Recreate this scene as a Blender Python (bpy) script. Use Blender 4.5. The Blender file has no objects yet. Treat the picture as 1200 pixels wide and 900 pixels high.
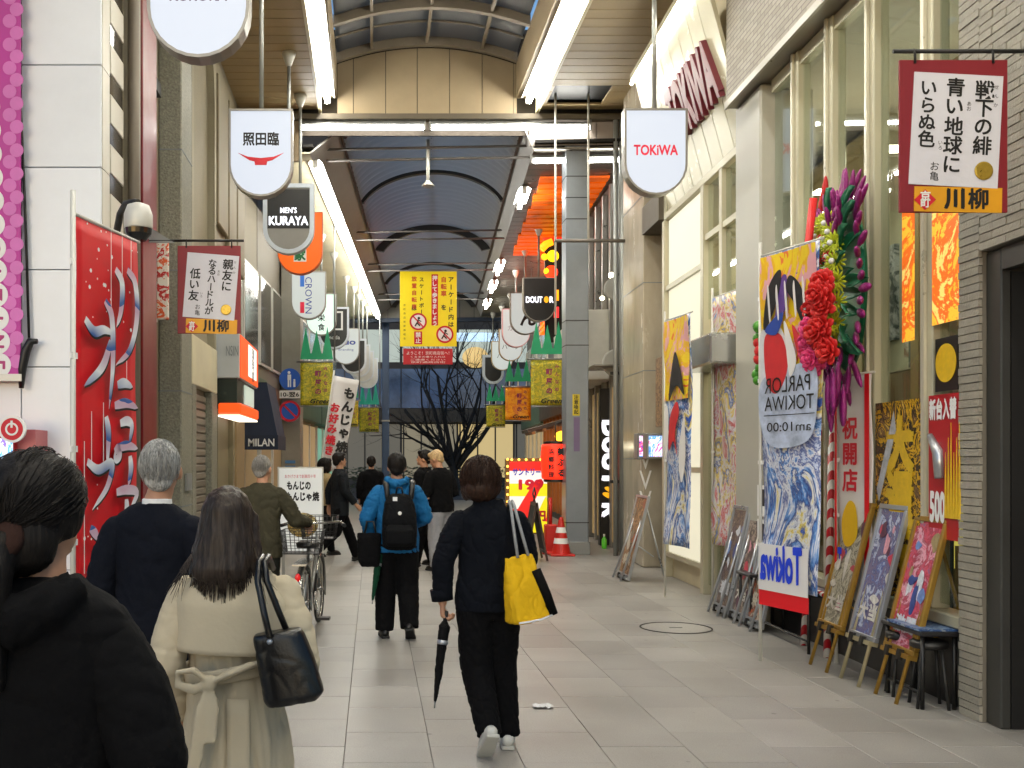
import bpy, math, random
import numpy as np
from mathutils import Vector, Matrix, noise
random.seed(7)
SC = bpy.context.scene
COL = SC.collection
# ------------------------------------------------------------------ camera, sky, exposure
F, VX, VY, EYE = 1200.0, 437.0, 538.0, 1.6      # focal length, vanishing point (photo pixels), eye height
cam = bpy.data.cameras.new('camera'); camo = bpy.data.objects.new('camera', cam); COL.objects.link(camo)
cam.sensor_width = 36; cam.lens = 36.0
cam.shift_x = (600 - VX) / 1200; cam.shift_y = (VY - 450) / 1200
cam.clip_start = .05; cam.clip_end = 1000
camo.location = (0, 0, EYE); camo.rotation_euler = (math.radians(90), 0, 0)
SC.camera = camo
SUN_EL, SUN_ROT = math.radians(11), math.radians(200)
W = bpy.data.worlds.new('World'); SC.world = W; W.use_nodes = True
wn = W.node_tree.nodes; wl = W.node_tree.links
sky = wn.new('ShaderNodeTexSky'); sky.sky_type = 'NISHITA'; sky.sun_disc = False
sky.sun_elevation = SUN_EL; sky.sun_rotation = SUN_ROT; sky.ozone_density = 3.0; sky.air_density = 1.0; sky.dust_density = .8
wl.new(sky.outputs[0], wn['Background'].inputs[0]); wn['Background'].inputs[1].default_value = .15
sun = bpy.data.lights.new('sun', 'SUN'); sun.energy = .2; sun.angle = math.radians(25); sun.color = (1, .97, .94)
suno = bpy.data.objects.new('sun', sun); COL.objects.link(suno)
suno.rotation_euler = (math.radians(90) - SUN_EL, 0, math.radians(180) - SUN_ROT)
SC.view_settings.view_transform = 'Standard'; SC.view_settings.look = 'None'
SC.view_settings.exposure = 0.3; SC.view_settings.gamma = 1.0; SC.view_settings.use_curve_mapping = False
SC.render.engine = 'CYCLES'
SC.cycles.use_denoising = True
SC.cycles.max_bounces = 6; SC.cycles.diffuse_bounces = 3; SC.cycles.glossy_bounces = 3; SC.cycles.transparent_max_bounces = 10
SC.cycles.sample_clamp_indirect = 5; SC.cycles.caustics_reflective = False; SC.cycles.caustics_refractive = False
TUBE = 62.0      # radiance of a fluorescent tube

# ------------------------------------------------------------------ helpers
def P(px, py, Y): return Vector(((px - VX) / F * Y, Y, EYE + (VY - py) / F * Y))
def xw(px, Y): return (px - VX) / F * Y
def zw(py, Y): return EYE + (VY - py) / F * Y
def lin(h):
    h = h.lstrip('#'); c = [int(h[i:i+2], 16) / 255 for i in (0, 2, 4)]
    return tuple((x / 12.92 if x <= .04045 else ((x + .055) / 1.055) ** 2.4) for x in c) + (1,)
_tmp = bpy.data.scenes.new('tmp')
def evaluate(o):
    _tmp.collection.objects.link(o)
    vl = _tmp.view_layers[0]; vl.update(); dg = vl.depsgraph
    me = bpy.data.meshes.new_from_object(o.evaluated_get(dg))
    _tmp.collection.objects.unlink(o)
    d = o.data; bpy.data.objects.remove(o)
    (bpy.data.curves if isinstance(d, bpy.types.Curve) else bpy.data.meshes).remove(d)
    return me
def empty(name, label, cat, loc=(0, 0, 0), rz=0, group=None, kind=None):
    o = bpy.data.objects.new(name, None); COL.objects.link(o); o.location = loc; o.rotation_euler = (0, 0, rz)
    o.empty_display_size = .1
    return tag(o, label, cat, group, kind)
def tag(o, label=None, cat=None, group=None, kind=None):
    for k, v in (('label', label), ('category', cat), ('group', group), ('kind', kind)):
        if v: o[k] = v
    return o
def rotm(axis, a): return Matrix.Rotation(a, 4, axis)
class MB:
    def __init__(s): s.v = []; s.f = []; s.s = []
    def add(s, vs, fs, M=None, sm=False):
        b = len(s.v)
        s.v += [tuple(M @ Vector(v)) if M is not None else tuple(v) for v in vs]
        s.f += [tuple(b + i for i in f) for f in fs]; s.s += [sm] * len(fs); return s
    def box(s, c, d, M=None):
        x, y, z = c; a, b, e = d[0] / 2, d[1] / 2, d[2] / 2
        vs = [(x + i * a, y + j * b, z + k * e) for i in (-1, 1) for j in (-1, 1) for k in (-1, 1)]
        return s.add(vs, [(0, 1, 3, 2), (4, 6, 7, 5), (0, 4, 5, 1), (2, 3, 7, 6), (0, 2, 6, 4), (1, 5, 7, 3)], M)
    def bb(s, x0, x1, y0, y1, z0, z1, M=None):
        return s.box(((x0 + x1) / 2, (y0 + y1) / 2, (z0 + z1) / 2), (abs(x1 - x0), abs(y1 - y0), abs(z1 - z0)), M)
    def tube(s, pts, r, n=8, M=None, cap=True, flat=None):
        pts = [Vector(p) for p in pts]; m = len(pts)
        rs = r if isinstance(r, (list, tuple)) else [r] * m
        vs = []; fs = []; prev = None
        for i, p in enumerate(pts):
            t = (pts[min(i + 1, m - 1)] - pts[max(i - 1, 0)])
            t = t.normalized() if t.length > 1e-9 else Vector((0, 0, 1))
            if prev is None:
                u = t.orthogonal().normalized()
                if flat is not None:
                    u = (Vector(flat[0]) - t * t.dot(Vector(flat[0]))).normalized()
            else: u = (prev - t * t.dot(prev)).normalized()
            prev = u; w = t.cross(u)
            for k in range(n):
                a = 2 * math.pi * k / n
                ru = rs[i] if flat is None else rs[i] * flat[1]
                vs.append(p + u * math.cos(a) * ru + w * math.sin(a) * rs[i])
        for i in range(m - 1):
            for k in range(n):
                fs.append((i * n + k, i * n + (k + 1) % n, (i + 1) * n + (k + 1) % n, (i + 1) * n + k))
        if cap: fs += [tuple(range(n - 1, -1, -1)), tuple((m - 1) * n + k for k in range(n))]
        s.add(vs, fs, M, True)
        if cap: s.s[-1] = s.s[-2] = False
        return s
    def cyl(s, a, b, r, r2=None, n=14, M=None): return s.tube([a, b], [r, r if r2 is None else r2], n, M)
    def lathe(s, prof, c=(0, 0, 0), n=24, M=None):
        vs = []; fs = []
        for r, z in prof:
            vs += [(c[0] + max(r, 1e-4) * math.cos(2 * math.pi * k / n), c[1] + max(r, 1e-4) * math.sin(2 * math.pi * k / n), c[2] + z) for k in range(n)]
        for i in range(len(prof) - 1):
            for k in range(n): fs.append((i * n + k, i * n + (k + 1) % n, (i + 1) * n + (k + 1) % n, (i + 1) * n + k))
        s.add(vs, fs + [tuple(range(n - 1, -1, -1)), tuple((len(prof) - 1) * n + k for k in range(n))], M, len(prof) > 3)
        s.s[-1] = s.s[-2] = False; return s
    def sph(s, c, r, n=16, m=10, M=None):
        r = (r, r, r) if not isinstance(r, (list, tuple)) else r
        vs = [(c[0], c[1], c[2] - r[2])]; fs = []
        for i in range(1, m):
            t = -math.pi / 2 + math.pi * i / m
            vs += [(c[0] + r[0] * math.cos(t) * math.cos(2 * math.pi * k / n), c[1] + r[1] * math.cos(t) * math.sin(2 * math.pi * k / n), c[2] + r[2] * math.sin(t)) for k in range(n)]
        vs.append((c[0], c[1], c[2] + r[2])); L = len(vs) - 1
        for k in range(n):
            fs.append((0, 1 + (k + 1) % n, 1 + k)); fs.append((L, L - n + k, L - n + (k + 1) % n))
        for i in range(m - 2):
            for k in range(n): fs.append((1 + i * n + k, 1 + i * n + (k + 1) % n, 1 + (i + 1) * n + (k + 1) % n, 1 + (i + 1) * n + k))
        return s.add(vs, fs, M, True)
    def prism(s, poly, depth, M=None, z0=0.0):
        n = len(poly)
        vs = [(x, y, z0) for x, y in poly] + [(x, y, z0 + depth) for x, y in poly]
        fs = [tuple(range(n - 1, -1, -1)), tuple(range(n, 2 * n))] + [(k, (k + 1) % n, n + (k + 1) % n, n + k) for k in range(n)]
        return s.add(vs, fs, M)
    def ringprism(s, outer, inner, depth, M=None, z0=0.0):
        n = len(outer); vs = []
        for z in (z0, z0 + depth): vs += [(x, y, z) for x, y in outer] + [(x, y, z) for x, y in inner]
        fs = []
        for k in range(n):
            j = (k + 1) % n
            fs += [(k, n + k, n + j, j), (2 * n + k, 2 * n + j, 3 * n + j, 3 * n + k), (k, j, 2 * n + j, 2 * n + k), (n + k, 3 * n + k, 3 * n + j, n + j)]
        return s.add(vs, fs, M)
    def loft(s, rings, n=24, M=None, sm=True):
        """closed stack of horizontal superellipse rings (cx,cy,cz,rx,ry)"""
        vs = []; fs = []
        for r in rings:
            cx, cy, cz, rx, ry = r[:5]; e = r[5] if len(r) > 5 else 1.0
            for k in range(n):
                a = 2 * math.pi * k / n; ca, sa = math.cos(a), math.sin(a)
                vs.append((cx + rx * math.copysign(abs(ca) ** e, ca), cy + ry * math.copysign(abs(sa) ** e, sa), cz))
        m = len(rings)
        for i in range(m - 1):
            for k in range(n): fs.append((i * n + k, i * n + (k + 1) % n, (i + 1) * n + (k + 1) % n, (i + 1) * n + k))
        fs += [tuple(range(n - 1, -1, -1)), tuple((m - 1) * n + k for k in range(n))]
        return s.add(vs, fs, M, sm)
    def grid(s, fn, nu, nv, M=None, sm=True):
        vs = [fn(i / nu, j / nv) for j in range(nv + 1) for i in range(nu + 1)]
        fs = [(j * (nu + 1) + i, j * (nu + 1) + i + 1, (j + 1) * (nu + 1) + i + 1, (j + 1) * (nu + 1) + i) for j in range(nv) for i in range(nu)]
        return s.add(vs, fs, M, sm)
    def mesh(s, name='mesh'):
        me = bpy.data.meshes.new(name); me.from_pydata(s.v, [], s.f)
        me.polygons.foreach_set('use_smooth', s.s); me.update(); return me
    def build(s, name, mat, parent=None, bevel=0, loc=None, rot=None, fix=False, kind=None, solid=0):
        me = s.mesh(name)
        if bevel or fix:
            import bmesh
            bm = bmesh.new(); bm.from_mesh(me)
            if fix: bmesh.ops.recalc_face_normals(bm, faces=bm.faces)
            if bevel:
                es = [e for e in bm.edges if len(e.link_faces) == 2 and e.calc_face_angle(0) > .6]
                bmesh.ops.bevel(bm, geom=es, offset=bevel, segments=1, affect='EDGES', clamp_overlap=True)
            bm.to_mesh(me); bm.free()
        return put(name, me, mat, parent, loc, rot, kind, solid)
def put(name, me, mat, parent=None, loc=None, rot=None, kind=None, solid=0):
    if mat is not None and not me.materials: me.materials.append(mat)
    o = bpy.data.objects.new(name, me); COL.objects.link(o); o.parent = parent
    if loc is not None: o.location = loc
    if rot is not None: o.rotation_euler = rot
    if kind: o['kind'] = kind
    if solid:
        m = o.modifiers.new('thickness', 'SOLIDIFY'); m.thickness = solid; m.offset = 0
    return o
_tc = {}
def glyphs(s, size, bold=0.0, ext=0.0, shear=0.0):
    """text outline as a mesh (built-in font), centred on its own box; bold is relative to size"""
    key = (s, bold > 0, shear)
    c = bpy.data.curves.new('glyph', 'FONT'); c.body = s; c.size = size; c.offset = min(bold, .004) * size
    c.align_x = 'LEFT'; c.extrude = ext; c.shear = shear; c.resolution_u = 3
    o = bpy.data.objects.new('glyph', c)
    me = evaluate(o)
    n = len(me.vertices)
    if n == 0: return np.zeros((0, 3)), [], 0, 0
    co = np.empty(n * 3); me.vertices.foreach_get('co', co); co = co.reshape(-1, 3)
    lo, hi = co.min(0), co.max(0); co[:, :2] -= ((lo + hi) / 2)[:2]
    fs = [tuple(p.vertices) for p in me.polygons]; bpy.data.meshes.remove(me)
    return co, fs, hi[0] - lo[0], hi[1] - lo[1]
def lettering(items, mat, parent, M, name='lettering', ext=0.0):
    """items: (text, x, y, size, opts) on the local xy plane of M (x across, y up); opts: v=vertical, w=fit width, h=fit height, bold, rot"""
    out = None
    for it in items:
        mb = MB()
        t, x, y, size = it[:4]; op = it[4] if len(it) > 4 else {}
        chars = [t] if not op.get('v') else list(t)
        step = op.get('step', size * 1.02)
        for i, ch in enumerate(chars):
            if ch == ' ': continue
            bold = op.get('bold', 0)
            heavy = max(0, bold - .004)
            co, fs, w, h = glyphs(ch, size, bold, ext, op.get('shear', 0))
            if not len(co): continue
            sx = op['w'] / w if 'w' in op and w else 1; sy = op['h'] / h if 'h' in op and h else 1
            if op.get('mirror'): sx = -sx
            rt = op.get('rot', 0); cr, sr = math.cos(rt), math.sin(rt)
            ch_rot = (ch in 'ー―～-' and op.get('v'))
            for k, (dx, dy) in enumerate([(0, 0)] if heavy == 0 else [(-heavy, -heavy * .6), (heavy, heavy * .6), (-heavy * .6, heavy), (heavy * .6, -heavy), (0, 0)]):
                q = []
                for a, b, c in co:
                    a, b = (a + dx * size) * sx, (b + dy * size) * sy
                    if ch_rot: a, b = -b, a
                    q.append((x + a * cr - b * sr, y - (i * step if op.get('v') else 0) + a * sr + b * cr, c + k * .0003))
                mb.add(q, fs)
        if mb.v: out = _bm(mb, M, name, mat, parent)
    return out
def _bm(mb, M, name, mat, parent):
    mb.v = [tuple(M @ Vector(v)) for v in mb.v]
    return mb.build(name, mat, parent)
def face_frame(o, ex, ey):
    """matrix: local x -> ex, local y -> ey, origin o (z = ex x ey)"""
    ex = Vector(ex).normalized(); ey = Vector(ey).normalized(); ez = ex.cross(ey)
    m = Matrix((ex, ey, ez)).transposed().to_4x4(); m.translation = Vector(o); return m
FRONT = lambda x, y, z: face_frame((x, y, z), (1, 0, 0), (0, 0, 1))       # faces the camera (-Y)
def copy_tree(o, parent=None):
    c = o.copy(); COL.objects.link(c); c.parent = parent
    for ch in list(o.children): copy_tree(ch, c)
    return c

# ------------------------------------------------------------------ materials
MATS = {}
def _nt(name):
    m = bpy.data.materials.new(name); m.use_nodes = True
    nt = m.node_tree; b = nt.nodes['Principled BSDF']; return m, nt, nt.nodes, nt.links, b
def mat(name, hexc, rough=.5, metal=0.0, var=.10, scale=3.0, bump=0.0, bscale=60.0, emit=0.0, spec=.5, sheen=0, rnd=0.0, stretch=None, coat=0, dirt=0.0):
    if name in MATS: return MATS[name]
    m, nt, N, L, b = _nt(name); MATS[name] = m
    c = lin(hexc) if isinstance(hexc, str) else tuple(hexc)
    geo = N.new('ShaderNodeNewGeometry'); vec = geo.outputs['Position']
    if stretch:
        mp = N.new('ShaderNodeMapping'); mp.inputs['Scale'].default_value = stretch; L.new(vec, mp.inputs[0]); vec = mp.outputs[0]
    tx = N.new('ShaderNodeTexNoise'); tx.inputs['Scale'].default_value = scale; tx.inputs['Detail'].default_value = 7; tx.inputs['Roughness'].default_value = .65
    L.new(vec, tx.inputs['Vector'])
    rm = N.new('ShaderNodeMapRange'); rm.inputs[1].default_value = .3; rm.inputs[2].default_value = .7
    rm.inputs[3].default_value = 1 - var; rm.inputs[4].default_value = 1 + var * .6; L.new(tx.outputs[0], rm.inputs[0])
    fac = rm.outputs[0]
    if rnd:
        oi = N.new('ShaderNodeObjectInfo'); r2 = N.new('ShaderNodeMapRange'); r2.inputs[3].default_value = 1 - rnd; r2.inputs[4].default_value = 1 + rnd
        L.new(oi.outputs['Random'], r2.inputs[0]); mu = N.new('ShaderNodeMath'); mu.operation = 'MULTIPLY'; L.new(fac, mu.inputs[0]); L.new(r2.outputs[0], mu.inputs[1]); fac = mu.outputs[0]
    mx = N.new('ShaderNodeVectorMath'); mx.operation = 'SCALE'; mx.inputs[0].default_value = c[:3]; L.new(fac, mx.inputs['Scale'])
    col = mx.outputs[0]
    if dirt:
        t2 = N.new('ShaderNodeTexNoise'); t2.inputs['Scale'].default_value = 1.3; t2.inputs['Detail'].default_value = 9; L.new(geo.outputs['Position'], t2.inputs['Vector'])
        cr = N.new('ShaderNodeMapRange'); cr.inputs[1].default_value = .52; cr.inputs[2].default_value = .75; cr.inputs[4].default_value = dirt; L.new(t2.outputs[0], cr.inputs[0])
        mm = N.new('ShaderNodeMix'); mm.data_type = 'RGBA'; L.new(cr.outputs[0], mm.inputs[0]); L.new(col, mm.inputs[6]); mm.inputs[7].default_value = (.08, .07, .055, 1); col = mm.outputs[2]
    L.new(col, b.inputs['Base Color'])
    b.inputs['Roughness'].default_value = rough; b.inputs['Metallic'].default_value = metal
    b.inputs['Specular IOR Level'].default_value = spec
    if rough > .08:
        rr = N.new('ShaderNodeMapRange'); rr.inputs[3].default_value = max(0.03, rough - .1); rr.inputs[4].default_value = min(1, rough + .1); L.new(tx.outputs[0], rr.inputs[0]); L.new(rr.outputs[0], b.inputs['Roughness'])
    if sheen: b.inputs['Sheen Weight'].default_value = sheen
    if coat: b.inputs['Coat Weight'].default_value = coat; b.inputs['Coat Roughness'].default_value = .1
    if bump:
        t3 = N.new('ShaderNodeTexNoise'); t3.inputs['Scale'].default_value = bscale; t3.inputs['Detail'].default_value = 4; L.new(vec, t3.inputs['Vector'])
        bp = N.new('ShaderNodeBump'); bp.inputs['Strength'].default_value = bump; bp.inputs['Distance'].default_value = .02; L.new(t3.outputs[0], bp.inputs['Height']); L.new(bp.outputs[0], b.inputs['Normal'])
    if emit:
        L.new(col, b.inputs['Emission Color']); b.inputs['Emission Strength'].default_value = emit
    return m
def glow(name, hexc, strength, base=1.0):
    if name in MATS: return MATS[name]
    m, nt, N, L, b = _nt(name); MATS[name] = m
    b.inputs['Base Color'].default_value = tuple(x * base for x in lin(hexc)[:3]) + (1,); b.inputs['Emission Color'].default_value = lin(hexc); b.inputs['Emission Strength'].default_value = strength
    return m
def art(name, stops, scale=4.0, dist=1.5, seed=0.0, kind='noise', rough=.45, emit=0.0, aspect=(1, 1, 1), hard=True, detail=9):
    """printed artwork: warped noise mapped to a palette of ink colours"""
    if name in MATS: return MATS[name]
    m, nt, N, L, b = _nt(name); MATS[name] = m
    tc = N.new('ShaderNodeTexCoord'); mp = N.new('ShaderNodeMapping'); mp.inputs['Location'].default_value = (seed, seed * .7, seed * .3); mp.inputs['Scale'].default_value = aspect
    L.new(tc.outputs['Object'], mp.inputs[0])
    if kind == 'wave':
        t = N.new('ShaderNodeTexWave'); t.inputs['Scale'].default_value = scale; t.inputs['Distortion'].default_value = dist * 6; t.inputs['Detail'].default_value = 4; t.inputs['Detail Scale'].default_value = 1.6
    elif kind == 'voronoi':
        t = N.new('ShaderNodeTexVoronoi'); t.inputs['Scale'].default_value = scale
    else:
        t = N.new('ShaderNodeTexNoise'); t.inputs['Scale'].default_value = scale; t.inputs['Distortion'].default_value = dist; t.inputs['Detail'].default_value = detail; t.inputs['Roughness'].default_value = .68
    L.new(mp.outputs[0], t.inputs['Vector'])
    out = t.outputs['Color'] if kind == 'voronoi' else t.outputs[0]
    if kind == 'voronoi':
        sp = N.new('ShaderNodeSeparateColor'); L.new(out, sp.inputs[0]); out = sp.outputs[0]
    cr = N.new('ShaderNodeValToRGB'); cr.color_ramp.interpolation = 'CONSTANT' if hard else 'LINEAR'
    el = cr.color_ramp.elements
    while len(el) > 1: el.remove(el[-1])
    lo, hi = (.3, .7) if kind == 'noise' else (.0, 1.0)
    for i, h in enumerate(stops):
        p = lo + (hi - lo) * i / len(stops) if i else 0.0
        e = el[0] if i == 0 else el.new(p)
        e.position = p; e.color = lin(h)
    L.new(out, cr.inputs[0]); L.new(cr.outputs[0], b.inputs['Base Color']); b.inputs['Roughness'].default_value = rough
    if emit: L.new(cr.outputs[0], b.inputs['Emission Color']); b.inputs['Emission Strength'].default_value = emit
    return m
def glass(name, tint='#eef4f0', refl=1.0, haze=0.0):
    if name in MATS: return MATS[name]
    m = bpy.data.materials.new(name); m.use_nodes = True; MATS[name] = m
    N = m.node_tree.nodes; L = m.node_tree.links; N.remove(N['Principled BSDF'])
    tr = N.new('ShaderNodeBsdfTransparent'); tr.inputs[0].default_value = lin(tint)
    gl = N.new('ShaderNodeBsdfGlossy'); gl.inputs['Roughness'].default_value = .02
    fr = N.new('ShaderNodeFresnel'); ge = N.new('ShaderNodeNewGeometry'); io = N.new('ShaderNodeMapRange'); io.inputs[3].default_value = 1.5; io.inputs[4].default_value = 1 / 1.5; L.new(ge.outputs['Backfacing'], io.inputs[0]); L.new(io.outputs[0], fr.inputs[0])
    mu = N.new('ShaderNodeMath'); mu.operation = 'MULTIPLY'; mu.inputs[1].default_value = refl; mu.use_clamp = True; L.new(fr.outputs[0], mu.inputs[0])
    mx = N.new('ShaderNodeMixShader'); L.new(mu.outputs[0], mx.inputs[0]); L.new(tr.outputs[0], mx.inputs[1]); L.new(gl.outputs[0], mx.inputs[2])
    L.new(mx.outputs[0], N['Material Output'].inputs[0]); return m
def translucent(name, hexc, t=.5, rough=.4):
    m, nt, N, L, b = _nt(name); MATS[name] = m
    b.inputs['Base Color'].default_value = lin(hexc); b.inputs['Roughness'].default_value = rough
    tb = N.new('ShaderNodeBsdfTranslucent'); tb.inputs[0].default_value = lin(hexc)
    mx = N.new('ShaderNodeMixShader'); mx.inputs[0].default_value = t
    L.new(b.outputs[0], mx.inputs[1]); L.new(tb.outputs[0], mx.inputs[2]); L.new(mx.outputs[0], N['Material Output'].inputs[0]); return m
m_tube = glow('tube_light', '#fbf9f0', TUBE)
m_white = mat('white_paint', '#d9dade', .45, var=.04)
m_cream = mat('cream_paint', '#c9c0a2', .5, var=.08, dirt=.12)
m_beige = mat('beige_ceiling', '#a08c66', .5, var=.10, rnd=.05, dirt=.15)
m_panel = mat('beige_panel', '#8a7a60', .5, var=.07, rnd=.04, dirt=.15)
m_steel = mat('grey_steel', '#8b8d8c', .4, .6, var=.1)
m_pipe = mat('painted_pipe', '#8f918d', .4, .3, var=.12)
m_white_metal = mat('white_metal', '#c9c8c0', .4, .1, var=.08)
m_dark = mat('dark_metal', '#2a2a2a', .5, .4)
m_black = mat('black_plastic', '#0c0c0d', .45)
m_ink = mat('black_ink', '#0a0a0a', .6)
m_redink = mat('red_ink', '#c8102a', .6)
m_whiteink = mat('white_ink', '#e8e8e6', .6, var=.03)
m_maroon = mat('maroon_board', '#7c1220', .5, var=.08)
m_gold = mat('gold_frame', '#b08a3e', .35, .7, var=.15)
m_silver = mat('silver_frame', '#aeb2b8', .3, .7, var=.12)
m_glass = glass('clear_glass')
m_rust = mat('rust_truss', '#5a4334', .7, .2, var=.25)
# ================================================================== GROUND
def tile_mat():
    m, nt, N, L, b = _nt('paving_tile')
    geo = N.new('ShaderNodeNewGeometry'); oi = N.new('ShaderNodeObjectInfo')
    t1 = N.new('ShaderNodeTexNoise'); t1.inputs['Scale'].default_value = 1.1; t1.inputs['Detail'].default_value = 8; L.new(geo.outputs['Position'], t1.inputs['Vector'])
    t2 = N.new('ShaderNodeTexNoise'); t2.inputs['Scale'].default_value = 140; t2.inputs['Detail'].default_value = 3; L.new(geo.outputs['Position'], t2.inputs['Vector'])
    cr = N.new('ShaderNodeValToRGB'); e = cr.color_ramp.elements; e[0].position = .3; e[0].color = (.215, .2, .18, 1); e[1].position = .7; e[1].color = (.33, .313, .288, 1); L.new(t1.outputs[0], cr.inputs[0])
    a = N.new('ShaderNodeMapRange'); a.inputs[3].default_value = .86; a.inputs[4].default_value = 1.1; L.new(oi.outputs['Random'], a.inputs[0])
    g = N.new('ShaderNodeMapRange'); g.inputs[1].default_value = .3; g.inputs[2].default_value = .7; g.inputs[3].default_value = .82; g.inputs[4].default_value = 1.15; L.new(t2.outputs[0], g.inputs[0])
    mu = N.new('ShaderNodeMath'); mu.operation = 'MULTIPLY'; L.new(a.outputs[0], mu.inputs[0]); L.new(g.outputs[0], mu.inputs[1])
    sc = N.new('ShaderNodeVectorMath'); sc.operation = 'SCALE'; L.new(cr.outputs[0], sc.inputs[0]); L.new(mu.outputs[0], sc.inputs['Scale'])
    t4 = N.new('ShaderNodeTexNoise'); t4.inputs['Scale'].default_value = 3.7; t4.inputs['Detail'].default_value = 10; t4.inputs['Roughness'].default_value = .75; L.new(geo.outputs['Position'], t4.inputs['Vector'])
    st = N.new('ShaderNodeMapRange'); st.inputs[1].default_value = .58; st.inputs[2].default_value = .8; st.inputs[4].default_value = .45; L.new(t4.outputs[0], st.inputs[0])
    mx = N.new('ShaderNodeMix'); mx.data_type = 'RGBA'; L.new(st.outputs[0], mx.inputs[0]); L.new(sc.outputs[0], mx.inputs[6]); mx.inputs[7].default_value = (.12, .11, .095, 1)
    vo = N.new('ShaderNodeTexVoronoi'); vo.inputs['Scale'].default_value = 2.6; L.new(geo.outputs['Position'], vo.inputs['Vector'])
    gs = N.new('ShaderNodeMapRange'); gs.inputs[1].default_value = .05; gs.inputs[2].default_value = .035; gs.inputs[4].default_value = .55; L.new(vo.outputs['Distance'], gs.inputs[0])
    mg = N.new('ShaderNodeMix'); mg.data_type = 'RGBA'; L.new(gs.outputs[0], mg.inputs[0]); L.new(mx.outputs[2], mg.inputs[6]); mg.inputs[7].default_value = (.06, .055, .05, 1)
    L.new(mg.outputs[2], b.inputs['Base Color'])
    rr = N.new('ShaderNodeMapRange'); rr.inputs[3].default_value = .28; rr.inputs[4].default_value = .52; L.new(t1.outputs[0], rr.inputs[0]); L.new(rr.outputs[0], b.inputs['Roughness'])
    bp = N.new('ShaderNodeBump'); bp.inputs['Strength'].default_value = .08; bp.inputs['Distance'].default_value = .01; L.new(t2.outputs[0], bp.inputs['Height']); L.new(bp.outputs[0], b.inputs['Normal'])
    return m
m_tile = tile_mat()
ground = MB().bb(-150, 150, -40, 320, -.4, -.012).build('ground', mat('joint_mortar', '#4a463f', .9))
tag(ground, kind='structure')
TW, TL = .473, .60
tiles = []
for k in range(-13, 14):
    x0 = -.156 + k * TW
    if x0 < -5.5 or x0 > 5.8: continue
    for j in range(-8, 66):
        y0 = j * TL + (TL / 2 if k % 2 else 0)
        cx, cy = x0 + TW / 2, y0 + TL / 2
        vis = 0
        if cy > 5.0 and -2.3 < cx < 4.2:
            px, py = VX + F * cx / cy, VY + F * EYE / cy
            if -20 < px < 1220 and py < 925: vis = 1 / cy ** 3
        tiles.append((vis, x0, y0))
tiles.sort(reverse=True)
def tile_box(mb, x0, y0):
    g = .0013; b = .002
    x1, y1 = x0 + TW - g, y0 + TL - g; x0 += g; y0 += g
    vs = [(x0, y0, -.02), (x1, y0, -.02), (x1, y1, -.02), (x0, y1, -.02), (x0, y0, -b), (x1, y0, -b), (x1, y1, -b), (x0, y1, -b), (x0 + b, y0 + b, 0), (x1 - b, y0 + b, 0), (x1 - b, y1 - b, 0), (x0 + b, y1 - b, 0)]
    fs = [(8, 9, 10, 11)] + [(i, (i + 1) % 4, 4 + (i + 1) % 4, 4 + i) for i in range(4)] + [(4 + i, 4 + (i + 1) % 4, 8 + (i + 1) % 4, 8 + i) for i in range(4)]
    mb.add(vs, fs)
tm = MB(); tile_box(tm, 0, 0); tme = tm.mesh('paving_tile')
rest = MB()
for i, (v, x0, y0) in enumerate(tiles):
    if i < 298 and v > 0: put('paving_tile', tme, m_tile, ground, (x0, y0, random.uniform(-.0012, .0008)))
    else: tile_box(rest, x0, y0)
rest.build('paving', m_tile, ground, kind='stuff')
road = MB().bb(-60, 60, 39.8, 60, -.013, -.004).build('road', mat('asphalt', '#3a3a3c', .8, bump=.3, bscale=200)); tag(road, kind='structure')

# ================================================================== ARCADE ROOF, NEAR HALF
CZ = 7.39
roof = empty('arcade_roof', 'beige plank ceiling and glazed barrel vault of the near half of the arcade', 'roof')
def plank(x0, x1, y0, y1, z, parent, m, name='ceiling_plank'):
    MB().bb(x0, x1, y0 + .006, y1 - .006, z, z + .03).build(name, m, parent, bevel=.004)
for x0, x1 in ((-2.32, -.9), (2.75, 4.5)):
    y = 9.4
    while y < 16.95:
        if x0 > 0 and 16.0 < y + .14 < 16.7:
            plank(x0, 2.83, y, y + .27, CZ, roof, m_beige); plank(3.72, x1, y, y + .27, CZ, roof, m_beige)
        else: plank(x0, x1, y, y + .27, CZ, roof, m_beige)
        y += .27
    MB().bb(x0 - .1, x1 + .1, -9, 17.05, CZ + .3, CZ + .36).build('roof_deck', mat('deck_dark', '#1c1a18', .9), roof)
    MB().bb(x0, x1, -9, 9.4, CZ, CZ + .03).build('ceiling_slab', m_beige, roof)
for xe, xi in ((-.9, -.6), (2.75, 2.38)):
    s = 1 if xi > xe else -1
    MB().bb(xe, xe + .05 * s, -9, 17, CZ - .06, CZ + .22).build('edge_trim', mat('cream_trim', '#d3cba8', .4), roof, bevel=.005)
    MB().bb(xe + .05 * s, xi, -9, 17, CZ + .2, CZ + .225).build('light_shelf', m_panel, roof)
    MB().bb(xi, xi - .04 * s, -9, 17.0, CZ + .225, 8.2).build('side_wall', m_panel, roof)
VA, VB, VS, VR = -.6, 2.38, 8.13, .27
def vault_z(x, lift=0.0):
    t = (x - (VA + VB) / 2) / ((VB - VA) / 2); return VS + lift + VR * (1 - t * t)
m_rib = mat('vault_rib', '#7d7364', .5, .1, var=.15)
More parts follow.
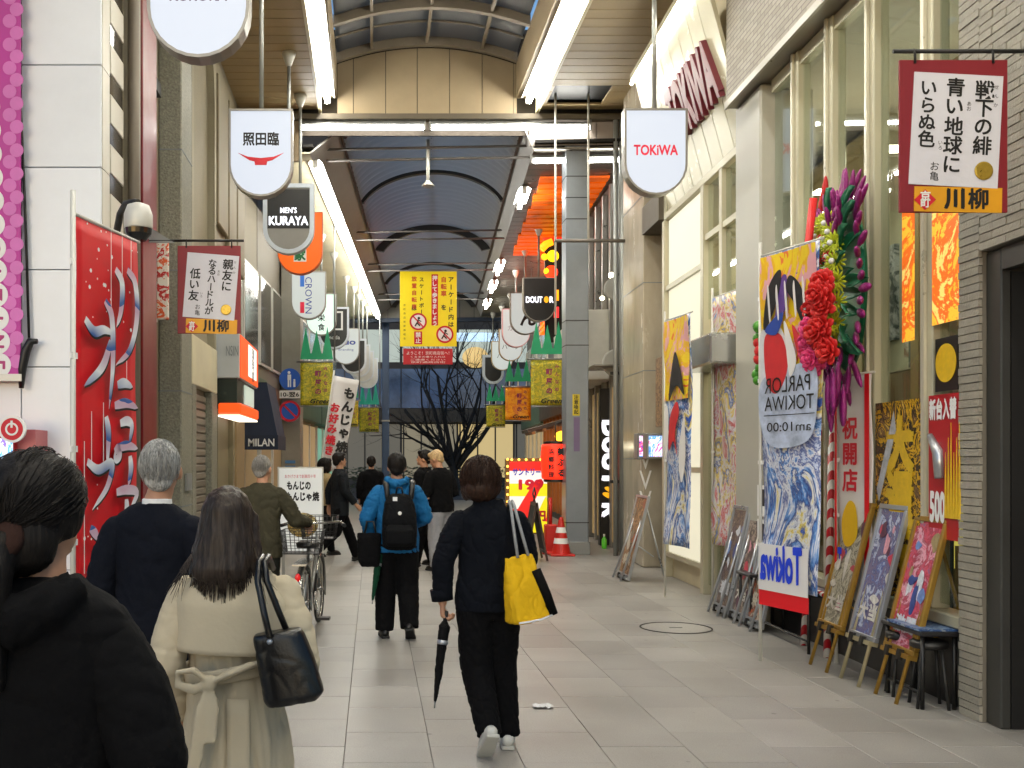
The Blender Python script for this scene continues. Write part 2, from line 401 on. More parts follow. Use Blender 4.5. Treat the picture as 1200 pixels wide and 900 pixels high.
def arc_beam(y, w, h, lift, parent, name, m, a=VA, b=VB, n=24):
    mb = MB(); vs = []; fs = []
    for i in range(n + 1):
        x = a + (b - a) * i / n; z = vault_z(x, lift)
        vs += [(x, y - w / 2, z), (x, y + w / 2, z), (x, y + w / 2, z + h), (x, y - w / 2, z + h)]
    for i in range(n):
        for k in range(4): fs.append((4 * i + k, 4 * i + (k + 1) % 4, 4 * i + 4 + (k + 1) % 4, 4 * i + 4 + k))
    fs += [(3, 2, 1, 0), tuple(4 * n + k for k in range(4))]
    mb.add(vs, fs); return mb.build(name, m, parent)
ribs = [17.0 - .1 - 1.4 * i for i in range(6)]
for i, y in enumerate(ribs): arc_beam(y, .1, .16 if i else .2, 0.02, roof, 'rib', m_rib)
m_pane = translucent('roof_pane', '#b4b0a8', .7)
bars = [VA, -.02, .89, 1.8, VB]
for x in bars[1:4]:
    MB().bb(x - .025, x + .025, -9, 17, vault_z(x) + .05, vault_z(x) + .13).build('glazing_bar', m_rib, roof)
def vault_pane(x0, x1, y0, y1, name='roof_pane', lift=.16, n=5, kind=None):
    g = .012
    def fn(u, v):
        x = x0 + g + (x1 - x0 - 2 * g) * u; return (x, y0 + g + (y1 - y0 - 2 * g) * v, vault_z(x, lift))
    MB().grid(fn, n, 1).build(name, m_pane, roof, solid=.006, kind=kind)
for i in range(len(ribs) - 1):
    for k in range(4): vault_pane(bars[k], bars[k + 1], ribs[i + 1], ribs[i])
    ym = (ribs[i] + ribs[i + 1]) / 2
    arc_beam(ym, .03, .03, .12, roof, 'purlin', m_rib)
vault_pane(VA, VB, -9, ribs[-1], 'roof_glazing', n=20)
# end wall of the vault: beige panels with recessed joints
edges = [xw(p, 17.02) for p in (395, 414, 452, 489, 527, 565, 602, 606)]
for i in range(len(edges) - 1):
    a, b = edges[i] + .006, edges[i + 1] - .006; zb = zw(135, 17.02)
    poly = [(a, zb), (b, zb)] + [(a + (b - a) * (1 - t / 4), vault_z(a + (b - a) * (1 - t / 4)) + .03) for t in range(5)]
    MB().prism(poly, .04, face_frame((0, 17.06, 0), (1, 0, 0), (0, 0, 1))).build('end_panel', m_panel, roof)
MB().bb(-2.3, 4.5, 17.10, 17.14, 7.0, 8.7).build('end_backing', mat('joint_dark', '#2a231b', .9), roof)
MB().bb(-1.7, 4.35, 16.9, 17.09, zw(142, 17), zw(135, 17)).build('end_beam', mat('beam_dark', '#4b4336', .6), roof, bevel=.01)
MB().bb(-2.3, xw(352, 17), 17.0, 17.09, 6.55, CZ).build('end_cheek', m_panel, roof)
MB().bb(2.8, 3.75, 15.95, 16.68, CZ + .06, CZ + .1).build('vent_back', m_black, roof)
# vertical hanging rods and their cross pipe under the vent
for nm, px, y0, y1 in (('hanging_rod', 651, 108, 392), ('hanging_rod', 689.5, 108, 283)):
    Y = 16.4; MB().cyl((xw(px, Y), Y, zw(y0, Y) + .12), (xw(px, Y), Y, zw(y1, Y)), .018).build(nm, m_white_metal, roof)
MB().cyl((xw(650, 16.4), 16.4, zw(282, 16.4)), (xw(736, 16.4), 16.4, zw(282, 16.4)), .03).build('cross_pipe', mat('brown_pipe', '#6a6560', .5, .3), roof)

# ================================================================== ARCADE ROOF, FAR HALF (bends a little to one side)
FAX = math.atan(.0613)
FAR = Matrix.Translation((0, 17.2, 0)) @ rotm('Z', -FAX)
def far(x, y, z): return FAR @ Vector((x, y, z))
roof2 = empty('arcade_roof', 'blue grey corrugated barrel vault over the far half of the arcade', 'roof', (0, 17.2, 0), -FAX)
m_grey_ceiling = mat('grey_ceiling', '#79746c', .3, .35, var=.15)
m_slope = mat('slope_panel', '#8d8a86', .5, var=.1, dirt=.1)
def corr(u, v, y0=0.0, y1=20.0):
    a, b = -.58, 2.52; ang = math.pi * (.12 + .76 * u)
    c = (a + b) / 2; R = (b - a) / 2 / math.cos(math.pi * .12)
    r = R + .05 * math.sin(v * (y1 - y0) / .36 * 2 * math.pi)
    return (c - r * math.cos(ang), y0 + (y1 - y0) * v, 7.12 + .62 * (r * math.sin(ang) - R * math.sin(math.pi * .12)))
m_corr = translucent('corrugated_sheet', '#c6c0b6', .72, .45)
for a, b in ((0, 4.8), (4.8, 9.8), (9.8, 15), (15, 20)):
    MB().grid(lambda u, v: corr(u, v, a, b), 30, int((b - a) / .06)).build('corrugated_sheet', m_corr, roof2)
def far_arc(y, w, h, name, m, off=0.0):
    mb = MB(); vs = []; fs = []; n = 28; a, b = -.58, 2.52; c = (a + b) / 2; R0 = (b - a) / 2 / math.cos(math.pi * .12)
    for i in range(n + 1):
        ang = math.pi * (.12 + .76 * i / n)
        for rr, yy in ((R0 - h - off, y - w / 2), (R0 - h - off, y + w / 2), (R0 + .05, y + w / 2), (R0 + .05, y - w / 2)):
            vs.append((c - rr * math.cos(ang), yy, 7.12 + .62 * (rr * math.sin(ang) - R0 * math.sin(math.pi * .12))))
    for i in range(n):
        for k in range(4): fs.append((4 * i + k, 4 * i + (k + 1) % 4, 4 * i + 4 + (k + 1) % 4, 4 * i + 4 + k))
    fs += [(3, 2, 1, 0), tuple(4 * n + k for k in range(4))]
    mb.add(vs, fs); mb.build(name, m, roof2)
for y, h in ((.3, .1), (4.8, .1), (9.8, .28), (15, .12), (19.9, .2)): far_arc(y, .14, h, 'rib', m_dark)
MB().cyl((.97, 0, 7.82), (.97, 20, 7.82), .025).build('ridge_pipe', m_dark, roof2)
for s, xa, xb in ((1, -1.06, -.58), (-1, 2.68, 2.52)):
    mb = MB(); z0, z1 = 6.74, 7.12
    mb.add([(xa, 0, z0), (xb, 0, z1), (xb, 20, z1), (xa, 20, z0), (xa, 0, z0 + .04), (xb, 0, z1 + .04), (xb, 20, z1 + .04), (xa, 20, z0 + .04)],
           [(0, 1, 2, 3), (7, 6, 5, 4), (0, 4, 5, 1), (2, 6, 7, 3), (1, 5, 6, 2), (0, 3, 7, 4)]).build('slope_panel', m_slope, roof2, fix=True)
    g = MB(); x = xb + (.03 if s > 0 else -.03)
    for zz in (7.08, 7.24): g.bb(x - .02, x + .02, 0, 20, zz, zz + .03)
    k = 0
    while k * .16 < 19.8:
        y = k * .16; a, b = (7.1, 7.25) if k % 2 else (7.25, 7.1)
        g.cyl((x, y, a), (x, y + .16, b), .012, n=5); k += 1
    g.build('lattice_girder', m_rust, roof2)
y = 0.0
while y < 20:
    MB().bb(-2.3, -1.06, y + .005, y + .395, 6.75, 6.78).build('ceiling_plank', m_cream, roof2)
    MB().bb(2.68, 4.7, y + .012, y + .388, 6.75, 6.78).build('ceiling_plank', m_grey_ceiling, roof2)
    y += .4
for x0, x1 in ((-2.4, -1.0), (2.7, 4.8)): MB().bb(x0, x1, -.04, 20, 6.85, 6.9).build('roof_deck', mat('deck_dark', '#1c1a18', .9), roof2)
for yy in (.45, 6.9, 10.9, 16.0):
    for dz in (0, -.16):
        MB().cyl((-.85, yy + (0.12 if dz else 0), 6.95 + dz), (2.72, yy + (.12 if dz else 0), 6.95 + dz), .022).build('tie_rod', mat('brown_pipe', '#6a6560', .5, .3), roof2)
MB().cyl((.92, .5, 7.1), (.92, .5, 6.35), .03).lathe([(.03, 0), (.05, -.03), (.11, -.09), (.1, -.1)], (.92, .5, 6.4)).build('sensor_post', m_white_metal, roof2)
for i in range(8):
    x0 = -1.2 + i * .52
    MB().bb(x0 + .01, x0 + .51, 19.95, 20.0, 6.72, 8.2).build('end_panel', mat('end_panel_grey', '#6b6962', .6, var=.1, rnd=.06), roof2)
MB().bb(-1.9, 4.7, 19.9, 20.1, 6.56, 6.71).build('end_beam', mat('navy_beam', '#26354a', .5, .2), roof2, bevel=.01)
# cheek with square panels above the cross light, beside the big pillar
for i in range(5):
    MB().bb(2.62 + i * .37, 2.98 + i * .37, .06, .1, 6.83, 7.3).build('cheek_panel', mat('cheek_grey', '#857b74', .5, var=.08, rnd=.05), roof2)

# ================================================================== FLUORESCENT STRIPS
def strip(p0, p1, label, r=.045, group='fluorescent strips', hood=1.0, hm=None):
    p0, p1 = Vector(p0), Vector(p1); d = (p1 - p0); Ln = d.length; a = math.atan2(d.y, d.x)
    t = empty('fluorescent_strip', label, 'ceiling light', p0, a, group)
    MB().cyl((.04, 0, 0), (Ln - .04, 0, 0), r, n=10).build('tube', m_tube, t)
    mb = MB()
    hw = .12 * hood
    mb.add([(0, -hw, .05), (0, -.07 * hood, .1), (0, .07 * hood, .1), (0, hw, .05), (Ln, -hw, .05), (Ln, -.07 * hood, .1), (Ln, .07 * hood, .1), (Ln, hw, .05), (0, -.07, .115), (0, .07, .115), (Ln, -.07, .115), (Ln, .07, .115)],
           [(0, 1, 5, 4), (1, 2, 6, 5), (2, 3, 7, 6), (8, 10, 11, 9)])
    for xx in (0.0, Ln - .03): mb.box((xx + .015, 0, .03), (.03, .09, .14))
    mb.build('housing', hm or m_white_metal, t)
    return t
seg = [(-7, -3.1), (-3, .9), (1, 4.9), (5, 8.9), (9, 12.9), (13, 16.9)]
nth = ['behind the viewer', 'over the viewer', 'just ahead of the viewer', 'third before the beige end wall', 'second before the beige end wall', 'reaching the beige end wall']
for (a, b), w in zip(seg, nth):
    strip((-.75, a, 7.5), (-.75, b, 7.5), f'fluorescent strip on the white building side of the vault, {w}')
    strip((2.57, a, 7.5), (2.57, b, 7.5), f'fluorescent strip on the glass shop side of the vault, {w}')
zz = zw(150, 16.95)
strip((xw(352, 16.95), 16.95, zz), (xw(499, 16.95), 16.95, zz), 'cross fluorescent strip under the beige end wall, half beside the plank ceiling with bell caps', .03, hood=.4, hm=m_steel)
strip((xw(503, 16.95), 16.95, zz), (xw(693, 16.95), 16.95, zz), 'cross fluorescent strip under the beige end wall, half nearer the big grey pillar', .03, hood=.4, hm=m_steel)
strip(far(2.66, .25, 6.62), far(4.2, .25, 6.62), 'lower cross fluorescent strip over the grey square pillar', .03, hood=.4, hm=m_steel)
for i, (a, b) in enumerate(((.4, 5), (5.05, 9.8), (9.85, 14.6), (14.65, 19.4))):
    strip(far(-1.02, a, 6.66), far(-1.02, b, 6.66), f"fluorescent strip above the row of hanging shop signs, {['first', 'second', 'third', 'last'][i]} past the end wall", .04)
for i, (a, b) in enumerate(((2.2, 3.4), (9.2, 10.8), (12.2, 13.8), (15.6, 17.0))):
    strip(far(2.72, a, 6.62), far(2.72, b, 6.62), f"short fluorescent strip on the orange lit ceiling side, {['first', 'second', 'third', 'last'][i]} past the end wall", .04)
# ================================================================== BUILDINGS ON THE WHITE-WALL SIDE
LX = -2.2
wb = empty('white_building', 'white panelled building with a pink banner, standing at the alley corner', 'building', (LX, 8.3, 0))
m_wp = mat('white_panel', '#dde2e8', .35, var=.04, rnd=.02)
m_joint = mat('panel_joint', '#6f7478', .8)
MB().bb(-5.9, -.012, .03, .72, 0, 9.6).build('wall', m_joint, wb)
zs = [0, .7, 1.52, zw(430, 8.3), zw(316, 8.3), zw(196, 8.3), zw(76, 8.3), 5.62, 6.45, 7.3, 8.1, 9.6]
xs = [-5.9, -4.0, -2.4, xw(25, 8.3) - LX, 0]
for i in range(len(xs) - 1):
    for j in range(len(zs) - 1):
        MB().bb(xs[i] + .004, xs[i + 1] - .004, 0, .03, zs[j] + .004, zs[j + 1] - .004).build('wall_panel', m_wp, wb, bevel=.003)
m_cp = mat('cream_panel', '#cfc9ba', .4, var=.05)
for j in range(len(zs) - 1):
    MB().bb(-.012, .0, .034, .26, zs[j] + .004, zs[j + 1] - .004).build('side_panel', m_cp, wb)
m_darkglass = mat('dark_window', '#3c372f', .12, var=.3, scale=2)
for k in range(7):
    z0 = zw(60, 8.75) - 3 * .42 + k * .42
    MB().bb(-.02, -.004, .29, .72, z0, z0 + .17).build('window', m_darkglass, wb)
    MB().bb(-.02, .004, .29, .72, z0 + .175, z0 + .415).build('spandrel_panel', m_cp, wb, bevel=.003)
MB().bb(-.02, .002, .29, .72, 0, zw(60, 8.75) - 3 * .42).build('lower_wall', m_cp, wb)

b2 = empty('shop_building', 'narrow building with a dark red pilaster and a speckled granite pillar', 'building', (LX, 9.05, 0))
m_stucco = mat('tan_stucco', '#847b66', .7, var=.12, bump=.3, bscale=50, dirt=.2)
m_granite = mat('speckled_granite', '#7d7b6d', .6, var=.45, scale=38, bump=.5, bscale=45)
MB().bb(-.6, -.02, 0, 3.12, 0, 9.2).build('wall', m_stucco, b2)
m_taupe = mat('taupe_pipe', '#776e62', .5, .2)
MB().cyl((.06, .12, 0), (.06, .12, 9), .055).build('drainpipe', m_taupe, b2)
MB().cyl((.05, .27, 0), (.05, .27, 9), .035).build('conduit', m_taupe, b2)
MB().bb(-.02, .1, .30, .9, 0, 9.0).build('red_pilaster', mat('dark_red_paint', '#6d0d16', .35, var=.06), b2, bevel=.01)
MB().bb(-.02, .05, .92, 1.1, 0, 9.0).build('cream_strip', m_cream, b2)
MB().bb(-.02, .05, 1.12, 1.36, zw(110, 10.3), zw(95, 10.3)).build('junction_box', m_dark, b2)
MB().bb(-.02, .22, 1.55, 2.15, 0, 9.0).build('granite_pillar', m_granite, b2, bevel=.012)
for z in (1.1, 2.3, 3.55, 4.8, 6.0): MB().bb(-.02, .224, 1.545, 2.154, z, z + .012).build('pillar_joint', m_joint, b2)
MB().bb(-.02, .05, 2.2, 3.1, 2.9, 7.3).build('bay_panel', mat('grey_stone_panel', '#85827a', .6, var=.2, scale=6), b2, bevel=.01)
MB().bb(-.02, .06, 2.35, 2.95, .0, 2.55).build('meter_door', mat('grey_door', '#6c6a64', .4), b2, bevel=.01)
MB().bb(.226, .25, 1.7, 2.0, zw(575, 10.8), zw(555, 10.8)).build('small_plate', m_steel, b2)

b3 = empty('shop_building', 'tan stucco shop with a tall arched niche and a rolled down shutter', 'building', (LX, 12.2, 0))
MB().bb(-.6, -.06, 0, 1.95, 0, 9.2).build('wall', m_stucco, b3)
def arch_panel(y0, y1, z0, z1, parent):
    c = (y0 + y1) / 2; r = (y1 - y0) / 2 - .15
    inner = [(c - r, z0)] + [(c - r * math.cos(math.pi * t / 10), z1 - .9 + r * math.sin(math.pi * t / 10) * 1.2) for t in range(11)] + [(c + r, z0)]
    poly = [(y0, z0)] + inner + [(y1, z0), (y1, z1), (y0, z1)]
    MB().prism([(a, b) for a, b in poly], .1, face_frame((-.06, 0, 0), (0, 1, 0), (0, 0, 1))).build('arch_surround', mat('pale_stucco', '#8f8771', .7, var=.1, bump=.2, dirt=.15), parent, fix=True)
arch_panel(.02, 1.93, 3.1, 7.35, b3)
MB().bb(-.06, .05, 0, 1.95, 2.5, 3.1).build('lintel', m_cream, b3, bevel=.01)
MB().bb(-.06, .05, 0, .28, 0, 2.5).build('jamb', m_granite, b3, bevel=.01)
MB().bb(-.06, .05, 1.5, 1.95, 0, 2.5).build('jamb', m_granite, b3, bevel=.01)
sh = MB().bb(-.055, -.05, .3, 1.48, 0, 2.48).build('shutter', mat('shutter_grey', '#6d665b', .5, .3), b3)
for i in range(24): MB().bb(-.05, -.03, .3, 1.48, .04 + i * .1, .125 + i * .1).build('slat', mat('shutter_slat', '#7d766a', .45, .3, rnd=.05), sh, bevel=.012)

b4 = empty('shop_building', 'cream building behind the orange box sign, with a brown recessed doorway', 'building', (LX, 14.18, 0))
m_c2 = mat('cream_render', '#786e55', .6, var=.1, dirt=.2)
MB().bb(-.6, -.02, 0, 3.1, 0, 9.2).build('wall', m_c2, b4)
for y0, y1, z0, z1 in ((.12, 1.05, 4.9, 7.0), (1.2, 2.0, 4.2, 7.0), (2.15, 3.0, 4.6, 7.1)):
    f = MB().bb(-.02, .05, y0, y1, z0, z1).build('wall_slab', m_c2, b4, bevel=.015)
MB().bb(-.02, .16, .1, 1.0, 4.2, 4.34).build('slanted_ledge', m_cream, b4, rot=(0, 0, 0))
MB().bb(-.02, .03, 1.1, 1.9, 3.42, 4.1).build('window', m_darkglass, b4)
MB().bb(-.02, .1, 1.05, 3.0, 3.36, 3.42).build('ledge', m_cream, b4)
m_brown = mat('brown_wood', '#5b4636', .5, var=.25, stretch=(6, 6, .6))
MB().bb(-.02, .04, .1, 2.9, 2.3, 2.55).build('door_header', m_c2, b4)
MB().bb(-.4, -.3, .2, 1.6, 0, 2.3).build('door', m_brown, b4)
MB().bb(-.02, .05, .02, .2, 0, 2.3).build('door_post', m_c2, b4); MB().bb(-.02, .05, 1.55, 1.75, 0, 2.3).build('door_post', m_c2, b4)
MB().bb(-.02, .06, 1.9, 2.9, 0, 2.3).build('shop_window', glow('warm_shop_window', '#caa773', .1, .25), b4)
MB().bb(-.3, -.28, .55, .8, .2, 2.0).build('door_light', glow('warm_door', '#e8cf9a', .5), b4)

# far buildings on the same side (along the bent axis)
def far_building(label, y0, y1, wallc, win, seed, name='shop_building', side=-1, h=9.0, shopglow='#d9b884', gs=.5):
    rnd = random.Random(seed)
    t = empty(name, label, 'building', far(0, y0, 0), -FAX)
    L_ = y1 - y0; x = -2.6 if side < 0 else 4.34; s = -side       # s: direction toward the arcade axis
    m = mat('far_wall_%d' % seed, wallc, .6, var=.12, dirt=.15)
    MB().bb(x, x - s * .6, 0.01, L_ - .01, 0, h).build('wall', m, t)
    n = max(1, int(L_ / 1.3)); w = L_ / n
    for k in range(n):
        f = MB().bb(x, x + s * .05, k * w + .12, (k + 1) * w - .12, 3.55, 5.4).build('window_frame', m_white_metal, t)
        MB().bb(x + s * .05, x + s * .056, k * w + .18, (k + 1) * w - .18, 3.6, 5.35).build('pane', win, f)
    MB().bb(x, x + s * (.05 if seed == 2 else .22), .05, L_ - .05, 2.65, 3.2).build('shop_fascia', mat('far_fascia_%d' % seed, rnd.choice(['#6c4a34', '#3f5747', '#c8b68a', '#77212b', '#d8d3c4']), .5), t, bevel=.01)
    MB().bb(x, x + s * .04, .2, L_ - .2, .45, 2.55).build('shop_window', glow('far_glow_%d' % seed, shopglow, gs, .3), t)
    for k in range(n + 1):
        MB().bb(x, x + s * .08, max(.02, k * w - .06), min(L_ - .02, k * w + .06), 0, 2.6).build('post', m_white_metal, t)
    MB().bb(x, x + s * .06, .05, L_ - .05, 0, .42).build('stall_riser', mat('riser', '#4a443c', .6), t)
    return t
m_pw = mat('pale_window', '#8d9a96', .15, var=.3, scale=1.5)
far_building('tan shop front with the navy awning on its ground floor', .1, 3.6, '#6a614b', m_darkglass, 1, gs=.15)
far_building('grey tiled building whose pilaster carries the round traffic signs', 3.65, 8.4, '#6f695d', m_darkglass, 2, gs=.12)
far_building('cream building behind the white leaning savoury pancake flag', 8.45, 13.6, '#8a8068', m_pw, 3, gs=.3)
far_building('green lit shop front at the far end beside the blue post', 13.65, 20, '#5f7a6c', m_pw, 4, shopglow='#8fd0b4', gs=.4)
pil = empty('wall_pilaster', 'tall grey pilaster carrying the round blue pedestrian and no parking signs', 'pillar', far(-2.56, 6.6, 0), -FAX)
MB().bb(0, .46, 0, .5, 0, 6.7).build('shaft', mat('pilaster_grey', '#8e8a80', .5, var=.12, dirt=.2), pil, bevel=.015)
for k, z in enumerate((1.25, 1.38, 1.5)): MB().bb(.1, .34, -.012, 0, z, z + .07).build('sticker', mat(f'sticker_{k}', ['#4e6a43', '#3b6ea0', '#4a7fb8'][k], .5), pil)

# ================================================================== GLASS SHOP SIDE
RA = math.atan(.0325); RO = Vector((3.58, 0, 0))
def RY(px): return 3.58 / ((px - VX) / F - .0325)            # depth of a point of the glass front
def R(x, y, z): return Matrix.Translation(RO) @ rotm('Z', -RA) @ Vector((x, y, z))
m_mull = mat('beige_mullion', '#b9b49c', .35, .2, var=.05)
m_brick = mat('grey_tile_brick', '#918c80', .65, var=.16, scale=14, bump=.35, bscale=70, rnd=.10)
gb = empty('glass_shop', 'game parlour building with tall mullioned glass front and grey brick door surround', 'building', RO, -RA)
y_door0, y_br0, y_br1, y_gl1, y_pil1 = 4.75, 6.22, 6.44, RY(905), RY(875)
SOF = zw(122, RY(875)) - .02
mort = mat('brick_mortar', '#6d685e', .9)
# brick pilaster and brick over the doorway: single bricks
dz = 2.86
wallb = MB().bb(-.08, .4, y_br0 + .005, y_br1 - .005, 0, SOF).build('brick_pier', mort, gb)
wallc = MB().bb(-.08, .4, y_door0 - .6, y_br0 + .005, dz, SOF).build('brick_lintel', mort, gb)
rowh = .0505; nb = 0
bm1 = MB().bb(-.1, -.08, .002, y_br1 - y_br0 + .01, .002, rowh - .004).mesh('brick'); bm2 = MB().bb(-.1, -.08, .003, .277, .002, rowh - .004).mesh('brick')
bm3 = MB().bb(-.078, .06, 0, .016, .002, rowh - .004).mesh('brick')
bm4 = MB().bb(-.1, -.08, .003, .137, .002, rowh - .004).mesh('brick')
z = 0.0; j = 0
while z < SOF - .03:
    put('brick', bm1, m_brick, wallb, (random.uniform(-.004, .003), y_br0, z)); z += rowh; j += 1; nb += 1
z = dz; j = 0
while z < SOF - .03 and nb < 299:
    if j % 2 and z < 4.4: put('brick', bm4, m_brick, wallc, (random.uniform(-.004, .003), y_br0 - .14, z)); nb += 1
    for k in range(5):
        y = y_br0 - .28 - k * .28 - (.14 if j % 2 else 0)
        if nb < 299 and z < 4.4: put('brick', bm2, m_brick, wallc, (random.uniform(-.004, .003), y, z)); nb += 1
    z += rowh; j += 1
restb = MB(); z = dz + math.ceil((4.4 - dz) / rowh) * rowh; j = 1
while z < SOF - .03:
    if j % 2: restb.bb(-.1, -.08, y_br0 - .14, y_br0 - .003, z + .002, z + rowh - .004)
    for k in range(6): restb.bb(-.1, -.08, y_br0 - .28 - k * .28 - (.14 if j % 2 else 0), y_br0 - .28 - k * .28 - (.14 if j % 2 else 0) + .274, z + .002, z + rowh - .004)
    z += rowh; j += 1
restb.build('upper_bricks', m_brick, wallc, kind='stuff')
# door surround
m_door = mat('dark_door_frame', '#3a3a38', .4, .3)
dr = MB().bb(-.06, .0, y_br0 - .16, y_br0 - .004, 0, dz - .01).build('doorway', m_door, gb, bevel=.008)
MB().bb(-.06, .0, y_door0 - .5, y_br0 - .165, dz - .14, dz - .01).build('door_head', m_door, dr)
MB().bb(.5, .6, y_door0 - .6, y_br0 - .1, 0, dz).build('door_back', mat('door_back', '#1c100c', .6, var=.4, scale=5), dr)
MB().bb(.0, .5, y_br0 - .16, y_br0 - .12, 0, dz - .15).build('door_reveal', m_black, dr)
for k in range(6): MB().bb(.47, .5, y_door0 - .4, y_br0 - .2, .3 + k * .42, .66 + k * .42).build('door_slab', mat('door_slab', '#2a1511', .5, var=.3, rnd=.1), dr)
# upper wall in fine tile
def fine_tile():
    m, nt, N, L, b = _nt('fine_tile_wall')
    tc = N.new('ShaderNodeTexCoord'); mp = N.new('ShaderNodeMapping'); mp.inputs['Rotation'].default_value = (0, math.radians(90), math.radians(90)); L.new(tc.outputs['Object'], mp.inputs[0])
    sp = N.new('ShaderNodeSeparateXYZ'); L.new(tc.outputs['Object'], sp.inputs[0]); cb = N.new('ShaderNodeCombineXYZ'); L.new(sp.outputs[1], cb.inputs[0]); L.new(sp.outputs[2], cb.inputs[1])
    br = N.new('ShaderNodeTexBrick'); br.inputs['Scale'].default_value = 1.0; br.inputs['Brick Width'].default_value = .2; br.inputs['Row Height'].default_value = .05; br.inputs['Mortar Size'].default_value = .005
    br.inputs['Color1'].default_value = lin('#8a8275'); br.inputs['Color2'].default_value = lin('#787063'); br.inputs['Mortar'].default_value = lin('#575147'); L.new(cb.outputs[0], br.inputs['Vector'])
    L.new(br.outputs['Color'], b.inputs['Base Color']); b.inputs['Roughness'].default_value = .6
    bp = N.new('ShaderNodeBump'); bp.inputs['Strength'].default_value = .6; bp.inputs['Distance'].default_value = .01; bp.invert = True; L.new(br.outputs['Fac'], bp.inputs['Height']); L.new(bp.outputs[0], b.inputs['Normal'])
    return m
m_fine = fine_tile()
MB().bb(-.22, .5, y_br1 - 4.0, y_pil1 - .02, SOF, 9.0).build('upper_wall', m_fine, gb)
MB().bb(-.235, -.205, y_br1 - 4.0, y_pil1, SOF - .04, SOF + .03).build('soffit_edge', mat('soffit_metal', '#9a958a', .3, .5), gb)
MB().bb(-.2, .4, y_br1, y_pil1, SOF - .03, SOF - .005).build('soffit', mat('soffit_grey', '#8b8578', .4, .2), gb)
MB().bb(-.12, .4, y_gl1, y_pil1, 0, SOF - .04).build('corner_pillar', mat('pillar_paint', '#aaa99f', .4, var=.06), gb, bevel=.02)
# mullions and panes
SILL = .6
ymul = [y_br1 + .0, RY(1095), RY(1027), RY(978), RY(938), y_gl1]
for i, y in enumerate(ymul[:-1]):
    w = .17 if 0 < i else .06
    mu = MB().bb(-.06, .06, y - w / 2 + (.03 if i == 0 else 0), y + w / 2, SILL, SOF - .035).build('mullion', m_mull, gb, bevel=.008)
    if i: MB().bb(-.085, -.062, y - .02, y + .02, SILL, SOF - .04).build('mullion_cap', mat('mullion_cap', '#cbc7b2', .3, .2), mu)
for i in range(len(ymul) - 1):
    a, b = ymul[i] + .085, ymul[i + 1] - .085
    MB().bb(-.006, .006, a, b, SILL + .04, SOF - .04).build('glass_pane', m_glass, gb)
    MB().bb(-.04, .04, a, b, SOF - .16, SOF - .045).build('head_rail', m_mull, gb)
MB().bb(-.09, .09, y_br1, y_gl1, SILL - .08, SILL).build('window_sill', m_mull, gb, bevel=.008)
MB().bb(-.02, .2, y_br1, y_gl1, 0, SILL - .08).build('plinth', mat('dark_plinth', '#1a1918', .4, var=.2), gb)
# interior seen through the glass
m_in = mat('interior_wall', '#c9bea0', .6)
MB().bb(3.4, 3.5, y_br1 - .2, 17, 0, SOF).build('interior_wall', m_in, gb)
MB().bb(.2, 3.4, y_br1 - .2, y_br1 - .12, 0, SOF).build('interior_partition', m_in, gb)
MB().bb(.2, 3.4, 13.2, 13.3, 0, SOF).build('interior_partition', mat('interior_beige', '#a8977a', .6), gb)
MB().bb(.1, 3.5, y_br1 - .2, 13.3, .1, .14).build('interior_floor', mat('interior_floor', '#9a8a78', .3), gb)
MB().bb(.1, 3.5, y_br1 - .2, 13.3, SOF - .1, SOF - .06).build('interior_ceiling', mat('interior_ceiling', '#bdb8a8', .6), gb)
m_il = glow('interior_lamp', '#fff4dd', 17.0)
for yy in (7.3, 8.7, 10.1, 11.6):
    for xx in (.8, 2.4): MB().bb(xx - .35, xx + .35, yy - .06, yy + .06, SOF - 1.1, SOF - 1.07).build('ceiling_lamp', m_il, gb)
MB().bb(1.45, 1.53, y_br1 - .1, 12.8, 2.5, SOF - .1).build('interior_bulkhead', mat('bulkhead_beige', '#c4bda6', .6, var=.06), gb)
MB().bb(1.2, 1.32, 9.6, 9.75, .1, SOF - .5).build('interior_column', mat('wood_column', '#b08f5a', .5), gb)
for k, (xx, yy, hh, c) in enumerate(((1.2, 7.1, 1.5, '#3c4a55'), (1.3, 7.9, 1.7, '#54382f'), (1.2, 8.7, 1.4, '#6a5a35'), (1.3, 9.5, 1.6, '#30424a'), (1.2, 10.4, 1.5, '#5d2f33'))):
    mcn = MB().bb(xx, xx + .5, yy - .32, yy + .32, .14, hh).build('game_machine', mat(f'machine_{k}', c, .3, .2), gb, bevel=.03)
    MB().bb(xx - .02, xx - .003, yy - .24, yy + .24, hh - .75, hh - .15).build('machine_screen', glow(f'screen_{k}', ['#d98a3a', '#5a8fd0', '#d9c05a', '#c75a6a', '#6ac0a0'][k], .8), mcn)
for k in range(7): MB().bb(1.36, 1.44, 6.6 + k * .85, 6.72 + k * .85 + .1 * (k % 2), 2.5, SOF - .1).build('interior_strip', mat('strip_%d' % (k % 3), ['#8a7a5c', '#5f5a50', '#a8823f'][k % 3], .5), gb)
for k in range(8): MB().bb(1.40, 1.45, 6.5 + k * .8, 7.1 + k * .8, 2.62 + .2 * (k % 2), 3.3 + .25 * (k % 3)).build('interior_poster', art('inposter_%d' % (k % 4), [['#c8b070', '#8a5a3a', '#d8d0c0'], ['#5a6a80', '#c0c4c8', '#3a4048'], ['#b84a3a', '#e0c890', '#6a2a2a'], ['#6a8a6a', '#d0d0b0', '#3a4a3a']][k % 4], 5, 1, k, hard=False), gb)
sg = MB().bb(.85, 1.0, 6.9, 8.3, .14, .9).build('counter', mat('counter', '#8a7350', .5), gb)
